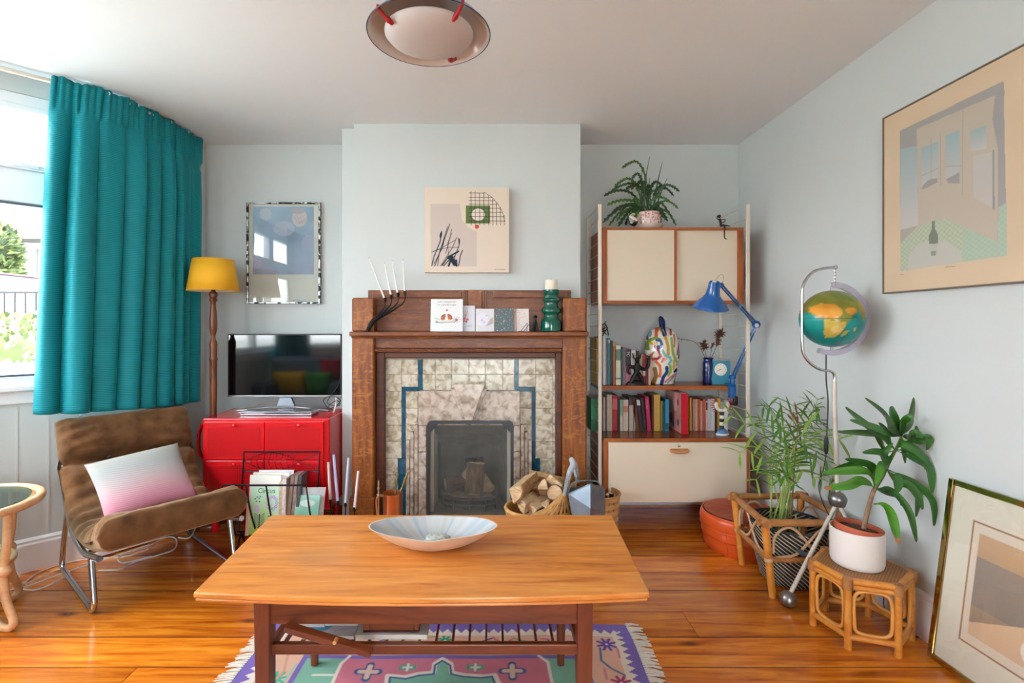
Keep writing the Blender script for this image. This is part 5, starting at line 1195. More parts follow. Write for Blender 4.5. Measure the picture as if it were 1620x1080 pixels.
m = M(); m.tube([e(1012, 581), e(1020, 584), e(1026, 578), e(1027, 569)], [.013, .010, .010, .008], 8, smooth=4); m.ball(e(1027, 566), .0125, 8); m.build('arm', dark_b, fg, smooth=60)
for a, b_ in ((1003, 1000), (1012, 1015)): m = M(); m.tube([e(a, 567), e((a+b_)/2, 561), e(b_, 559)], [.006, .004, .0015], 6, smooth=3); m.build('horn', dark_b, fg, smooth=60)
m = M(); m.ball(e(1028.5, 565.5, -.012), .0028, 5); m.ball(e(1023, 564.5, -.011), .002, 5); m.build('eye', plain('white_dot', '#eeeeea', rough=.4), fg, smooth=True)
# painted vase
Yv = 3.235; vcx = WX(1047, Yv); zb = ZB; prof = [(.0, 0), (.066, .0), (.078, .02), (.092, .07), (.103, .13), (.109, .19), (.106, .25), (.095, .30), (.075, .335), (.045, .355), (.018, .362), (.0, .362)]
P_ = [Vector((r_, 0, z)) for r_, z in prof]; PP, _ = catmull(P_, [0]*len(P_), 18)
m = M(); m.lathe([(max(0, p.x), p.z) for p in PP], (vcx, Yv, zb), 260, 1.0, .82, cap=False)
vpaint = painted('hand_painted_glaze', rough=.2, coat=.4)
vs_ = tag(m.build('painted_vase', vpaint, None, loc=(vcx, Yv, zb), smooth=True, recalc=True), 'large white ceramic vase painted with colourful squiggly brush strokes', 'vase')
r = R(.24, .38, '#ddd9d0', .0018)
s9 = Yv/F/9.0
kk = lambda x, y: ((x-963)*s9+.12, (965-y)*s9)   # (crop pixels at nine times scale)
strokes = [([(770,200),(750,260),(745,330)], '#2c3d6b', .010), ([(790,230),(770,280)], '#6fa3ad', .014), ([(880,170),(850,230),(835,300)], '#c4603a', .018), ([(905,150),(930,230),(960,330),(985,430),(985,540)], '#c0982a', .019), ([(740,470),(735,400),(770,340),(830,310),(880,330)], '#6e9138', .017), ([(770,385),(830,390)], '#cfa82c', .018),
 ([(840,345),(890,350),(900,400),(870,450),(850,430)], '#27508a', .016), ([(815,430),(860,490),(885,560),(850,600),(800,605)], '#9c3444', .015), ([(1040,320),(1045,420),(1055,520),(1090,590),(1125,640)], '#8fa83a', .018), ([(1035,260),(1060,180),(1120,190),(1150,230)], '#b5542f', .015), ([(1090,270),(1090,350),(1080,430)], '#c9714a', .013), ([(1150,270),(1180,360),(1150,460),(1130,540)], '#9b3140', .013),
 ([(1190,480),(1160,590)], '#1f2f63', .016), ([(900,480),(950,560),(1010,580),(1030,630),(1000,670)], '#6fb0ae', .017), ([(920,600),(900,640)], '#d06a4a', .014), ([(830,640),(880,700),(890,800),(880,850)], '#cf7440', .016), ([(970,720),(980,780),(930,860),(915,950)], '#1f3f7a', .021), ([(1020,700),(1030,780),(1000,830)], '#8aa238', .018), ([(1080,620),(1070,740)], '#c6a43a', .018), ([(1095,780),(1130,755),(1155,790),(1120,930)], '#1b2450', .018),
 ([(960,930),(1030,860),(1110,820)], '#cf6f74', .013), ([(1000,940),(1090,850)], '#6f8f8c', .011), ([(820,740),(840,840),(820,950)], '#8a6a34', .022), ([(1150,170),(1110,160)], '#2a2a3a', .014), ([(1170,650),(1120,690)], '#a9c0c0', .016), ([(800,500),(770,560),(790,620)], '#b5603c', .012), ([(860,130),(900,140)], '#c4703a', .016), ([(930,620),(960,600)], '#e0a48a', .012), ([(1120,900),(1180,720)], '#c9a0a6', .010)]
for p, c, w_ in strokes: r.line([kk(*q) for q in p], w_, c)
me = vs_.data; vc = np.array([v.co for v in me.vertices]); u = np.clip((vc[:,0]+.12)/.24, 0, 1); vv = np.clip(vc[:,2]/.38, 0, 1)
colour(vs_, r.a[(vv*(r.ny-1)+.5).astype(int), (u*(r.nx-1)+.5).astype(int)])
m = M(); m.tube([(WX(1052, 3.15), 3.150, WZ(531, 3.15)), (WX(1050, 3.15), 3.155, WZ(520, 3.15)), (WX(1047, 3.2), 3.18, WZ(508, 3.2)), (WX(1045.5, 3.2), 3.21, WZ(503, 3.2)), (vcx+.0, 3.24, zb+.36)], [.012, .013, .0125, .012, .012], 10, smooth=5)
m.build('handle', plain('cobalt_glaze', '#1d2d5e', rough=.2, var=.3, scale=25), vs_, smooth=60)
# blue vase with dried flowers
Yq = 3.22; qx = WX(1120.5, Yq); m = M(); pr_ = [(.0, 0), (.030, 0), (.033, .012), (.034, .04), (.0355, .07), (.034, .10), (.0345, .13), (.030, .145), (.026, .152), (.031, .166), (.029, .166), (.024, .154), (.024, .12), (0, .12)]
m.lathe(pr_, (qx, Yq, ZB), 28, cap=False); rg = random.Random(4)
m.v = [(qx+(x-qx)*(1+.07*noise.noise(Vector((x*60, y_*60, z*45)))), y_, z) for x, y_, z in m.v]
bv = tag(m.build('blue_vase', plain('dark_blue_glass', '#0d1c55', rough=.12, var=.4, scale=30, bscale=60, bstr=.6, coat=.4), None, smooth=True, loc=(qx, Yq, ZB)), 'dark cobalt blue bubbled glass vase left of the small clock', 'vase')
dr = plain('dried_flower', '#5c3626', rough=.9, var=.3)
def dried(tip, n_, R_, label, mid=None, s=0):
    rg = random.Random(s); tip = Vector(tip); b0 = Vector((qx+rg.uniform(-.008,.008), Yq+rg.uniform(-.008,.008), ZB+.125)); pts = [b0, Vector(mid) if mid else (b0+tip)/2+Vector((.004,0,0)), tip]
    o = M().tube(pts, [.0016, .0013, .0012], 6, smooth=6).build('dried_flower', dr, None, smooth=60, loc=tuple(b0)); tag(o, label, 'dried flower', 'dried flowers in the blue vase')
    m = M(); d = (tip-pts[1]).normalized()
    for k in range(n_):
        v_ = (Vector((rg.gauss(0,1), rg.gauss(0,.7), rg.gauss(.25,1)))).normalized()*R_*rg.uniform(.6, 1.1); p = tip+d*rg.uniform(-.02, .01); side = v_.cross(Vector((0,1,.3))).normalized()*.0034
        m.add([p+side, p-side, p+v_*.6+side*.8, p+v_], [(0,1,2),(1,3,2)])
    if n_: m.build('seed_head', dr, o, recalc=False)
dried(W(1113, 545, Yq), 75, .038, 'brown spiky dried flower head on the left in the blue vase', s=1)
dried(W(1140, 527, Yq), 85, .042, 'tallest spiky dried flower head in the blue vase', s=2)
dried(W(1127, 545, Yq), 30, .014, 'small dark dried bud between the two spiky heads', s=3)
dried(W(1075, 536, Yq), 3, .008, 'long thin dried stem arching left over to the painted vase', mid=W(1102, 543, Yq), s=4)
dried(W(1136, 540, Yq), 45, .032, 'dried sprig just under the tallest flower head', s=5)
# little blue clock
Yk = 3.175; kx0, kx1, kz1 = WX(1127.5, Yk), WX(1155.5, Yk), WZ(571, Yk); kw = kx1-kx0; kh = kz1-ZB
ck = thing('table_clock', ((kx0+kx1)/2, Yk, ZB), 'small turquoise clock with wavy sides and round face on the middle shelf', 'clock')
zz = np.linspace(0, 1, 13); wob = lambda t: .0045*math.sin(t*2*math.pi*.95+3.3)
poly = [(kx0+wob(t)+.002, ZB+t*kh) for t in zz]+[(kx1+wob(t)-.002, ZB+t*kh) for t in zz[::-1]]
M().prism(poly, lambda a, b_, t: (a, t, b_), Yk, Yk+.035).build('case', plain('turquoise_case', '#3787a0', rough=.45), ck, bevel=.002)
fc = (WX(1140, Yk), WZ(584.3, Yk))
m = M(); m.lathe([(.0385, 0), (.0385, .003), (.0355, .004), (0, .004)], (0,0,0), 36); m.v = [(fc[0]+a, Yk-c, fc[1]+b_) for a, b_, c in m.v]; fo = m.build('dial', plain('ivory_dial', '#e8e6d6', rough=.4), ck, smooth=40)
m = M()
for k in range(12): a = k*math.pi/6; m.bar((fc[0]+.028*math.sin(a), Yk-.0043, fc[1]+.028*math.cos(a)), (fc[0]+.033*math.sin(a), Yk-.0043, fc[1]+.033*math.cos(a)), .002, .0005, up=(0,1,0))
m.build('hour_mark', blk_pl, fo)
for a, L_ in ((math.radians(252), .027), (math.radians(285), .018)): m = M(); m.bar((fc[0], Yk-.0048, fc[1]), (fc[0]+L_*math.sin(a), Yk-.0048, fc[1]+L_*math.cos(a)), .0022, .0006, up=(0,1,0)); m.build('clock_hand', blk_pl, fo)
# striped leg figurine with teeth
Yg = 3.06; zb = ZD; gx_ = WX(1142, Yg)
sf = thing('tooth_figurine', (gx_, Yg, zb), 'ceramic figurine of open toothed jaw on a striped leg with blue sneaker', 'figurine')
shoe = plain('blue_sneaker', '#4f76a8', rough=.4, var=.2)
m = M(); m.lathe([(.0, 0), (.036, 0), (.0385, .005), (.037, .011), (0, .012)], (gx_+.002, Yg-.002, zb), 24, 1.05, .62, cap=False); m.build('sole', plain('white_sole', '#dfe2e4', rough=.4), sf, smooth=50)
m = M(); m.lathe([(.035, .011), (.034, .02), (.026, .031), (.016, .040), (.0, .042)], (gx_+.002, Yg-.002, zb), 24, 1.0, .60, cap=False); m.build('shoe', shoe, sf, smooth=50)
zl = zb+.038; hl = WZ(651, Yg)-zl
for k in range(5):
    M().lathe([(.0135, 0), (.0135, hl/5)], (gx_, Yg, zl+hl*k/5), 16).build('stripe', plain('black_stripe', '#17171a', rough=.3) if k % 2 == 0 else plain('ivory_stripe', '#d9d3c4', rough=.3), sf, smooth=50)
jc = (gx_+.0, WZ(641, Yg)); arc = [(jc[0]+.038*math.cos(a), Yg, jc[1]+.037*math.sin(a)+.004) for a in np.linspace(math.radians(152), math.radians(388), 18)]
M().tube(arc, [.006]+[.009]*16+[.006], 10).build('jaw', plain('ivory_stripe', '#d9d3c4'), sf, smooth=60)
m = M()
for s_ in (-1, 1):
    for k in range(7):
        a = math.radians(-48+k*15); c_ = (jc[0]+s_*.043*math.cos(a), jc[1]+.043*math.sin(a)+.004); L_ = .028; M().tube([(c_[0], Yg, c_[1]), (c_[0]+s_*L_*math.cos(a*.6), Yg-.004, c_[1]+L_*math.sin(a*.6))], [.0042, .0012], 6).build('red_spike', plain('crimson_glaze', '#a83a44', rough=.35), sf, smooth=60)
m = M()
for a in np.linspace(math.radians(165), math.radians(375), 13): m.ball((jc[0]+.030*math.cos(a), Yg-.006, jc[1]+.030*math.sin(a)+.004), .0042, 5)
m.build('teeth', plain('tooth_white', '#ece9e0', rough=.2), sf, smooth=True)
# ---- top of the wall cabinet
ZT_ = uz1+.0005; Yt = 3.17; pcx = WX(1025.5, Yt)
fp_ = thing('potted_cactus', (pcx, Yt, ZT_), 'trailing jagged-leaved green plant in a red and white patterned teacup planter', 'plant')
m = M(); prof = [(.0, 0), (.050, 0), (.055, .003), (.072, .014), (.088, .030), (.090, .036)]; m.lathe(prof, (pcx, Yt, ZT_), 40, cap=False); m.build('saucer_base', plain('ivory_china', '#d8cfc6', rough=.2, coat=.3), fp_, smooth=60)
r = R(1, .1, '#e2d6cf', .004)
g = random.Random(6)
for k in range(420): r.disk(g.random(), g.random()*.1, g.uniform(.003, .008), g.choice(['#b23a48', '#c0505c', '#d99a9c', '#a83242', '#e2d6cf']), ry=g.uniform(.003, .009))
r.rect(0, .094, 1, .1, '#d8c4bc'); r.rect(0, 0, 1, .006, '#b85560')
m = M(); pr2 = [(.078, .034), (.080, .045), (.081, .06), (.081, .08), (.080, .10), (.077, .112), (.074, .113), (.074, .10)]; PPs, _ = catmull([Vector((a, 0, b_)) for a, b_ in pr2], [0]*8, 6); m.lathe([(p.x, p.z) for p in PPs], (pcx, Yt, ZT_), 120, cap=False)
o = m.build('cup', painted('transfer_print_china', rough=.2, coat=.3), fp_, smooth=True)
cc = []
for v in o.data.vertices: a = math.atan2(v.co.y, v.co.x)/(2*math.pi)+.5; cc.append(r.at(a, (v.co.z-.034)/.08))
colour(o, np.array(cc))
m = M(); m.tube([(pcx-.078, Yt-.01, ZT_+.10), (pcx-.10, Yt-.015, ZT_+.105), (pcx-.118, Yt-.018, ZT_+.085), (pcx-.112, Yt-.016, ZT_+.06), (pcx-.08, Yt-.01, ZT_+.045)], .008, 10, smooth=5); m.build('cup_handle', plain('ivory_china', '#d8cfc6'), fp_, smooth=60)
M().lathe([(0, .10), (.073, .10), (.04, .11), (0, .113)], (pcx, Yt, ZT_), 24, cap=False).build('soil', plain('potting_soil', '#33261c', rough=.95, var=.4, bscale=80, bstr=1), fp_)
leafd = plain('dark_green_leaf', '#23451e', rough=.4, var=.25, scale=25); leafm = plain('mid_green_leaf', '#3c6424', rough=.4, var=.25, scale=25)
rg = random.Random(11); org = Vector((pcx, Yt, ZT_+.108))
def jagged(ex_, ey_, ez_, ln, mid_z, w_, mat):
    """a flat stem with saw-tooth edges from the pot to the given end"""
    end = Vector((ex_, ey_, ez_)); st = org+Vector((rg.uniform(-.03,.03), rg.uniform(-.025,.025), 0))
    mid = st.lerp(end, .5); mid.z = max(st.z, end.z)+mid_z; q1 = st.lerp(mid, .5); q1.z = st.z+(mid.z-st.z)*.75
    pts, _ = catmull([st, q1, mid, mid.lerp(end, .55)+Vector((0,0,.012)), end], [0]*5, 9); m = M(); vs = []; K_ = len(pts)
    for i, p in enumerate(pts):
        d = (pts[min(i+1, K_-1)]-pts[max(i-1, 0)]).normalized(); s_ = d.cross(Vector((0, -1, .35))).normalized(); t = i/(K_-1); ww = w_*(.35+.65*min(1, t/.3))*(1 if t < .92 else (1-t)/.08*.8+.2)
        z1 = 1.25 if i % 3 == 0 else (.55 if i % 3 == 1 else .85); z2 = 1.25 if (i+1) % 3 == 0 else (.55 if (i+1) % 3 == 1 else .85)
        if t < .22: z1 = z2 = .4
        vs += [p+s_*ww*z1, p+Vector((0,-.002,.001)), p-s_*ww*z2]
    m.add(vs, [f for i in range(K_-1) for f in ((3*i, 3*i+1, 3*i+4, 3*i+3), (3*i+1, 3*i+2, 3*i+5, 3*i+4))])
    m.build('stem', mat, fp_, recalc=False)
ends_ = [(984,266,.04),(1000,283,.03),(955,310,.03),(960,325,.04),(954,352,.07),(963,357,.05),(975,350,.03),(978,358,.04),(990,352,.03),(985,330,.02),(1008,292,.02),(998,300,.03),(972,296,.04),(966,303,.04),(1075,303,.05),(1073,330,.06),(1070,357,.06),(1064,345,.04),(1060,320,.04),(1050,345,.03),(1052,300,.04),(1046,352,.03),(1056,350,.04),(994,345,.02),(1003,350,.02),(1012,300,.02),(1030,300,.02),(1040,310,.02),(970,335,.04),(1066,310,.05),(1001,318,.02),(990,300,.03),(1020,290,.01),(980,340,.03)]
for i, (px, py, mz) in enumerate(ends_):
    y_ = Yt+rg.uniform(-.10, .10); 
    p = W(px, py, y_); p.z = max(p.z, ZT_+.004) if abs(y_-3.2) < .16 else p.z
    jagged(p.x, p.y, p.z, 0, mz, rg.uniform(.007, .0115), leafd if i % 3 else leafm)
for px, py, b_ in ((1028, 247, 1016), (1048, 256, 1032), (1056, 281, 1034), (1015, 270, 1017), (1028, 280, 1026), (1044, 290, 1030), (1010, 285, 1018)):
    st = Vector((WX(b_, Yt), Yt+rg.uniform(-.02,.02), ZT_+.105)); en = W(px, py, Yt); m = M(); m.tube([st, st.lerp(en, .5)+Vector((-.006, 0, .008)), en], [.0042, .0036, .0008], 6, smooth=5); m.build('spike_leaf', leafd, fp_, smooth=60)
# black and white ornament in front of the planter
Yo = 3.10; on = thing('swan_ornament', (WX(998, Yo), Yo, ZT_), 'small black and white curled bird ornament left of the teacup planter', 'ornament')
ox = lambda px: WX(px, Yo); oz = lambda py: max(ZT_+.004, WZ(py, Yo))
m = M(); m.tube([(ox(990), Yo, oz(355)), (ox(992), Yo, oz(349)), (ox(998), Yo-.01, oz(354.5)), (ox(1004), Yo, oz(354)), (ox(1008), Yo, oz(350))], [.008, .006, .008, .013, .008], 10, smooth=5); m.build('body', plain('black_glaze', '#15171a', rough=.15), on, smooth=True)
m = M(); m.tube([(ox(1008), Yo, oz(349)), (ox(1004), Yo-.004, oz(347)), (ox(998), Yo-.004, oz(343)), (ox(995), Yo, oz(343))], [.006, .012, .010, .004], 10, smooth=5); m.build('wing', plain('ivory_china', '#d8cfc6'), on, smooth=True)
m = M(); m.ball((ox(998), Yo-.016, oz(352.5)), .009, 8, sy=.6); m.build('white_breast', plain('ivory_china', '#d8cfc6'), on, smooth=True)
# seated black figure on the cabinet's front edge
Ys = 3.05; s3 = lambda px, py, dy=0: (WX(px, Ys), Ys+dy, WZ(py, Ys))
se = thing('seated_figurine', (WX(1141, Ys), Ys, ZT_), 'slim black seated figurine dangling a leg over the wall cabinet edge', 'figurine')
m = M(); m.tube([s3(1141, 357.5), s3(1140, 352), s3(1139, 347.5), s3(1138.5, 345.5)], [.0085, .0065, .009, .004], 8, smooth=4); m.ball(s3(1138, 342), .0095, 8, sz=1.1); m.ball(s3(1135.5, 342), .006, 6); m.build('body', dark_b, se, smooth=True)
for p in ([(1141, 347.5), (1147, 347), (1146, 351), (1141, 352)], [(1137, 347.5), (1134, 345), (1136, 342)]): m = M(); m.tube([s3(*q) for q in p], .0026, 6, smooth=3); m.build('arm', dark_b, se, smooth=60)
m = M(); m.tube([s3(1141, 357), s3(1149, 356.5), s3(1155, 358)], [.006, .004, .0025], 7, smooth=4); m.build('leg', dark_b, se, smooth=60)
m = M(); m.tube([s3(1141, 357.5), s3(1142, 358, -.03), s3(1142.5, 368, -.03), s3(1143, 378, -.03), s3(1146, 379.5, -.036)], [.006, .0055, .004, .003, .002], 7, smooth=4); m.build('leg', dark_b, se, smooth=60)

# ================================================================ blue desk lamp clamped to the shelf
blu = plain('blue_lamp_enamel', '#00529a', rough=.18, var=.02, coat=.4)
Yl = 3.12; dl = thing('desk_lamp', (WX(1168, Yl), Yl, sz), 'bright blue jointed desk lamp clamped to the right end of the shelf', 'lamp')
cxl = min(WX(1166, Yl), 1.49)
m = M(); m.box(cxl-.022, cxl+.022, 3.10, 3.165, sz+.001, sz+.012); m.box(cxl-.018, cxl+.018, 3.095, 3.128, sz-.075, sz+.001); m.build('clamp', blu, dl, bevel=.004)
m = M(); m.box(cxl+.004, cxl+.028, 3.090, 3.118, sz-.115, sz-.06); m.box(cxl-.012, cxl+.024, 3.09, 3.15, sz-.118, sz-.098); m.build('clamp_jaw', blk_pl, dl, bevel=.005)
m = M(); m.tube([(cxl+.004, 3.135, sz-.028), (cxl+.004, 3.135, sz-.15)], .004, 8); m.tube([(cxl+.004+.008*math.cos(a), 3.135, sz-.158+.008*math.sin(a)) for a in np.linspace(0, 6.28, 12, endpoint=False)], .002, 6, closed=True); m.build('clamp_screw', chrome, dl, smooth=60)
base = Vector((cxl+.004, 3.115, sz+.015)); j0 = base+Vector((0, 0, .03)); elb = W(1196.5, 513, 3.0); top_ = W(1141, 451, 2.84)
M().lathe([(.014, 0), (.014, .03), (.02, .034), (.02, .052), (.012, .056)], base-Vector((0,0,.003)), 16).build('pivot', blu, dl, smooth=40)
def arm(p, q, nm, off):
    m = M(); d = (q-p).normalized(); s_ = d.cross(Vector((0,1,0))).normalized()
    for k in (-1, 1): m.bar(p+s_*off*k*.6, q+s_*off*k*.6, .0075, .0075)
    o = m.build(nm, blu, dl, bevel=.001); mm = M()
    a = p+d*.02; b_ = p.lerp(q, .48)
    for k in (-1, 1):
        c1 = a+s_*off*k*1.5; c2 = b_+s_*off*k*.6; N_ = 60
        mm.tube([c1.lerp(c2, t/N_)+Vector((.003*math.cos(t*1.9), .003*math.sin(t*1.9), 0)) for t in range(N_+1)], .0011, 4)
    mm.bar(b_-s_*off*1.1, b_+s_*off*1.1, .006, .012); mm.build('spring', chrome, o, smooth=60)
arm(j0, elb, 'lower_arm', .012); arm(elb, top_, 'upper_arm', .010)
m = M(); m.v = []; 
def disc(c, r_, t_, nm, mat):
    m = M(); m.lathe([(r_*.9, -t_/2), (r_, -t_/2+.002), (r_, t_/2-.002), (r_*.9, t_/2)], (0,0,0), 20); m.v = [(c.x+a, c.y+z, c.z+b_) for a, b_, z in m.v]; m.build(nm, mat, dl, smooth=40)
disc(elb, .022, .02, 'elbow_joint', blu); disc(elb+Vector((-.004, -.013, -.006)), .012, .006, 'joint_knob', white_m); disc(top_, .014, .016, 'head_joint', blu)
sc_ = W(1124, 487, 2.80); sdir = (W(1128.5, 446, 2.82)-sc_); L_ = sdir.length; sdir = Vector((.03, -.30, 1)).normalized()
sx_ = sdir.orthogonal().normalized(); sy_ = sdir.cross(sx_)
def cone(prof, nm, mat, par, smooth=50, recalc=False):
    m = M(); m.lathe(prof, (0,0,0), 40, cap=False); m.v = [tuple(sc_+sx_*a+sy_*b_+sdir*c) for a, b_, c in m.v]; o = m.build(nm, mat, par, smooth=smooth, recalc=recalc); return o
so = cone([(.094, 0), (.0935, .004), (.080, .024), (.050, .058), (.040, .072), (.037, .078), (.0315, .11), (.0285, .146), (.024, .149)], 'lamp_shade', blu, dl); md = so.modifiers.new('s', 'SOLIDIFY'); md.thickness = .0015
cone([(.0925, .001), (.079, .022), (.049, .056), (.037, .074), (.03, .1), (.0, .1)], 'shade_lining', plain('white_lining', '#e8e8e6', rough=.4), so)
m = M(); m.lathe([(.0, .1), (.016, .1), (.016, .14), (.010, .15), (0, .15)], (0,0,0), 16, cap=False); m.v = [tuple(sc_+sx_*a+sy_*b_+sdir*c) for a, b_, c in m.v]; m.build('bulb_socket', white_m, so, smooth=40)
m = M(); m.ball(sc_+sdir*.055, .028, 8, sz=1.2); m.build('bulb', plain('bulb_glass', '#f0eee8'), so, smooth=True)
m = M(); nk = sc_+sdir*.12; m.bar(nk+Vector((.028, 0, 0)), top_, .010, .006); m.build('head_bracket', blu, dl, bevel=.001)
m = M(); m.tube([top_, top_+Vector((.012, 0, .03)), top_+Vector((.008, 0, .058)), top_+Vector((-.014, 0, .052)), sc_+sdir*.149], .0013, 5, smooth=6); m.build('flex', plain('grey_flex', '#8a8078', rough=.5), dl, smooth=60)
# ================================================================ globe lamp on a tripod
GX, GY = 1.500, 2.20
gl = thing('globe_lamp', (GX, GY, 0), 'hanging globe on a chrome hoop above a cream tripod with ball feet', 'lamp')
cpole = plain('worn_cream_paint', '#c9c2b6', rough=.45, var=.12, scale=25)
steel = plain('brushed_steel', '#8d8b8a', rough=.3, metal=.9, var=.15)
hub = Vector((W(1325, 790, GY).x, GY, WZ(790, GY))); GX = WX(1320, GY)
feet = [W(1247, 948, 2.16), Vector((1.628, 2.005, .034)), Vector((1.628, 2.455, .034))]
feet[0].z = .034
for i, f_ in enumerate(feet):
    M().tube([hub+Vector((0, 0, -.01)), f_+Vector((0, 0, .006))], .0085, 10).build('leg', cpole, gl, smooth=60)
    M().ball(f_, .0335, 12).build('ball_foot', steel, gl, smooth=True)
M().lathe([(.0, -.03), (.028, -.026), (.033, -.012), (.036, .0), (.034, .014), (.024, .028), (.012, .034), (.011, .04)], hub, 24, cap=False).build('hub', steel, gl, smooth=60)
M().tube([(hub.x, GY, hub.z+.03), (GX, GY, WZ(640, GY)), (GX, GY, WZ(603, GY))], .0095, 10).build('pole', cpole, gl, smooth=60)
c_ = lambda px, py: (WX(px, GY), GY, WZ(py, GY))
M().tube([c_(1320, 605), c_(1320, 593), c_(1314, 587), c_(1300, 585), c_(1285, 577), c_(1273, 563), c_(1269, 545), c_(1269, 500), c_(1269, 465), c_(1272, 448), c_(1284, 432), c_(1300, 425), c_(1322, 422.5)], .0062, 10, smooth=5).build('hoop', chrome, gl, smooth=60)
m = M(); m.ball(c_(1322, 422.5), .009, 6); m.build('hook', chrome, gl, smooth=True)
for k in range(5):
    p = Vector(c_(1321.5, 428+k*5.2)); m = M(); ax = k % 2
    m.tube([(p.x+(.0045*math.cos(a) if not ax else 0), p.y+(.0045*math.cos(a) if ax else 0), p.z+.0085*math.sin(a)) for a in np.linspace(0, 2*math.pi, 10, endpoint=False)], .0012, 5, closed=True); m.build('chain_link', chrome, gl, smooth=60)
gc = Vector((WX(1315.5, GY), GY, WZ(504, GY))); gr_ = .123
m = M(); m.ball(gc, gr_, 64)
globe_p = painted('printed_globe', rough=.3, coat=.25, bscale=60, bstr=.05)
go = m.build('sphere', globe_p, gl, smooth=True)
S3 = 2*gr_; r = R(S3, S3, '#087f7c', .0012)
# positions measured in the crop: centre (302,330), half-width 155 x 142
g_ = lambda x, y: (S3/2+(x-302)/158*gr_, S3/2-(y-332)/143*gr_)
r.poly([g_(*p) for p in ((165,240),(250,185),(330,180),(400,205),(440,260),(452,330),(430,335),(415,325),(400,330),(380,345),(370,350),(362,318),(345,300),(325,308),(305,330),(290,345),(278,362),(262,360),(250,352),(232,350),(205,335),(180,338),(160,318),(148,300),(152,270))], '#77792f')
r.poly([g_(*p) for p in ((152,300),(160,275),(190,258),(235,262),(258,285),(252,320),(230,340),(200,330),(170,318))], '#c98a2e')
r.poly([g_(*p) for p in ((188,335),(235,345),(280,355),(270,378),(262,400),(245,425),(215,428),(198,405),(190,370))], '#b8a047')
r.poly([g_(*p) for p in ((270,400),(292,385),(298,392),(280,420),(268,420))], '#a89a3e')
r.disk(*g_(240, 385), .017, '#c9ad6a'); r.disk(*g_(305, 295), .022, '#c4862f', ry=.014); r.disk(*g_(320, 225), .05, '#6a7a35', ry=.02, al=.7); r.disk(*g_(400, 270), .03, '#a98a35', al=.6); r.disk(*g_(235, 300), .02, '#cf9a45', al=.7)
r.disk(*g_(330, 385), .006, '#b8a04a', ry=.010); r.disk(*g_(440, 345), .012, '#4c8a4a', al=.8)
f__ = r.mottle(22, .55, 9)
vc = np.array([v.co for v in go.data.vertices])+np.array(ORI[gl.as_pointer()])-np.array(gc)
# the map is wrapped over the front; the far side shows its mirror image
u = np.clip(vc[:,0]/S3+.5, 0, 1); vv = np.clip(vc[:,2]/S3+.5, 0, 1); colour(go, r.a[(vv*(r.ny-1)+.5).astype(int), (u*(r.nx-1)+.5).astype(int)])
m = M(); m.tube([gc+Vector((gr_*1.002*math.cos(a), gr_*1.002*math.sin(a), 0)) for a in np.linspace(0, 2*math.pi, 60, endpoint=False)], .0012, 5, closed=True); m.build('equator_ridge', plain('globe_seam', '#2e5a55', rough=.4), gl, smooth=60)
acr = glass('clear_acrylic', tint=(.86, .82, .92)); 
m = M(); ra, rb_ = gr_+.014, gr_+.036; N_ = 40; vs = []; A0, A1 = math.radians(88), math.radians(-112)
for k in range(N_+1):
    a = A0+(A1-A0)*k/N_
    for rr2, yy in ((ra, -.012), (rb_, -.012), (rb_, .012), (ra, .012)): vs.append((gc.x+rr2*math.cos(a), gc.y+yy, gc.z+rr2*math.sin(a)))
m.add(vs, [(4*k+i, 4*k+(i+1) % 4, 4*k+4+(i+1) % 4, 4*k+4+i) for k in range(N_) for i in range(4)]+[(3,2,1,0), (4*N_, 4*N_+1, 4*N_+2, 4*N_+3)])
acm = bpy.data.materials.new('lilac_acrylic'); acm.use_nodes = True; n = acm.node_tree; b = n.nodes['Principled BSDF']; b.inputs['Base Color'].default_value = (*hx('#b9b0c6'), 1); b.inputs['Roughness'].default_value = .1; t_ = _n(n, 'ShaderNodeBsdfTransparent'); mx = _n(n, 'ShaderNodeMixShader'); mx.inputs[0].default_value = .55
n.links.new(t_.outputs[0], mx.inputs[1]); n.links.new(b.outputs[0], mx.inputs[2]); n.links.new(mx.outputs[0], n.nodes['Material Output'].inputs[0])
m.build('meridian_arm', acm, gl, smooth=40)
for s_ in (1, -1): M().tube([gc+Vector((0, 0, s_*gr_*.99)), gc+Vector((0, 0, s_*(gr_+.016)))], .006, 8).build('axis_pin', acm, gl, smooth=60)
gcab = [c_(1307, 556), c_(1307, 600), c_(1310, 635), c_(1308, 690)]
M().tube(gcab, .0028, 6, smooth=6).build('cord', cable_b, gl, smooth=60)
M().tube([c_(1307.5, 690), c_(1307, 697), c_(1307, 712), c_(1307, 718)], [.006, .009, .009, .005], 10).build('cord_switch', blk_pl, gl, smooth=50)
p0 = Vector(c_(1307, 718)); M().tube([p0, p0+Vector((-.01, 0, -.06)), p0+Vector((-.03, .0, -.16)), p0+Vector((.03, -.02, -.30)), Vector((1.60, 2.06, .25)), Vector((1.64, 2.1, .02)), Vector((1.64, 1.95, .006))], .0022, 6, smooth=6).build('cord', cable_b, gl, smooth=60)

# ================================================================ rattan planter stand with woven bag
ratb = wood('brown_rattan', ['#85542c', '#a8703e', '#c08a56'], grain=(3, 3, 3), scale=6, rough=.4, bstr=.15)
rato = wood('honey_rattan', ['#b06a22', '#cd8433', '#dd9c4c'], grain=(3, 3, 3), scale=5, rough=.35, bstr=.1)
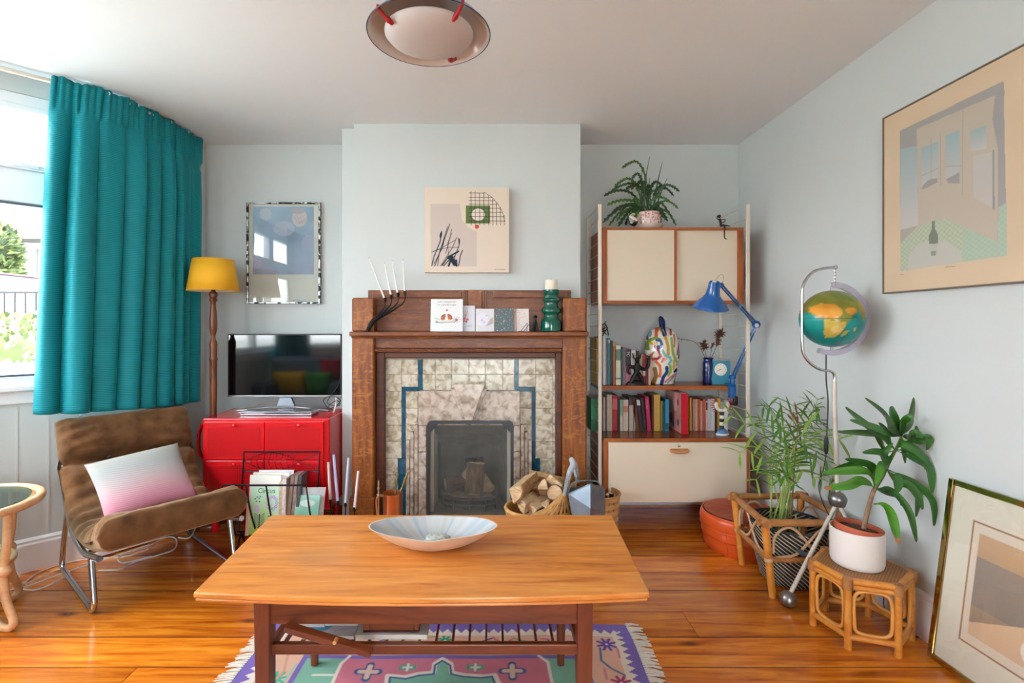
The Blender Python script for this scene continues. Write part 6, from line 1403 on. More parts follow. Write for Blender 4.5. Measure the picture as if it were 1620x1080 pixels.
# corners: bottom / top
CB = [Vector((1.250, 2.236, 0)), Vector((1.552, 2.225, 0)), Vector((1.548, 2.545, 0)), Vector((1.268, 2.545, 0))]
CT = [Vector((1.208, 2.222, .335)), Vector((1.585, 2.215, .335)), Vector((1.585, 2.575, .335)), Vector((1.238, 2.560, .335))]
ps = thing('planter_stand', (1.4, 2.39, 0), 'square brown rattan plant stand around the woven basket bag', 'plant stand')
for a, b_ in zip(CB, CT): M().tube([a, a.lerp(b_, .98)], [.0145, .0165], 10).build('leg', rato if a is not None else ratb, ps, smooth=60)
for i in range(4):
    a, b_ = CT[i], CT[(i+1) % 4]; d = (b_-a).normalized(); M().tube([a-d*.03+Vector((0,0,.0)), b_+d*.03], .016, 10).build('top_rail', ratb, ps, smooth=60)
    z = .17; a2, b2 = CB[i].lerp(CT[i], z/.335), CB[(i+1) % 4].lerp(CT[(i+1) % 4], z/.335); M().tube([a2, b2], .013, 10).build('lower_rail', ratb, ps, smooth=60)
    u_ = (b2-a2); m = M(); up = Vector((0,0,1))
    m.tube([a2+u_*.06+up*.03, a2+u_*.08+up*.10, a2+u_*.22+up*.14, a2+u_*.36+up*.125, a2+u_*.62+up*.03, a2+u_*.80+up*.012, a2+u_*.9+up*.01], .006, 7, smooth=5)
    m.tube([a2+u_*.94+up*.03, a2+u_*.92+up*.10, a2+u_*.78+up*.14, a2+u_*.64+up*.125, a2+u_*.38+up*.03, a2+u_*.2+up*.012, a2+u_*.1+up*.01], .006, 7, smooth=5)
    m.build('curved_splint', plain('pale_cane', '#c9a582', rough=.5), ps, smooth=60)
    M().ball(CT[i], .023, 8).build('rattan_knot', ratb, ps, smooth=True)
    M().ball(a2, .018, 6).build('cane_binding', plain('pale_cane', '#c9a582'), ps, smooth=True)
wm, n, b = nmat('woven_black_cream'); v = coords(n, rnd=False)
sp = _n(n, 'ShaderNodeSeparateXYZ'); n.links.new(v, sp.inputs[0])
an = _n(n, 'ShaderNodeMath', operation='ARCTAN2'); n.links.new(sp.outputs[1], an.inputs[0]); n.links.new(sp.outputs[0], an.inputs[1])
def lin(a, ka, b_, kb):
    m1 = _n(n, 'ShaderNodeMath', operation='MULTIPLY'); m1.inputs[1].default_value = ka; n.links.new(a, m1.inputs[0]); m2 = _n(n, 'ShaderNodeMath', operation='MULTIPLY'); m2.inputs[1].default_value = kb; n.links.new(b_, m2.inputs[0])
    ad = _n(n, 'ShaderNodeMath', operation='ADD'); n.links.new(m1.outputs[0], ad.inputs[0]); n.links.new(m2.outputs[0], ad.inputs[1]); s_ = _n(n, 'ShaderNodeMath', operation='SINE'); n.links.new(ad.outputs[0], s_.inputs[0]); return s_.outputs[0]
s1 = lin(an.outputs[0], 34, sp.outputs[2], 330); s2_ = lin(an.outputs[0], 34, sp.outputs[2], -330)
mu = _n(n, 'ShaderNodeMath', operation='MAXIMUM'); n.links.new(s1, mu.inputs[0])
sm_ = _n(n, 'ShaderNodeMath', operation='MULTIPLY'); sm_.inputs[1].default_value = .2; n.links.new(s2_, sm_.inputs[0]); n.links.new(sm_.outputs[0], mu.inputs[1])
n.links.new(ramp(n, mu.outputs[0], [(.30, hx('#29292b')), (.46, hx('#6f6a60')), (.62, hx('#cabfa9'))]), b.inputs['Base Color']); b.inputs['Roughness'].default_value = .85; bump(n, b, mu.outputs[0], .8, .006)
bgc = (1.405, 2.39)
wb = thing('woven_basket', (bgc[0], bgc[1], 0), 'tapering black and cream woven basket bag inside the rattan stand', 'basket')
o = M().lathe([(0, .004), (.10, .004), (.115, .02), (.135, .10), (.150, .17), (.160, .24), (.164, .275)], (bgc[0], bgc[1], 0), 72, cap=False).build('body', wm, wb, smooth=60); o.modifiers.new('s', 'SOLIDIFY').thickness = .004
m = M(); m.tube([(bgc[0]+.162*math.cos(a), bgc[1]+.162*math.sin(a), .277) for a in np.linspace(0, 6.283, 40, endpoint=False)], .006, 6, closed=True); m.build('rolled_rim', plain('charcoal_braid', '#3a3a3c', rough=.9), wb, smooth=60)
m = M(); m.tube([(bgc[0]-.05, bgc[1]-.162, .215), (bgc[0]-.03, bgc[1]-.172, .20), (bgc[0]+.0, bgc[1]-.172, .195), (bgc[0]+.03, bgc[1]-.165, .205)], [.010, .012, .013, .006], 8, smooth=4); m.build('strap_handle', plain('slate_strap', '#4a5560', rough=.7), wb, smooth=60)
# palm in it
gpal = plain('palm_green', '#4c7a26', rough=.45, var=.3, scale=20); gpal2 = plain('palm_light_green', '#7da040', rough=.45, var=.25, scale=20); stemc = plain('palm_stem', '#93a85a', rough=.5, var=.3, scale=30); brn = plain('palm_dry', '#7a5236', rough=.8, var=.3)
palm = thing('parlour_palm', (bgc[0], bgc[1], .2), 'feathery light green palm growing out of the woven basket', 'plant')
M().lathe([(0, .19), (.14, .19), (.09, .215), (0, .22)], (bgc[0], bgc[1], 0), 24, cap=False).build('soil', plain('potting_soil', '#33261c'), palm, smooth=True)
rg = random.Random(21)
def blade(m, p, d, L, w, droop=.3, up=Vector((0, -.4, 1)), segs=3):
    d = d.normalized(); s_ = d.cross(up)
    s_ = s_.normalized() if s_.length > 1e-4 else Vector((1,0,0)); vs = []; q = Vector(p); dd = Vector(d)
    for i in range(segs+1):
        t = i/segs; ww = w*(.35 if i == 0 else (1 if t < .75 else .05)); vs += [q-s_*ww/2, q+s_*ww/2]; dd = (dd+Vector((0, 0, -droop/segs))).normalized(); q = q+dd*(L/segs); q.x = min(q.x, XR-.02)
    m.add(vs, [(2*i, 2*i+1, 2*i+3, 2*i+2) for i in range(segs)])
def frond(base, ctrl, tip, nl, L, w, mat, dry=False):
    ctrl = Vector((min(ctrl[0], 1.60), ctrl[1], ctrl[2])); tip = Vector((min(tip[0], 1.635), tip[1], tip[2]))
    pts, _ = catmull([Vector(base), Vector(base).lerp(Vector(ctrl), .55)+Vector((0,0,.02)), Vector(ctrl), Vector(tip)], [0]*4, 12); K_ = len(pts)
    m = M(); m.tube(pts, [.0038*(1-.75*i/(K_-1)) for i in range(K_)], 6)
    o = m.build('frond', stemc if not dry else brn, palm, smooth=60)
    m = M()
    for k in range(nl):
        t = .42+.56*k/(nl-1); i = int(t*(K_-1)); p = pts[i]; d = (pts[min(i+1, K_-1)]-pts[max(i-1, 0)]).normalized()
        sd = d.cross(Vector((0, -.75, .65))).normalized()
        for s_ in (-1, 1):
            ll = L*(1-.35*abs(t-.65)/.35)*rg.uniform(.8, 1.1); dv = d*rg.uniform(.55, .8)+sd*s_*rg.uniform(.65, .9)+Vector((0, rg.uniform(-.25,.15), rg.uniform(-.1, .15)))
            blade(m, p, dv, ll, w, droop=rg.uniform(.35, .8))
    stuff(m.build('leaflets', mat, o, recalc=False))
bs_ = lambda: (bgc[0]+rg.uniform(-.075, .03), bgc[1]+rg.uniform(-.05, .05), .205)
PF = [((1215,700,2.45),(1155,655,2.40),12,.17,.008,gpal2), ((1210,720,2.40),(1168,715,2.30),9,.15,.007,gpal2), ((1225,690,2.5),(1205,660,2.55),12,.17,.008,gpal), ((1240,680,2.40),(1220,655,2.3),12,.18,.007,gpal), ((1250,670,2.5),(1290,660,2.5),14,.17,.006,gpal), ((1265,690,2.4),(1330,695,2.30),12,.17,.009,gpal2),
      ((1262,700,2.35),(1310,730,2.2),10,.15,.008,gpal), ((1245,720,2.3),(1225,745,2.18),10,.14,.007,gpal), ((1275,690,2.5),(1360,665,2.50),14,.16,.007,gpal), ((1270,710,2.45),(1325,760,2.42),10,.17,.006,gpal), ((1255,690,2.45),(1255,640,2.5),10,.17,.006,gpal), ((1230,730,2.42),(1195,760,2.4),9,.13,.007,gpal2), ((1240,700,2.55),(1215,640,2.6),9,.14,.007,gpal), ((1280,670,2.5),(1300,630,2.52),8,.13,.007,gpal), ((1285,680,2.55),(1340,640,2.55),10,.15,.005,gpal), ((1262,660,2.45),(1245,655,2.32),6,.08,.008,brn), ((1250,740,2.35),(1290,755,2.2),9,.12,.008,gpal2), ((1225,742,2.36),(1258,768,2.2),8,.10,.007,gpal)]
for ctrl, tip, nl, L, w_, mt in PF: frond(bs_(), W(*ctrl[:2], ctrl[2]), W(*tip[:2], tip[2]), max(5, int(nl*.62)), L*.92, w_*1.55, mt, mt is brn)
for k in range(16): b0 = Vector(bs_()); m = M(); m.tube([b0, b0+Vector((rg.uniform(-.015,.015), rg.uniform(-.01,.01), rg.uniform(.06, .13)))], [.006, .004], 7); m.build('stalk', rg.choice([stemc, stemc, gpal2, brn]), palm, smooth=60)
m = M(); b0 = Vector((bgc[0]+.045, bgc[1]-.04, .20)); m.tube([b0, b0+Vector((.01, 0, .07)), b0+Vector((.012, 0, .10))], [.015, .013, .006], 9, smooth=3); m.build('trunk', plain('palm_trunk', '#a8703f', rough=.8, var=.3), palm, smooth=60)

# ================================================================ hexagonal rattan stool
hc = Vector((1.462, 1.988)); hv = [Vector(v) for v in ((1.297, 2.030), (1.331, 1.880), (1.479, 1.832), (1.612, 1.935), (1.565, 2.090), (1.416, 2.135))]
st_ = thing('rattan_stool', (hc.x, hc.y, 0), 'small honey coloured hexagonal rattan stool under the white plant pot', 'stool')
ztop = .262
for p in hv: M().tube([(p.x, p.y, 0), (p.x, p.y, ztop-.012)], .0125, 10).build('leg', rato, st_, smooth=60)
for i in range(6):
    a, b_ = hv[i], hv[(i+1) % 6]; a3 = lambda z: Vector((a.x, a.y, z)); b3 = lambda z: Vector((b_.x, b_.y, z))
    m = M(); m.tube([a3(ztop-.010), b3(ztop-.010)], .0125, 10); m.tube([a3(ztop-.031), b3(ztop-.031)], .0105, 10); m.build('seat_rail', rato, st_, smooth=60)
    M().tube([a3(.045), b3(.045)], .0115, 10).build('stretcher', rato, st_, smooth=60)
    q = lambda t, z: a3(0).lerp(b3(0), t)+Vector((0, 0, z))
    M().tube([q(.13, .10), q(.115, .17), q(.16, .205), q(.30, .219), q(.5, .221), q(.70, .219), q(.84, .205), q(.885, .17), q(.885, .10), q(.84, .072), q(.70, .062), q(.5, .060), q(.30, .062), q(.16, .072)], .0065, 8, closed=True, smooth=4).build('bent_cane', plain('honey_cane', '#d9994c', rough=.4), st_, smooth=60)
    M().lathe([(.0, .0), (.017, .0), (.019, -.02), (.018, -.042), (.0, -.042)], (a.x, a.y, ztop+.002), 12, cap=False).build('corner_binding', ratb, st_, smooth=50)
wm2, n, b = nmat('woven_cane_seat'); v = coords(n, rnd=False); ck_ = _n(n, 'ShaderNodeTexChecker'); ck_.inputs['Scale'].default_value = 150; n.links.new(v, ck_.inputs['Vector']); ck_.inputs[1].default_value = (*hx('#a8733f'), 1); ck_.inputs[2].default_value = (*hx('#7f5128'), 1); n.links.new(ck_.outputs[0], b.inputs['Base Color']); b.inputs['Roughness'].default_value = .55; bump(n, b, ck_.outputs[1], .5, .002)
M().prism([(p.x, p.y) for p in hv], lambda a, b_, t: (a, b_, t), ztop-.012, ztop+.001).build('woven_seat', wm2, st_)
# ---- white pot with terracotta liner and tall plant
pcx, pcy = WX(1355.5, 1.99), 1.99; zp = ztop+.002
pp = thing('plant_pot', (pcx, pcy, zp), 'round matt white plant pot standing on the rattan stool', 'pot')
M().lathe([(0, 0), (.080, 0), (.086, .006), (.090, .02), (.0915, .14), (.089, .142), (.086, .14), (.084, .02), (0, .015)], (pcx, pcy, zp), 48, cap=False).build('body', plain('matt_white_ceramic', '#dcd8d3', rough=.55, var=.01), pp, smooth=50)
tl = M(); tl.lathe([(0, .02), (.062, .02), (.076, .12), (.0815, .12), (.0815, .146), (.075, .146), (.073, .125), (0, .125)], (0, 0, 0), 40, cap=False)
rot = Matrix.Rotation(math.radians(7), 3, 'Y'); tl.v = [tuple(Vector((pcx, pcy, zp+.006))+rot@(Vector(p)-Vector((0,0,.08)))+Vector((0,0,.08))) for p in tl.v]
tpot = thing('leafy_plant', (pcx, pcy, zp+.1), 'green broad-leaved plant with two leaf rosettes on a bare stem in the white pot', 'plant')
tl.build('terracotta_pot', plain('terracotta', '#b5583a', rough=.7, var=.08), tpot, smooth=50)
sl_ = M(); sl_.lathe([(0, .137), (.04, .139), (.073, .130)], (0,0,0), 24, cap=False); sl_.v = [tuple(Vector((pcx, pcy, zp+.004))+rot@(Vector(p)-Vector((0,0,.08)))+Vector((0,0,.08))) for p in sl_.v]; sl_.build('soil', plain('bark_soil', '#4a3428', rough=.95, var=.5, bscale=60, bstr=1.5), tpot, smooth=True)
DY = 1.985; k3 = lambda px, py, dy=0: Vector((WX(px, DY+dy), DY+dy, WZ(py, DY+dy)))
trunk = plain('ringed_stem', '#8d6f58', rough=.85, var=.25, scale=50, bscale=70, bstr=.5)
M().tube([k3(1366, 838), k3(1372, 810), k3(1379, 785), k3(1384, 772)], [.0085, .0085, .008, .0075], 10, smooth=5).build('trunk', trunk, tpot, smooth=60)
M().tube([k3(1384, 772), k3(1396, 752), k3(1404, 735), k3(1412, 720)], [.0075, .008, .007, .006], 10, smooth=5).build('branch', plain('green_stem', '#5e7434', rough=.6, var=.2), tpot, smooth=60)
M().tube([k3(1412, 720), k3(1420, 705), k3(1426, 690)], [.006, .0055, .004], 10, smooth=5).build('branch', plain('green_stem', '#5e7434'), tpot, smooth=60)
lg1 = plain('leaf_deep_green', '#2f6420', rough=.3, var=.12, scale=15); lg2 = plain('leaf_fresh_green', '#47861c', rough=.3, var=.12, scale=15); lg3 = plain('leaf_dull_green', '#3c5f30', rough=.35, var=.12, scale=15)
def big_leaf(base, mids, tip, w, mat, brown=False, face=Vector((0, -1, .5))):
    """leaf drawn from a thin stalk, broad in its outer half, pointed tip"""
    P_ = [Vector(base)]+[Vector(q) for q in mids]+[Vector(tip)]; pts, _ = catmull(P_, [0]*len(P_), 8); K_ = len(pts); L = [0]
    for i in range(1, K_): L.append(L[-1]+(pts[i]-pts[i-1]).length)
    m = M(); vs = []; prev = None
    for i, p in enumerate(pts):
        t = L[i]/L[-1]; d = (pts[min(i+1, K_-1)]-pts[max(i-1, 0)]).normalized(); s_ = d.cross(face)
        s_ = s_.normalized() if s_.length > .15 else (prev or Vector((1,0,0)))
        if prev and s_.dot(prev) < 0: s_ = -s_
        prev = s_; nn_ = s_.cross(d).normalized()
        ww = w*(.14+.86*math.sin(math.pi*min(1, max(0, (t-.12)/.9))**.9)**.75 if t > .12 else .14); ww = max(ww, w*.02)
        if t > .985: ww = w*.03
        dip = .16*ww; vs += [p-s_*ww/2+nn_*dip*.5, p-s_*ww/4, p-nn_*dip*.6, p+s_*ww/4, p+s_*ww/2+nn_*dip*.5]
    q5 = [f for i in range(K_-1) for f in [(5*i+k, 5*i+k+1, 5*i+6+k, 5*i+5+k) for k in range(4)]]
    m.add(vs, q5); o = m.build('leaf', mat, tpot, smooth=True, recalc=False)
    if brown:
        o.data.materials.append(plain('leaf_dry_tip', '#b0744c', rough=.8, var=.15)); n_ = len(o.data.polygons)
        for i, pl__ in enumerate(o.data.polygons):
            if i > n_*.90: pl__.material_index = 1
A_ = k3(1384, 774); B_ = k3(1404, 742); C3 = k3(1416, 712); D3 = k3(1426, 690)
LV = [ # base, mids, tip, width, mat, brown
 (A_, [k3(1378,752,-.02), k3(1360,744,-.05)], k3(1300,748,-.09), .036, lg2, False), (A_, [k3(1376,765,-.03), k3(1360,760,-.06), k3(1340,768,-.09)], k3(1303,772,-.10), .042, lg2, True),
 (A_, [k3(1384,745,0), k3(1376,735,.0)], k3(1336,726,-.02), .034, lg1, False), (A_, [k3(1380,755,.01), k3(1372,735,.03), k3(1350,735,.05)], k3(1300,752,.03), .034, lg1, False),
 (k3(1382,797), [k3(1398,798,-.04), k3(1410,815,-.07)], k3(1421,860,-.10), .046, lg2, True), (A_, [k3(1405,772,-.05), k3(1425,790,-.08), k3(1440,815,-.09)], k3(1450,858,-.09), .036, lg1, False),
 (A_, [k3(1400,778,.03), k3(1422,785,.04)], k3(1452,800,.05), .03, lg3, False),
 (B_, [k3(1418,760,-.05), k3(1438,768,-.08), k3(1452,785,-.10)], k3(1460,806,-.10), .042, lg1, False), (B_, [k3(1412,748,-.06), k3(1420,762,-.08)], k3(1418,779,-.1), .05, lg1, False),
 (B_, [k3(1440,760,-.02), k3(1470,770,-.03), k3(1490,790,-.03)], k3(1499,818,-.02), .034, lg3, False), (B_, [k3(1445,763,-.06), k3(1470,785,-.09), k3(1482,805,-.1)], k3(1478,832,-.10), .034, lg1, False),
 (B_, [k3(1398,722,-.02), k3(1404,710,-.03)], k3(1412,700,-.04), .03, lg1, False), (B_, [k3(1402,728,.0), k3(1398,716,-.01)], k3(1388,712,-.03), .032, lg1, False),
 (C3, [k3(1402,730,-.03), k3(1390,715,-.05)], k3(1364,716,-.07), .034, lg1, False), (C3, [k3(1400,712,.03), k3(1382,680,.05)], k3(1365,665,.06), .03, lg3, False),
 (C3, [k3(1400,690,-.01), k3(1370,685,-.02)], k3(1324,683,-.03), .03, lg3, False), (C3, [k3(1395,690,-.04), k3(1375,676,-.07), k3(1355,660,-.10)], k3(1337,644,-.12), .042, lg1, False),
 (C3, [k3(1435,712,-.03), k3(1460,722,-.06), k3(1480,735,-.07)], k3(1523,743,-.06), .036, lg1, False), (C3, [k3(1440,722,-.06), k3(1468,738,-.08), k3(1485,765,-.09)], k3(1499,781,-.09), .042, lg1, False),
 (C3, [k3(1425,700,-.06), k3(1445,708,-.09), k3(1460,720,-.1)], k3(1475,738,-.10), .044, lg1, False), (C3, [k3(1405,700,.04), k3(1400,680,.05)], k3(1390,668,.06), .034, lg3, False),
 (D3, [k3(1450,700,.04), k3(1470,705,.04)], k3(1536,733,.03), .026, lg3, False), (D3, [k3(1450,697,-.04), k3(1475,693,-.07), k3(1495,695,-.08)], k3(1513,712,-.07), .040, lg1, False),
 (D3, [k3(1440,690,-.01), k3(1455,684,-.02)], k3(1494,673,-.02), .03, lg3, False), (D3, [k3(1438,694,-.05), k3(1448,686,-.08)], k3(1461,692,-.09), .05, lg1, False),
 (D3, [k3(1430,672,0), k3(1440,660,0)], k3(1467,628,-.01), .028, lg3, False), (D3, [k3(1440,668,.0), k3(1455,658,.0)], k3(1488,654,.0), .026, lg3, False),
 (D3, [k3(1428,670,-.03), k3(1436,660,-.05)], k3(1444,658,-.06), .044, lg1, False), (D3, [k3(1418,672,-.02), k3(1412,655,-.03)], k3(1410,642,-.03), .054, lg1, False),
 (D3, [k3(1405,685,-.06), k3(1380,675,-.09)], k3(1344,664,-.12), .036, lg1, False), (D3, [k3(1410,670,.03), k3(1395,650,.04)], k3(1368,629,.05), .026, lg3, False),
 (D3, [k3(1412,680,-.05), k3(1406,668,-.06)], k3(1400,655,-.07), .044, lg3, False), (B_, [k3(1395,735,-.05), k3(1390,748,-.07)], k3(1385,765,-.09), .034, lg2, False), (k3(1490,752,.06), [k3(1500,762,.04)], k3(1516,782,.0), .03, lg3, False)]
for base, mids, tip, w_, mt, br_ in LV[:-1]:
    P_ = [base]+mids+[tip]
    for p in P_: p.x = min(p.x, XR-.02)
    big_leaf(base, mids, tip, w_*.86, mt, br_)

# ================================================================ orange leather pouffe
px_, py_ = 1.368, 2.745
lea = plain('orange_leather', '#cc5220', rough=.32, var=.10, scale=10, bscale=25, bstr=.15)
lead = plain('dark_orange_leather', '#a33c1c', rough=.4, var=.15, scale=14, bscale=25, bstr=.3)
po2 = thing('pouffe', (px_, py_, 0), 'round orange leather pouffe behind the rattan plant stand', 'pouffe')
pf = [(.0, .0), (.165, .0), (.185, .01), (.195, .04), (.199, .075), (.205, .082), (.204, .12), (.207, .128), (.212, .155), (.208, .182), (.196, .194)]
PPs, _ = catmull([Vector((a, 0, b_)) for a, b_ in pf], [0]*len(pf), 3)
m = M(); m.lathe([(max(0, p.x), p.z) for p in PPs], (px_, py_, 0), 64, cap=False); m.v = [(px_+(x-px_)*(1+.012*noise.noise(Vector((x*9, y_*9, z*6)))), py_+(y_-py_)*(1+.012*noise.noise(Vector((x*9, y_*9, z*6)))), z) for x, y_, z in m.v]; m.build('side', lea, po2, smooth=True)
for k in range(12):
    a0 = k*math.pi/6+.2; m = M(); N_ = 6; vs = []
    for i in range(6):
        r_ = .012+.178*i/5
        for j in range(N_+1):
            a = a0+(math.pi/6-.012/(.3+i))*(j/N_-.5); vs.append((px_+r_*math.cos(a), py_+r_*math.sin(a), .196+.010*(1-(i/5)**2)+.003*math.cos((j/N_-.5)*math.pi)))
    m.add(vs, [(i*(N_+1)+j, i*(N_+1)+j+1, (i+1)*(N_+1)+j+1, (i+1)*(N_+1)+j) for i in range(5) for j in range(N_)]); m.build('top_wedge', lead, po2, smooth=True, recalc=False)
M().lathe([(0, .2), (.195, .19), (.190, .193)], (px_, py_, -.004), 48, cap=False).build('top_base', lead, po2, smooth=True)
for r_, z in ((.199, .192), (.208, .124)): m = M(); m.tube([(px_+r_*math.cos(a), py_+r_*math.sin(a), z) for a in np.linspace(0, 6.283, 60, endpoint=False)], .0045, 6, closed=True); m.build('piping', lea, po2, smooth=60)
for a in (3.9, 5.0): m = M(); m.tube([(px_+r_*math.cos(a), py_+r_*math.sin(a), z) for r_, z in ((.186, .01), (.197, .04), (.202, .08), (.206, .12), (.213, .155), (.2, .192))], .0018, 5); m.build('seam', lead, po2)

# ================================================================ framed picture leaning on the right wall
gold = plain('polished_gilt_frame', '#b8a06a', rough=.08, metal=1, var=.02)
mat_c = plain('cream_mount', '#dcd8c4', rough=.8, var=.01)
Pl = Vector((1.595, 1.835, .004)); ey = Vector((.018, -.62, 0)).normalized()*.60; upv = Vector((.058, -.045, .655)); upv = upv-ey.normalized()*upv.dot(ey.normalized())
upv = Vector((.062, -.02, .650)); nn_ = ey.cross(upv).normalized()
if nn_.x > 0: nn_ = -nn_
fr2 = thing('leaning_picture', tuple(Pl+ey*.5), 'large picture with cream mount and gilt mirror frame leaning on the right wall', 'picture')
W2, H2 = ey.length, upv.length; ex_ = ey.normalized(); uz_ = upv.normalized()
def pb(m, a0, a1, b0, b1, n0, n1):
    q = [Pl+ex_*a+uz_*b_+nn_*c for c in (n0,) for a, b_ in ((a0, b0), (a1, b0), (a1, b1), (a0, b1))]+[Pl+ex_*a+uz_*b_+nn_*n1 for a, b_ in ((a0, b0), (a1, b0), (a1, b1), (a0, b1))]
    return m.hexa(q)
fwd = .020
for a in ((0, fwd, 0, H2), (W2-fwd, W2, 0, H2), (fwd, W2-fwd, 0, fwd), (fwd, W2-fwd, H2-fwd, H2)): pb(M(), a[0], a[1], a[2], a[3], -.006, .012).build('frame_bar', gold, fr2, bevel=.003)
pb(M(), fwd, W2-fwd, fwd, H2-fwd, -.004, .002).build('mount', mat_c, fr2)
r = R(W2-2*fwd, H2-2*fwd, '#dedac8', .003); w, h = r.w, r.h
i0, i1, j0, j1 = .082, w-.082, .11, h-.10
r.rect(i0-.006, j0-.006, i1+.006, j1+.006, '#a07a58'); r.rect(i0, j0, i1, j1, '#ded2c0')
i0 += .022; i1 -= .022; j0 += .03; j1 -= .03
pm = (r.X > i0) & (r.X < i1) & (r.Y > j0) & (r.Y < j1); r.vgrad(j0, j1, '#8f7f70', '#cfab86', pm); r.vgrad(j0+.1, j1-.08, '#8d8378', '#9c8f82', pm)
r.poly([(i0, j0), (i1, j0), (i1, j0+.13), (i0+.17, j0+.12), (i0, j0+.04)], '#d8b896'); r.disk(i0+.21, j0+.05, .05, '#e8e2da', ry=.045, al=.9); r.put(~pm & (r.X > i0-.02) & (r.X < i1+.02) & (r.Y > j0-.028) & (r.Y < j1+.028), '#ded2c0')
sheet('print', r, Pl+ex_*fwd+uz_*fwd+nn_*.0026, ex_*(W2-2*fwd), uz_*(H2-2*fwd), painted('paper_print'), fr2)
pb(M(), fwd, W2-fwd, fwd, H2-fwd, .004, .0055).build('glazing', glass('picture_glass'), fr2)

# ================================================================ framed print on the right wall
X3 = 1.658; yA, yB, zA, zB = 2.130, 1.548, WZ(465, 2.13), WZ(187, 2.13)
wp_ = thing('wall_print', (X3, (yA+yB)/2, zA), 'large pale framed print of open doors and a wine bottle on the right wall', 'picture')
w, h = yA-yB, zB-zA
grey_f = plain('thin_dark_frame', '#6f6357', rough=.4)
for a in ((yA-.006, yA, zA, zB), (yB, yB+.006, zA, zB), (yB+.006, yA-.006, zA, zA+.006), (yB+.006, yA-.006, zB-.006, zB)): M().box(X3-.006, XR-.001, a[0], a[1], a[2], a[3]).build('frame_bar', grey_f, wp_, bevel=.001)
M().box(X3, XR-.002, yB+.006, yA-.006, zA+.006, zB-.006).build('board', plain('buff_mount', '#cdb79b', rough=.85), wp_)
w, h = w-.012, h-.012
r = R(w, h, '#cfb89b', .0022); r.mottle(5, .12, 7)
# print window measured in the crop (113..535 across in perspective -> linear along the wall)
u0, u1, v0, v1 = .079, .500, .092, .650
def pr(px, py):   # crop pixel -> wall coordinates
    gx = 1380+px/2.571; gy = 60+py/2.571; Y = X3*F/(gx-VX); z = EYE-(gy-VY)*Y/F; return (yA-.006-Y, z-zA-.006)
def PR(*pts): return [pr(*p) for p in pts]
pm = r.inside(PR((113,378),(535,175),(548,885),(115,948)))
r.put(pm, '#a9a49c')
def rp(pts, c, al=1): r.poly(PR(*pts), c, al)
r.put(pm, '#9a9a9b'); rp(((113,378),(535,175),(540,235),(500,235),(180,370),(180,440),(115,452)), '#8c9196')
r.vgrad(pr(113,780)[1], pr(113,452)[1], '#b9babd', '#84a9b4', r.inside(PR((115,452),(183,438),(187,765),(115,785))))
rp(((183,370),(495,235),(505,240),(490,330),(512,450),(510,830),(370,770),(300,735),(187,770)), '#b0a99d')
for q in (((203,425),(268,398),(266,585),(203,618)), ((300,375),(357,355),(357,592),(300,575)), ((400,355),(463,335),(466,450),(402,462))):
    ys = [pr(*p)[1] for p in q]; r.vgrad(min(ys), max(ys)-.02, '#b5b7b8', '#82a9b6', r.inside(PR(*q)))
rp(((412,480),(490,465),(492,690),(412,650)), '#b2b3b2'); rp(((203,605),(225,580),(266,568),(266,588),(203,618)), '#84888f'); rp(((300,575),(357,545),(357,592),(310,590)), '#84888f')
rp(((490,330),(500,240),(535,175),(545,668),(512,690),(512,455)), '#8a8f96'); rp(((485,450),(512,445),(510,688),(497,700)), '#b5ae9f'); rp(((490,455),(497,455),(500,700),(490,695)), '#7f858f')
for p, q in (((240,405),(240,580)), ((203,560),(268,530)), ((300,522),(360,520)), ((278,388),(280,600)), ((370,290),(368,640))): r.line(PR(p, q), .0025, '#908a80')
# chequered table cloth
fl__ = r.inside(PR((115,835),(187,765),(300,733),(370,770),(510,830),(515,690),(548,668),(548,885),(115,948)))
ck2 = ((np.floor(r.X/.011)+np.floor(r.Y/.009)) % 2).astype(bool); r.put(fl__ & ck2, '#8fb3a2'); r.put(fl__ & ~ck2, '#b3b89c'); r.put(fl__ & (r.X > pr(370, 800)[0]), '#8fb8ad', .55)
rp(((145,945),(150,880),(200,830),(300,825),(360,870),(368,910)), '#b1b5b2'); rp(((233,690),(258,690),(258,760),(233,760)), '#b5aea0', .6)
rp(((243,745),(255,742),(256,775),(268,800),(268,835),(232,838),(231,805),(243,778)), '#4f6a60'); rp(((232,838),(268,835),(266,860),(258,885),(240,885),(233,865)), '#a9b0aa'); rp(((238,868),(262,866),(258,885),(242,886)), '#6f8078')
r.line(PR((297,932),(338,928)), .003, '#8f7f70'); r.line(PR((115,962),(128,960)), .003, '#8f7f70'); r.put(~r.inside(PR((113,378),(535,175),(548,885),(115,948))) & (r.X > u0*.4) & (r.X < -1), '#cfb89b')
r.a = r.a*.78+np.array(hx('#cdbda8'))*.22  # reflection haze mixed into all the print's colours as pale beige
sheet('print', r, (X3-.001, yA-.006, zA+.006), (0, -w, 0), (0, 0, h), painted('paper_print'), wp_)

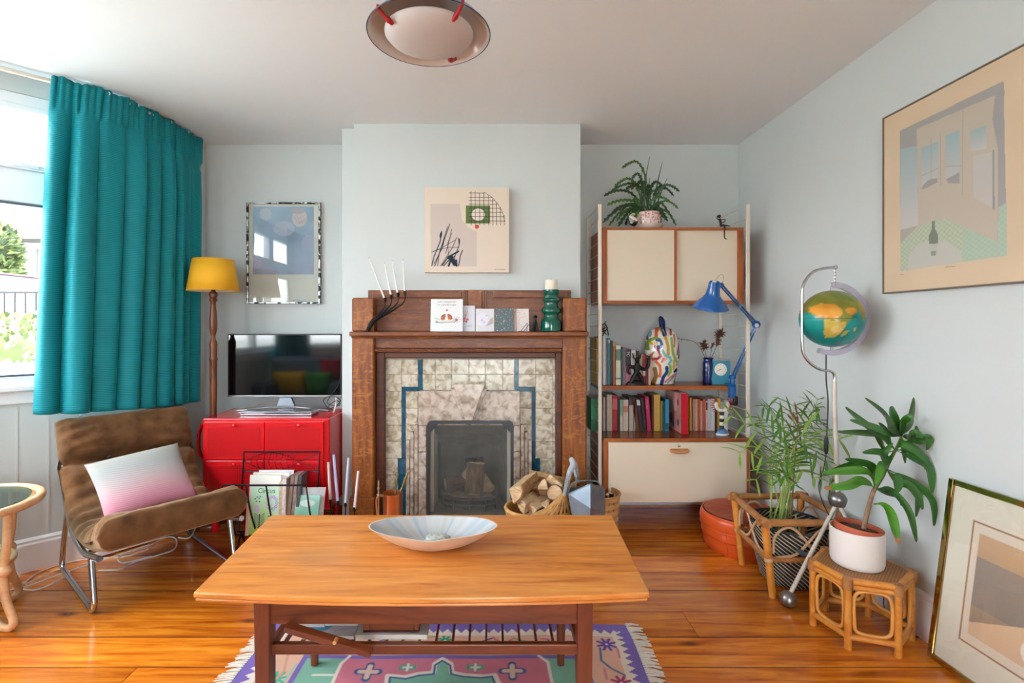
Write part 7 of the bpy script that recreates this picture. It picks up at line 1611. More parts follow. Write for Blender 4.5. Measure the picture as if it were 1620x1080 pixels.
# ================================================================ log baskets and coal scuttle
straw = plain('willow_splint', '#c99a5e', rough=.7, var=.25, scale=30, bscale=90, bstr=.4); straw2 = plain('golden_splint', '#d9ab68', rough=.65, var=.2, scale=30)
bcx, bcy, brx, bry, bz = .265, 2.74, .175, .145, .215
lb = thing('log_basket', (bcx, bcy, 0), 'golden willow basket with a grey wrapped hoop handle full of split logs', 'basket')
M().lathe([(.60, .003), (.72, .006), (.86, .06), (.96, .13), (1.0, .19), (1.0, bz)], (bcx, bcy, 0), 48, brx, bry, cap=False).build('body', straw, lb, smooth=60).modifiers.new('s', 'SOLIDIFY').thickness = .006
for zz in np.linspace(.03, bz-.02, 8):
    k = float(np.interp(zz, [.006, .06, .13, .19, bz], [.72, .86, .96, 1, 1]))+.012; m = M(); m.tube([(bcx+brx*k*math.cos(a), bcy+bry*k*math.sin(a), zz+.003*math.sin(a*14+zz*90)) for a in np.linspace(0, 6.283, 84, endpoint=False)], .0055, 5, closed=True); m.build('weave_strand', straw if int(zz*100) % 2 else straw2, lb, smooth=60)
m = M(); m.tube([(bcx+brx*1.02*math.cos(a), bcy+bry*1.02*math.sin(a), bz) for a in np.linspace(0, 6.283, 48, endpoint=False)], .010, 8, closed=True); m.build('rim', straw2, lb, smooth=60)
h0 = Vector((WX(893, 2.63), 2.63, .315)); h1 = Vector((WX(914, 2.86), 2.86, .315)); hm = Vector((WX(905, 2.74), 2.74, WZ(728, 2.74)))
hp, _ = catmull([h0, h0.lerp(hm, .5)+Vector((0, -.03, .03)), hm+Vector((-.004, -.05, -.012)), hm, hm+Vector((.006, .045, -.014)), h1.lerp(hm, .5)+Vector((.004, .03, .028)), h1], [0]*7, 8)
M().tube(hp, .0115, 10).build('handle', plain('grey_wrap_core', '#8b9096', rough=.6), lb, smooth=60)
m = M(); L = len(hp)
for i in range(4, L-4):
    for f in (0, .5):
        p = hp[i].lerp(hp[i+1], f); d = (hp[i+1]-hp[i-1]).normalized(); x = d.orthogonal().normalized(); y_ = d.cross(x); m.tube([p+(x*math.cos(a)+y_*math.sin(a))*.0125 for a in np.linspace(0, 6.283, 9, endpoint=False)], .0028, 4, closed=True)
stuff(m.build('grey_binding', plain('grey_binding', '#b4b8bd', rough=.5), lb, smooth=60))
for hc_, s_ in ((h0, -1), (h1, 1)):     # splints fanning out from the handle ends to the rim and down the side
    a0_ = math.atan2((hc_.y-bcy)/bry, (hc_.x-bcx)/brx)
    for k in range(13):
        t = (k-6)/6; ang = a0_+t*1.05; rim_ = Vector((bcx+brx*1.05*math.cos(ang), bcy+bry*1.05*math.sin(ang), bz+.008)); low = Vector((bcx+brx*1.03*math.cos(ang), bcy+bry*1.03*math.sin(ang), .12)); out_ = Vector((math.cos(ang), math.sin(ang), .2))
        mid_ = hc_.lerp(rim_, .55)+Vector((0, 0, -.012*abs(t))); st_p = hc_+Vector((t*.009, 0, .015))
        M().bar(st_p, mid_, .009, .003, up=out_).bar(mid_, rim_, .015, .003, up=out_).bar(rim_, low, .016, .003, up=out_).build('splint', straw2 if k % 2 else straw, lb, bevel=.001)
LG = 'split logs in the handled basket'; side_w = wood('split_side', ['#7c5a3a', '#a98257', '#c39c6e'], grain=(2, 12, 12), scale=4, rough=.85, bstr=.5)
def L2(a, b_, r_, ang, lab, sp=None, s=0): log('split_log', a, b_, r_, ang, lab, 'log', LG, split=sp, seed=s, barkc=side_w if s % 3 else bark_m)
w3 = lambda px, py, Y: W(px, py, Y)
L2(w3(818,782,2.62), w3(843,760,2.80), .075, .3, 'big square ended split log at the left front of the basket', 1.7, 11)
L2(w3(836,808,2.66), w3(872,792,2.80), .075, 1.0, 'long split log lying across the front of the basket', 1.8, 12)
L2(w3(838,752,2.86), w3(892,764,2.80), .060, 2.0, 'log with bark lying along the top of the pile', 1.5, 13)
L2(w3(857,766,2.70), w3(864,784,2.85), .058, 4.0, 'triangular pale log in the middle of the pile', 1.3, 14)
L2(w3(877,778,2.68), w3(884,800,2.82), .040, .8, 'small end grain log right of the middle of the pile', None, 15)
L2(w3(843,764,2.78), w3(850,778,2.9), .030, 2.2, 'small brown log tucked behind the left front log', None, 16)
L2((.20,2.70,.12), (.33,2.78,.12), .05, .5, 'log at the bottom of the handled basket', None, 17)
L2((.22,2.80,.16), (.34,2.70,.17), .045, 1.5, 'log buried in the middle of the handled basket', 2.0, 18)
L2(w3(824,800,2.64), w3(846,788,2.76), .050, 2.4, 'pale split log low at the left front rim of the basket', 2.0, 20)
L2(w3(862,800,2.66), w3(890,806,2.78), .048, .2, 'pale split log at the right front rim of the basket', 1.9, 22)
L2(w3(868,758,2.80), w3(888,776,2.72), .040, 1.1, 'short split log on top beside the basket handle', 2.2, 23)
# galvanised scuttle
zinc = plain('galvanised_zinc', '#8593a0', rough=.42, metal=.55, var=.25, scale=9, bscale=25, bstr=.1)
Ysc = 2.62; sq = lambda px, py, Y: W(px, py, Y)
sc = thing('coal_scuttle', (.52, 2.66, 0), 'galvanised grey metal coal scuttle right of the log basket', 'coal scuttle')
xl, xr_ = WX(897, 2.58), WX(957, 2.64)
ol, oc, orr = (WX(899, 2.62), 2.62), (WX(934, 2.56), 2.56), (WX(957, 2.66), 2.66)
zl_, zc_, zr_ = WZ(781, 2.62), WZ(765, 2.56), WZ(773, 2.66)
bl, bcn, br2 = (ol[0]+.02, 2.64), (oc[0]-.01, 2.59), (orr[0]-.02, 2.67)
m = M()
m.add([(ol[0], ol[1], zl_), (oc[0], oc[1], zc_), (orr[0], orr[1], zr_), (ol[0]+.03, 2.78, zl_-.02), (orr[0]-.0, 2.80, zr_-.03),
       (ol[0]+.012, ol[1]-.006, WZ(806, 2.6)), (oc[0]-.005, oc[1]-.03, WZ(804, 2.53)), (orr[0]-.002, orr[1]-.02, WZ(808, 2.64)), (ol[0]+.04, 2.78, .15), (orr[0], 2.80, .15),
       (bl[0]+.03, bl[1]+.03, .004), (bcn[0], bcn[1]+.0, .004), (br2[0], br2[1]+.02, .004), (bl[0]+.05, 2.77, .004), (br2[0], 2.78, .004)],
      [(0,5,6,1), (1,6,7,2), (2,7,9,4), (4,9,8,3), (3,8,5,0), (5,10,11,6), (6,11,12,7), (7,12,14,9), (9,14,13,8), (8,13,10,5), (10,13,14,12,11)])
m.build('body', zinc, sc, recalc=False).modifiers.new('s', 'SOLIDIFY').thickness = .003
m = M(); rimp = [(ol[0], ol[1], zl_), (oc[0], oc[1], zc_), (orr[0], orr[1], zr_), (orr[0], 2.80, zr_-.03), (ol[0]+.03, 2.78, zl_-.02)]; m.tube(rimp, .0035, 6, closed=True); m.build('rolled_rim', zinc, sc, smooth=60)
m = M(); m.add([(ol[0]+.01, ol[1]+.02, zl_-.035), (oc[0], oc[1]+.02, zc_-.05), (orr[0]-.01, orr[1]+.02, zr_-.045), (orr[0]-.01, 2.79, zr_-.06), (ol[0]+.035, 2.77, zl_-.05)], [(0,1,2,3,4)]); m.build('coal', plain('coal', '#17181a', rough=.5, var=.4, bscale=50, bstr=2, scale=30), sc, recalc=False)
m = M(); m.tube([(ol[0]+.02, 2.70, zl_+.0), (ol[0]+.05, 2.69, zc_-.03), (orr[0]-.04, 2.70, zc_-.03), (orr[0]-.01, 2.72, zr_-.01)], .004, 8, smooth=5); m.build('bail_handle', zinc, sc, smooth=60)
# chip-wood basket with dark logs
cxb, cyb, rb2 = .628, 2.90, .105
cb = thing('chip_basket', (cxb, cyb, 0), 'woven chip-wood basket of kindling between the scuttle and the low cabinet', 'basket')
hb = .245
for k in range(22):
    a = k*2*math.pi/22; c, s_ = math.cos(a), math.sin(a); rt, rbm = rb2*1.06, rb2*.88; m = M(); hw = .0125; off = .002*(1 if k % 2 else -1)
    m.hexa([(cxb+(rbm+off)*c-hw*s_*-1*-1, cyb+(rbm+off)*s_+hw*c, .003), (cxb+(rbm+off)*c+hw*s_, cyb+(rbm+off)*s_-hw*c, .003), (cxb+(rbm+off+.002)*c+hw*s_, cyb+(rbm+off+.002)*s_-hw*c, .003), (cxb+(rbm+off+.002)*c-hw*s_, cyb+(rbm+off+.002)*s_+hw*c, .003),
            (cxb+(rt+off)*c-hw*s_, cyb+(rt+off)*s_+hw*c, hb), (cxb+(rt+off)*c+hw*s_, cyb+(rt+off)*s_-hw*c, hb), (cxb+(rt+off+.002)*c+hw*s_, cyb+(rt+off+.002)*s_-hw*c, hb), (cxb+(rt+off+.002)*c-hw*s_, cyb+(rt+off+.002)*s_+hw*c, hb)])
    m.build('splint', plain('chip_wood', '#b7824e', rough=.6, var=.2, scale=20), cb)
for j in range(6):
    z = .02+j*.04; k = rb2*(.88+.18*z/hb)+.0045; m = M(); m.lathe([(k, 0), (k+.0017, 0), (k+.0017, .026), (k, .026)], (cxb, cyb, z), 44, cap=False); m.build('hoop_band', plain('chip_wood_pale', '#c79a66', rough=.6, var=.2, scale=20), cb, smooth=30)
m = M(); k = rb2*1.06+.004; m.tube([(cxb+k*math.cos(a), cyb+k*math.sin(a), hb) for a in np.linspace(0, 6.283, 40, endpoint=False)], .0065, 6, closed=True); m.build('rim', plain('chip_wood', '#b7824e'), cb, smooth=60)
KD = 'kindling in the chip-wood basket'; bark2 = plain('dark_bark', '#3d2a20', rough=.9, var=.4, scale=40, bscale=50, bstr=1)
for k, (dx, dy, l) in enumerate(((-.045, -.02, 'pale end grain piece of kindling at the rim of the chip basket'), (.03, -.03, 'dark bark piece of kindling at the front of the chip basket'), (.0, .04, 'kindling piece at the back of the chip basket'), (.055, .02, 'short dark kindling piece at the right of the chip basket'), (-.02, -.055, 'thin kindling piece in front of the others in the chip basket'))):
    log('kindling', (cxb+dx*.8, cyb+dy*.8, .04), (cxb+dx*1.25, cyb+dy*1.1, .235+.012*(k % 3)), .021, k, l, 'log', KD, split=2.2 if k % 2 else None, seed=40+k, barkc=bark2)
# ================================================================ rug
RX0, RX1, RY0, RY1 = -.868, .545, 1.06, 2.026
rw, rh = RX1-RX0, RY1-RY0
r = R(rw, rh, '#d9b6a2', .0032); 
def bord(d, c): r.put((r.X < d) | (r.X > rw-d) | (r.Y < d) | (r.Y > rh-d), c)
PU, CR, PE, PI, GN, WT, BL = '#7a68ac', '#ddd2c2', '#d8ab94', '#c97787', '#7fb09a', '#e0d6cb', '#46648f'
bord(.108, PE) ; r.put((r.X > .108) & (r.X < rw-.108) & (r.Y > .108) & (r.Y < rh-.108), PE)
dd = np.minimum(np.minimum(r.X, rw-r.X), np.minimum(r.Y, rh-r.Y)); along = np.where((np.minimum(r.X, rw-r.X) < np.minimum(r.Y, rh-r.Y)), r.Y, r.X)
tri = np.abs((along/.036) % 1-.5)*2
r.put(dd < .078, CR); r.put(dd < .036+.026*tri, PU)
r.put((dd > .192) & (dd < .212), PU); r.put(dd >= .212, PI)
# field: cut green corners, white outlines
fx0_, fx1_, fy0_, fy1_ = .212, rw-.212, .212, rh-.212
U = lambda px, py: (((px-VX)*(952/(py-VY))/F)-RX0, 952/(py-VY)-RY0)   # floor point seen at a pixel -> rug coordinates
m_f = (dd >= .212)
gl_ = r.inside([(fx0_-.1, fy0_-.1), U(540, 1037), U(532, 1052), U(520, 1078), (.34, .3), (.34, fy0_-.1)]) ; r.put(m_f & (r.X < .36) & r.inside([(fx0_, fy1_), U(553, 1034), U(540, 1048), U(524, 1085), (.36, .30), (fx0_, .25)]), GN)
r.put(m_f & (r.X > rw-.36) & r.inside([(fx1_, fy1_), U(850, 1036), U(867, 1046), U(876, 1085), (rw-.36, .30), (fx1_, .25)]), GN)
r.line([U(553, 1036), U(540, 1048), U(524, 1085), (.37, .31)], .011, WT); r.line([U(852, 1036), U(867, 1046), U(876, 1085), (rw-.37, .31)], .011, WT)
r.line([U(496, 1066), U(528, 1066)], .008, WT)
# medallion
md_ = [U(686, 1062), U(688, 1048), U(700, 1041), U(713, 1048), U(715, 1062), U(735, 1066), U(765, 1068), U(783, 1066), U(790, 1082), (rw*.70, .42), (rw*.70, .30), (rw*.3, .30), (rw*.3, .42), U(612, 1082), U(614, 1066), U(640, 1069), U(662, 1064)]
r.poly(md_, GN); r.line(md_, .018, WT, closed=True); r.line([(a+(rw/2-a)*.05, b_-.008) for a, b_ in md_], .008, BL, closed=True)
for px, py in ((583, 1060), (811, 1060)):
    c = U(px, py)
    for o_, w_, cl_ in ((.034, .030, BL), (.028, .018, '#d9b9a6')): r.line([(c[0]-o_, c[1]), (c[0]+o_, c[1])], w_, cl_); r.line([(c[0], c[1]-o_), (c[0], c[1]+o_)], w_, cl_)
for px, py in ((645, 1053.5), (752, 1053.5)):
    c = U(px, py); r.line([(c[0]-.026, c[1]+.012), (c[0]-.026, c[1]-.012)], .008, '#4fa88a'); r.line([(c[0]+.026, c[1]+.012), (c[0]+.026, c[1]-.012)], .008, '#4fa88a'); r.poly([(c[0]-.026, c[1]), (c[0], c[1]+.024), (c[0]+.026, c[1]), (c[0], c[1]-.024)], '#4fa88a')
    r.line([(c[0]-.014, c[1]), (c[0]+.014, c[1])], .009, WT); r.line([(c[0], c[1]-.016), (c[0], c[1]+.016)], .009, WT)
def flower(c, R_, col, n_=8, mid=WT):
    for k in range(n_):
        a = k*2*math.pi/n_+.3; r.line([(c[0]+.3*R_*math.cos(a), c[1]+.3*R_*math.sin(a)), (c[0]+R_*math.cos(a), c[1]+R_*math.sin(a))], .011, col)
    r.disk(c[0], c[1], .013, col); r.disk(c[0], c[1], .005, mid)
flower(U(958, 1017), .034, '#5d4ba0'); flower(U(985, 1078), .032, '#a0406a'); flower(U(704, 1012), .026, '#2f9a7e'); flower(U(438, 1072), .034, '#3fae94'); flower((.14, .60), .03, '#5d4ba0'); flower((.13, .35), .032, '#a0406a'); flower((rw-.14, .36), .03, '#3fae94')
r.line([U(948, 1023), U(951, 1042), U(968, 1055), U(990, 1066)], .008, '#3f6f96'); r.line([U(975, 1023), U(980, 1038)], .008, '#c9788a'); r.line([U(957, 1056), U(962, 1072)], .009, '#c98090')
for a, b_, c in (((752, 1016), (780, 1007), '#4b5a9a'), ((780, 1007), (792, 1015), '#c9607a'), ((801, 1014), (812, 1008), '#c9788a'), ((812, 1008), (838, 1015), '#7f9f6a'), ((855, 1009), (868, 1010), '#c9607a'), ((866, 1011), (875, 1016), '#3f7fae'), ((718, 1006), (740, 1008), '#cf8f9a'), ((640, 1010), (690, 1006), '#7f9f6a'), ((600, 1012), (630, 1005), '#4b5a9a')): r.line([U(*a), U(*b_)], .007, c)
r.line([U(455, 1035), U(450, 1060), U(430, 1080)], .009, '#c99a86'); r.line([U(470, 1048), U(452, 1075)], .008, '#8fbfae'); r.mottle(16, .10, 5)
rug_p = painted('woven_wool_print', rough=.95, spec=.05, bscale=500, bstr=.5); 
rt = thing('woven_rug', ((RX0+RX1)/2, (RY0+RY1)/2, 0), 'pink green and lilac patterned flat-woven rug with white fringe under the coffee table', 'rug')
def wavy(o, amp=.006):
    me = o.data
    for v in me.vertices:
        x, y = v.co.x+(RX0+RX1)/2, v.co.y+(RY0+RY1)/2; v.co.x += .006*math.sin(y*14)*abs(v.co.x); v.co.z += .0035*(noise.noise(Vector((x*4, y*4, 1)))+.4)*1
        if v.co.y > rh/2-.09: v.co.y += .008*math.sin(x*9)*(v.co.x/.7)
o = sheet('pile', r, (RX0, RY0, .0055), (rw, 0, 0), (0, rh, 0), rug_p, rt); wavy(o)
M().box(RX0+.006, RX1-.006, RY0+.005, RY1-.012, .0006, .0035).build('underside', plain('rug_wool', '#b9a9a6', rough=.95), rt)
rg = random.Random(9); m = M()
for side, x0 in ((-1, RX0), (1, RX1)):
    for k in range(92):
        y = RY0+rh*(k+.5)/92; L = rg.uniform(.045, .065); dy = rg.uniform(-.014, .014); b0 = Vector((x0-side*.006+side*.006*math.sin(y*14)*.7*side, y, .007))
        for q in range(2): 
            e_ = b0+Vector((side*L, dy+rg.uniform(-.008, .008), -.003)); m.tube([b0, b0.lerp(e_, .5)+Vector((0, rg.uniform(-.004,.004), .003)), e_], [.0036, .0028, .0018], 4)
stuff(m.build('fringe', plain('cotton_fringe', '#ddd6c8', rough=.95), rt, smooth=60))

# ================================================================ coffee table
ZT = .470; tb = thing('coffee_table', (-.19, 1.66, 0), 'low teak coffee table with fold-over top in the middle of the room', 'table')
tmid = wood('worn_teak_top', ['#a8591c', '#cb7a30', '#dc8f42', '#e6a25a'], grain=(1.3, 13, 13), scale=2.4, rough=.34, bstr=.05, coat=.15)
n = tmid.node_tree; b = n.nodes['Principled BSDF']; src = b.inputs['Base Color'].links[0].from_socket; ws = _n(n, 'ShaderNodeTexNoise'); ws.inputs['Scale'].default_value = 2.6; ws.inputs['Detail'].default_value = 5; n.links.new(coords(n, (1, 1.4, 1), rnd=False), ws.inputs['Vector'])
wf = _n(n, 'ShaderNodeMapRange'); wf.inputs[1].default_value = .52; wf.inputs[2].default_value = .72; wf.inputs[4].default_value = .55; n.links.new(ws.outputs[0], wf.inputs[0]); mx = _n(n, 'ShaderNodeMix', data_type='RGBA'); n.links.new(wf.outputs[0], mx.inputs[0]); n.links.new(src, mx.inputs[6]); mx.inputs[7].default_value = (*hx('#b98a5c'), 1); n.links.new(mx.outputs[2], b.inputs['Base Color'])
tleg = wood('teak_leg', ['#4d2212', '#6a3219', '#7e4022'], grain=(12, 12, 1.4), scale=2.4, rough=.4, bstr=.03); tapr = wood('teak_apron', ['#4d2212', '#6e351a', '#824423'], grain=(1.4, 12, 12), scale=2.4, rough=.4, bstr=.03)
Yf, Yb = 1.384, 1.953
fl, fr_ = WX(305.5, Yf), WX(1028, Yf); bl_, br_ = WX(429.5, Yb), WX(967.5, Yb)
N_ = 24; front = [(fl+(fr_-fl)*k/N_, Yf-.028*(1-(2*k/N_-1)**2)) for k in range(N_+1)]; back = [(br_+(bl_-br_)*k/4, Yb+.0*(1-(2*k/4-1)**2)) for k in range(5)]
out = front+back
M().prism(out, lambda a, b_, t: (a, b_, t), ZT-.016, ZT).build('top_leaf', tmid, tb, bevel=.004)
M().prism([(a+(-.19-a)*.006, b_+(1.66-b_)*.012) for a, b_ in out], lambda a, b_, t: (a, b_, t), ZT-.026, ZT-.0175).build('lower_leaf', tmid, tb, bevel=.003)
lw = .046
for x, s_ in ((-.676, 1), (.249, 1)):
    m = M(); m.hexa([(x+.004, 1.452, 0.0), (x+lw-.002, 1.452, 0.0), (x+lw-.002, 1.492, 0.0), (x+.004, 1.492, 0.0), (x, 1.442, ZT-.026), (x+lw, 1.442, ZT-.026), (x+lw, 1.492, ZT-.026), (x, 1.492, ZT-.026)])
    for i in range(len(m.v)): m.v[i] = (m.v[i][0], m.v[i][1], max(m.v[i][2], .009))
    m.build('leg', tleg, tb, bevel=.003)
for x in (-.616, .249):
    m = M(); m.tube([(x, 1.777, .0105), (x+(.004 if x > 0 else -.010), 1.80, .20), (x+(.008 if x > 0 else -.018), 1.84, ZT-.027)], [.013, .017, .020], 12); m.build('leg', tleg, tb, smooth=60)
M().box(-.632, .251, 1.452, 1.474, .343, ZT-.0265).build('apron', tapr, tb, bevel=.002); M().box(-.62, .24, 1.83, 1.85, .36, ZT-.0265).build('apron', tapr, tb, bevel=.002)
for x in (-.655, .262): M().box(x, x+.02, 1.49, 1.83, .36, ZT-.0265).build('side_apron', tleg, tb, bevel=.002)
M().box(-.642, .255, 1.462, 1.482, .248, .278).build('front_rail', tapr, tb, bevel=.003); M().box(-.625, .245, 1.81, 1.828, .25, .278).build('rear_rail', tapr, tb, bevel=.003)
for x in (-.648, .252): m = M(); m.hexa([(x, 1.482, .25), (x+.016, 1.482, .25), (x+.016, 1.81, .25), (x, 1.81, .25), (x, 1.482, .276), (x+.016, 1.482, .276), (x+.016, 1.81, .276), (x, 1.81, .276)]); m.build('side_rail', tleg, tb, bevel=.002)
for k in range(-12, 5):
    x = -.011+k*.0492
    if -.62 < x < .235: M().box(x-.003, x+.003, 1.482, 1.81, .262, .276).build('slat', tleg, tb)
a, b_ = W(452, 991, 1.425), W(588, 1032, 1.40); m = M(); m.bar(a, b_, .024, .020, up=(0, -.3, 1)); m.build('swing_bar', tapr, tb, bevel=.003)
pg = W(530, 1016, 1.395); m = M(); m.tube([(pg.x, pg.y+.015, pg.z), (pg.x, pg.y-.006, pg.z+.002)], [.006, .005], 10); m.build('peg', plain('pale_peg', '#c99a5c', rough=.5), tb, smooth=40)
# ---- on the rack under the table
news_m = plain('newsprint', '#c7c2ba', rough=.9, var=.08, scale=30)
zr = .2765
for i, (x0, x1, y0, y1, c, l) in enumerate(((-.555, -.40, 1.487, 1.60, '#cfd3d8', 'blue and white magazine at the left on the rack under the coffee table'), (-.60, -.50, 1.53, 1.70, '#d3b9a8', 'peach coloured magazine beneath the table rack bar, further back'), (-.396, -.185, 1.487, 1.76, '#bdb6ac', 'newspaper stack beneath the dark wooden tray under the table'))):
    z = zr+(.0012 if i == 0 else .0115 if i == 1 else .0008); o = tag(M().box(x0, x1, y0, y1, z, z+(.010 if i < 2 else .014)).build('magazine' if i < 2 else 'newspaper', news_m, None, bevel=.001), l, 'magazine' if i < 2 else 'newspaper')
    rr_ = R(x1-x0-.004, y1-y0-.004, c, .003); rr_.mottle(30, .3, i+2)
    if i == 0: rr_.disk(.04, .05, .035, '#3f9bc4', ry=.03, al=.9); rr_.disk(.05, .06, .012, '#d8e6ec'); [rr_.line([(.1, .03+k*.02), (.17, .04+k*.02)], .003, '#8a98a8') for k in range(5)]
    sheet('cover', rr_, (x0+.002, y0+.002, z+(.0106 if i < 2 else .0146)), (x1-x0-.004, 0, 0), (0, y1-y0-.004, 0), painted('paper_print'), o)
tr_ = thing('wooden_tray', (-.28, 1.62, zr+.0155), 'dark wooden tray lying on newspapers on the rack under the table', 'tray')
zz = zr+.0156; x0, x1, y0, y1 = -.375, -.21, 1.497, 1.75
M().box(x0, x1, y0, y1, zz, zz+.006).build('tray_base', plain('dark_plum_felt', '#3a1416', rough=.9), tr_)
for q in ((x0, x0+.018, y0, y1), (x1-.014, x1, y0, y1), (x0+.018, x1-.014, y1-.014, y1), (x0+.018, x1-.014, y0, y0+.010)): M().box(*q, zz+.006, zz+.03).build('tray_rim', tapr, tr_, bevel=.002)
bxs = thing('dotted_box', (-.46, 1.59, zr+.013), 'white box lid with black dots at the back of the rack under the table', 'box')
M().box(-.53, -.40, 1.535, 1.64, zr+.0125, zr+.0245).build('body', plain('white_card_box', '#dcdad4', rough=.6), bxs, bevel=.001)
rr_ = R(.13, .105, '#dedbd4', .0012); [rr_.disk(.010+.0125*i, .010+.0125*j, .0032, '#1c1c20') for i in range(10) for j in range(8)]
sheet('dotted_top', rr_, (-.53, 1.535, zr+.0249), (.13, 0, 0), (0, .105, 0), painted('paper_print'), bxs)

# ================================================================ ceramic bowl on the table
bcx_, bcy_ = WX(685, 1.672), 1.672; a_, b2_, bh = .2135, .106, .0665
bw = thing('ceramic_bowl', (bcx_, bcy_, ZT), 'long boat shaped ceramic bowl with blue striped inside on the coffee table', 'bowl')
NT, NA = 14, 96
def rad(th):
    c, s_ = abs(math.cos(th)), abs(math.sin(th)); p = 1.78; return 1/((c/a_)**p+(s_/b2_)**p)**(1/p)
def shell(inset, z0, flip=False):
    vs = []
    for i in range(NT+1):
        t = i/NT
        for k in range(NA):
            th = 2*math.pi*k/NA; R_ = rad(th)-inset; f = .30+.70*t; edge = bh+.004*math.cos(2*th)-.001+.0015*math.sin(5*th)
            z = z0+(edge-z0)*(t**1.75); vs.append((bcx_+f*R_*math.cos(th), bcy_+f*R_*math.sin(th), ZT+.0008+z))
    return vs
vo = shell(0, 0); vi = shell(.0055, .008)
m = M(); ring = lambda o, i, k: o+i*NA+(k % NA)
m.add(vo, [(ring(0,i,k), ring(0,i,k+1), ring(0,i+1,k+1), ring(0,i+1,k)) for i in range(NT) for k in range(NA)]+[tuple(range(NA-1, -1, -1))])
ob = m.build('outer_wall', plain('buff_stoneware', '#cdb29a', rough=.6, var=.12, scale=14, bscale=60, bstr=.2), bw, smooth=50)
m = M(); m.add(vi, [(ring(0,i,k+1), ring(0,i,k), ring(0,i+1,k), ring(0,i+1,k+1)) for i in range(NT) for k in range(NA)]+[tuple(range(NA))])
oi = m.build('glazed_inside', painted('striped_glaze', rough=.12, coat=.5), bw, smooth=50, recalc=False)
rg = random.Random(12); st = [(rg.uniform(0, 6.28), rg.uniform(.008, .03), rg.choice(['#8ba0b4', '#9fadb8', '#a9acac', '#8f9fb0', '#b8b2a8', '#c0c2c0', '#9fb0bf'])) for _ in range(150)]
cc = []
for v in oi.data.vertices:
    th = math.atan2(v.co.y/b2_, v.co.x/a_) % (2*math.pi); c = np.array(hx('#b9bcbc')); rr3 = math.hypot(v.co.x/a_, v.co.y/b2_)
    for a, w_, h_ in st:
        d = abs((th-a+math.pi) % (2*math.pi)-math.pi)
        if d < w_*1.6: k = .75*max(0, 1-d/(w_*1.6)); c = c*(1-k)+np.array(hx(h_))*k
    cc.append(c)
colour(oi, np.array(cc))
m = M(); m.add(vo[-NA:]+vi[-NA:], [(k, (k+1) % NA, NA+(k+1) % NA, NA+k) for k in range(NA)]); m.build('rim', plain('pale_glaze_rim', '#dccfc4', rough=.35), bw, smooth=True)
sp_ = R(1, 1, '#b9bdb6', .02)
so_ = M().lathe([(.0, 0), (.030, .0), (.034, .006), (.033, .016), (.026, .022), (.0, .023)], (bcx_+.015, bcy_+.012, ZT+.0115), 20, 1.25, .75, cap=False).build('soap_stone', plain('speckled_stone', '#b4b8b0', rough=.5, var=.35, scale=120), None, smooth=50); tag(so_, 'speckled grey white stone lying inside the striped bowl', 'stone')

# ================================================================ pendant lamp
plx, ply, plz, plr = -.192, 1.60, 2.119, .193
pdn = thing('pendant_lamp', (plx, ply, H), 'blue and white enamel pendant lamp with red straps hanging from the ceiling', 'lamp')
PO = [(plr, 0), (plr*.985, .003), (plr*.93, .016), (plr*.84, .036), (plr*.70, .060), (plr*.50, .088), (plr*.3, .115), (.03, .14)]
M().lathe(PO, (plx, ply, plz), 72, cap=False).build('shade', plain('blue_enamel', '#2f5f9f', rough=.2, var=.02, coat=.4), pdn, smooth=60)
M().lathe([(r_-.0022, z-.0008) for r_, z in PO[:-1]]+[(.0, .145)], (plx, ply, plz), 72, cap=False).build('shade_lining', plain('white_enamel', '#cfcac6', rough=.15, var=.005, coat=.4), pdn, smooth=60)
m = M(); m.tube([(plx+plr*math.cos(a), ply+plr*math.sin(a), plz) for a in np.linspace(0, 2*math.pi, 96, endpoint=False)], .0016, 6, closed=True); m.build('rim', plain('navy_rim', '#1f2f52', rough=.3), pdn, smooth=60)
M().lathe([(.0, -.012), (.06, -.010), (.10, -.003), (.128, .010), (.139, .022), (.139, .026), (0, .026)], (plx, ply, plz-.022), 64, cap=False).build('diffuser', plain('opal_white', '#c4bebb', rough=.45, var=.01), pdn, smooth=60)
redr = plain('red_rubber', '#a5121c', rough=.4)
for a in (221, 309, 66):
    c, s_ = math.cos(math.radians(a)), math.sin(math.radians(a)); m = M(); q = lambda r_, z: (plx+r_*c, ply+r_*s_, plz+z)
    m.tube([q(plr-.012, .020), q(.178, .010), q(.158, -.004), q(.145, -.010), q(.130, -.016)], [.0045, .005, .0055, .009, .005], 8, smooth=4); m.build('strap', redr, pdn, smooth=60)
M().tube([(plx, ply, plz+.14), (plx, ply, H-.02)], .0035, 8).build('flex', white_m, pdn, smooth=60); M().lathe([(.03, .13), (.032, .15), (.02, .175), (.006, .18)], (plx, ply, plz), 20).build('cap', plain('blue_enamel', '#2f5f9f'), pdn, smooth=50); M().lathe([(.045, -.03), (.05, -.001)], (plx, ply, H), 24).build('ceiling_rose', white_m, pdn, smooth=50)
m = M()
for px, py, L_ in ((603, 25, .006), (606, 30, .004), (612, 24, .005), (608, 33, .007)): p = W(px, py, 1.55); m.box(p.x, p.x+L_, 1.55, 1.5515, p.z, p.z+.0015)

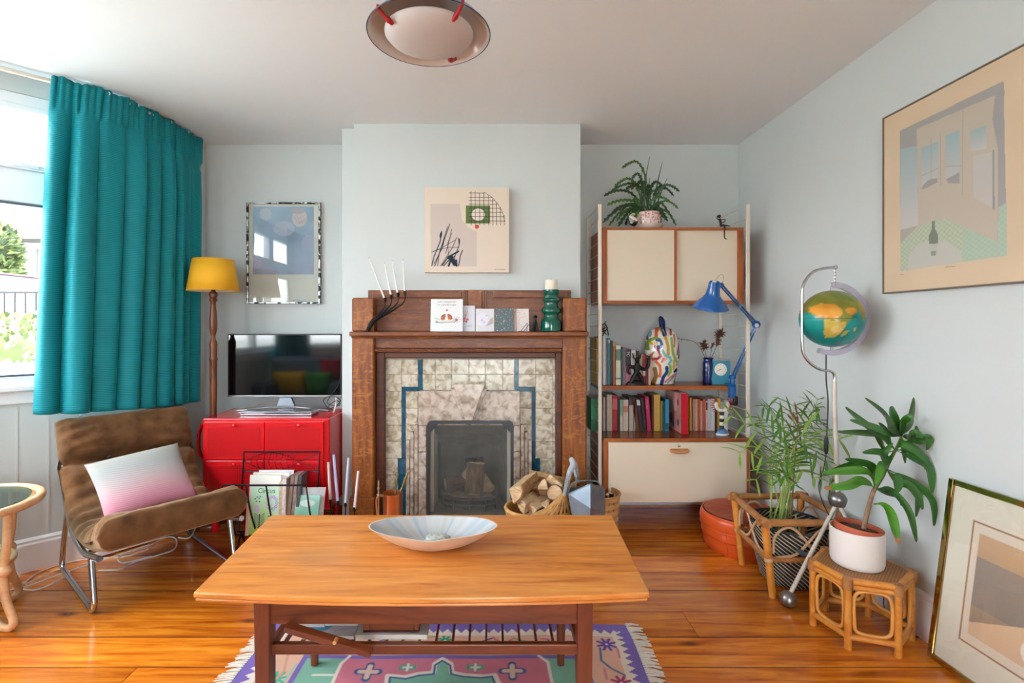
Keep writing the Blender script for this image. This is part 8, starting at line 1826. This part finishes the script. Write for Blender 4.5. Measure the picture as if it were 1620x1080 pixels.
# ================================================================ low sofa in the bay (seen in the television)
gf = plain('grey_sofa_cloth', '#59636c', rough=.9, var=.06, bscale=200, bstr=.2)
sfa = thing('sofa', (-2.06, .66, 0), 'grey two seat sofa mirrored in the television screen', 'sofa')
M().box(-2.54, -1.58, .34, 1.04, .08, .26).build('base', gf, sfa, bevel=.03); M().box(-2.40, -1.72, .52, 1.06, .262, .38).build('seat_cushion', gf, sfa, bevel=.04, bseg=3)
M().box(-2.54, -1.58, .34, .54, .262, .84).build('backrest', gf, sfa, bevel=.05, bseg=3)
for x in (-2.54, -1.72): M().box(x, x+.14, .545, 1.02, .262, .58).build('armrest', gf, sfa, bevel=.04, bseg=3)
for x in (-2.48, -1.64):
    for y in (.4, .98): M().lathe([(.014, 0), (.022, .08)], (x, y, 0), 10).build('leg', blk_pl, sfa)
def pillow(c, w, h, t, rotx, rotz, mat, label, name='cushion', cat='cushion'):
    m = M(); vs = []; N_ = 14; RM = Matrix.Translation(Vector(c)) @ Matrix.Rotation(rotz, 4, 'Z') @ Matrix.Rotation(rotx, 4, 'X'); m.xf = RM
    for s_ in (1, -1):
        for j in range(N_+1):
            for i in range(N_+1):
                u, v = 2*i/N_-1, 2*j/N_-1; k = ((1-u*u)*(1-v*v))**.4; vs.append((u*w/2*(1-.06*(1-v*v)), -s_*t/2*k, v*h/2*(1-.06*(1-u*u))))
    q = N_+1; fs = []
    for s_ in (0, 1):
        for j in range(N_):
            for i in range(N_): f = (s_*q*q+j*q+i, s_*q*q+j*q+i+1, s_*q*q+(j+1)*q+i+1, s_*q*q+(j+1)*q+i); fs.append(f if s_ == 0 else f[::-1])
    m.add(vs, fs); return tag(m.build(name, mat, None, smooth=True, recalc=False), label, cat)
pillow((-2.28, .60, .54), .38, .30, .12, math.radians(-18), 0, plain('mustard_cloth', '#cf9a22', rough=.9), 'mustard yellow cushion on the grey sofa, mirrored in the television')
pillow((-1.93, .62, .54), .34, .30, .12, math.radians(-18), .1, plain('leaf_green_cloth', '#3f7d2a', rough=.9), 'green cushion on the grey sofa, mirrored in the television')
pillow((-1.80, .575, .70), .26, .26, .08, math.radians(-12), -.2, plain('coral_red_cloth', '#b8303c', rough=.9), 'red cushion at the right of the grey sofa, mirrored in the television')

# ================================================================ outside the window: shrub, tree, car and house coloured darker to offset exposure
bounce_ground_m = plain('garden_ground', '#c6c6bd', rough=.95, var=.1, scale=3); road_m = plain('street_asphalt', '#c2c1be', rough=.9)  # outdoor ground paled so it bounces more daylight onto the ceiling
struct(M().box(-9, -2.75, -8, 5.2, -.5, -.3).build('ground_1', bounce_ground_m)); struct(M().box(-40, -3.5, 5.2, 40, -.5, .62).build('ground_2', road_m)); struct(M().box(-40, -9, -30, 5.2, -.5, .2).build('ground_3', bounce_ground_m)); struct(M().box(-20, 20, -30, -2.75, -.5, -.25).build('ground_4', bounce_ground_m))
def foliage(name, c, rad3, n_, ls, cols, label, cat, trunk=None, seed=0, ground=0):
    rg = random.Random(seed); c = Vector(c); t = thing(name, (c.x, c.y, ground), label, cat)
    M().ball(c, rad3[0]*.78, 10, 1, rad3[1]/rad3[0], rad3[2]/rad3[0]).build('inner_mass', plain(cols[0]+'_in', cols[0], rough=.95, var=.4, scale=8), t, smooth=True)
    ms = [M() for _ in cols]
    for k in range(n_):
        v = Vector((rg.gauss(0,1), rg.gauss(0,1), rg.gauss(0,1))).normalized(); s_ = rg.uniform(.75, 1.05)+.1*math.sin(v.x*6+v.z*5); p = c+Vector((v.x*rad3[0], v.y*rad3[1], v.z*rad3[2]))*s_
        if p.z < ground+.01: continue
        d = (v+Vector((rg.uniform(-1,1), rg.uniform(-1,1), rg.uniform(-.4,1)))).normalized(); x = d.orthogonal().normalized()*ls*.3
        ms[rg.randrange(len(cols))].add([p, p+d*ls*.5+x, p+d*ls, p+d*ls*.5-x], [(0,1,2,3)])
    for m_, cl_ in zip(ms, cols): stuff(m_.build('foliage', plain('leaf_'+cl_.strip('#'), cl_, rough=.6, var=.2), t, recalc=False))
    M().tube([(c.x, c.y, ground), (c.x+.03, c.y, c.z)], [rad3[0]*.12, rad3[0]*.06], 8).build('trunk', bark_m, t)
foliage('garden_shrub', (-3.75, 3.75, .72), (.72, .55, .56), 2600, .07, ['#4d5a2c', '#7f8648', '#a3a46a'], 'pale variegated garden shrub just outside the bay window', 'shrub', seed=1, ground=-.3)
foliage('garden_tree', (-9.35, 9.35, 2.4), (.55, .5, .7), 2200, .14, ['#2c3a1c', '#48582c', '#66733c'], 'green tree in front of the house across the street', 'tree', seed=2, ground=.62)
pk_ = thing('picket_fence', (-2.85, 3.1, -.3), 'short white picket fence in the garden under the window', 'fence')
for k in range(9): x = -3.05+k*.045; m = M(); m.prism([(x, -.3), (x+.03, -.3), (x+.03, .965), (x+.015, .985), (x, .965)], lambda a, b_, t: (a, t, b_), 3.10, 3.112); m.build('picket', upvc_m, pk_)
M().box(-3.08, -2.65, 3.112, 3.125, .7, .74).build('rail', upvc_m, pk_)
rl = thing('iron_railing', (-5.2, 5.5, .62), 'black iron railing along the street outside', 'railing')
for k in range(16): x = -6.2+k*.115; M().tube([(x, 5.5, .62), (x, 5.5, 1.55)], .009, 6).build('baluster', blk_m, rl)
for z in (.75, 1.22, 1.55): M().box(-6.25, -4.42, 5.49, 5.51, z, z+.022).build('rail', blk_m, rl)
M().box(-4.46, -4.38, 5.46, 5.54, .62, 1.58).build('post', plain('stone_post', '#8a8f94', rough=.8), rl)
car = thing('car', (-7.4, 7.3, .62), 'white car with red stripes parked across the street', 'car'); cw_ = plain('car_white_darkened', '#6a6d75', rough=.15, coat=.5); cr_ = plain('car_red_darkened', '#8a0c05', rough=.15, coat=.5)  # white and red paints darkened so the strong exposure does not bleach them
body = [(-9.3, .84), (-9.25, 1.28), (-8.6, 1.38), (-8.1, 1.44), (-7.55, 1.88), (-6.6, 1.90), (-6.1, 1.50), (-5.75, 1.42), (-5.7, .86)]
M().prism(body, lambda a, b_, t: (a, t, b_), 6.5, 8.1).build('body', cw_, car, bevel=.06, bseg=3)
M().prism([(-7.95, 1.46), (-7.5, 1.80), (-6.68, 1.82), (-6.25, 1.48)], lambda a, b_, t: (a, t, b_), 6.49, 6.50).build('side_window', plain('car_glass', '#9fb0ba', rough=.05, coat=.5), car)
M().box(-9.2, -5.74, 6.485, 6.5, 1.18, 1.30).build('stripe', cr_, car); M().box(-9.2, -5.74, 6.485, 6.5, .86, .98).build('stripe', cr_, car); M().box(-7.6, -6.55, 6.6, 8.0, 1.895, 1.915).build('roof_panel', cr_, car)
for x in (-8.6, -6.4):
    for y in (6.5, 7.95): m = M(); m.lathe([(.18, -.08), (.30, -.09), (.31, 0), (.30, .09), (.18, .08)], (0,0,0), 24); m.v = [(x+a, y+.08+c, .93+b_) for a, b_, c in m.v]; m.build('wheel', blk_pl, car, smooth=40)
hs = thing('house', (-13, 11.5, .62), 'pale rendered house with posters in its window across the street', 'building')
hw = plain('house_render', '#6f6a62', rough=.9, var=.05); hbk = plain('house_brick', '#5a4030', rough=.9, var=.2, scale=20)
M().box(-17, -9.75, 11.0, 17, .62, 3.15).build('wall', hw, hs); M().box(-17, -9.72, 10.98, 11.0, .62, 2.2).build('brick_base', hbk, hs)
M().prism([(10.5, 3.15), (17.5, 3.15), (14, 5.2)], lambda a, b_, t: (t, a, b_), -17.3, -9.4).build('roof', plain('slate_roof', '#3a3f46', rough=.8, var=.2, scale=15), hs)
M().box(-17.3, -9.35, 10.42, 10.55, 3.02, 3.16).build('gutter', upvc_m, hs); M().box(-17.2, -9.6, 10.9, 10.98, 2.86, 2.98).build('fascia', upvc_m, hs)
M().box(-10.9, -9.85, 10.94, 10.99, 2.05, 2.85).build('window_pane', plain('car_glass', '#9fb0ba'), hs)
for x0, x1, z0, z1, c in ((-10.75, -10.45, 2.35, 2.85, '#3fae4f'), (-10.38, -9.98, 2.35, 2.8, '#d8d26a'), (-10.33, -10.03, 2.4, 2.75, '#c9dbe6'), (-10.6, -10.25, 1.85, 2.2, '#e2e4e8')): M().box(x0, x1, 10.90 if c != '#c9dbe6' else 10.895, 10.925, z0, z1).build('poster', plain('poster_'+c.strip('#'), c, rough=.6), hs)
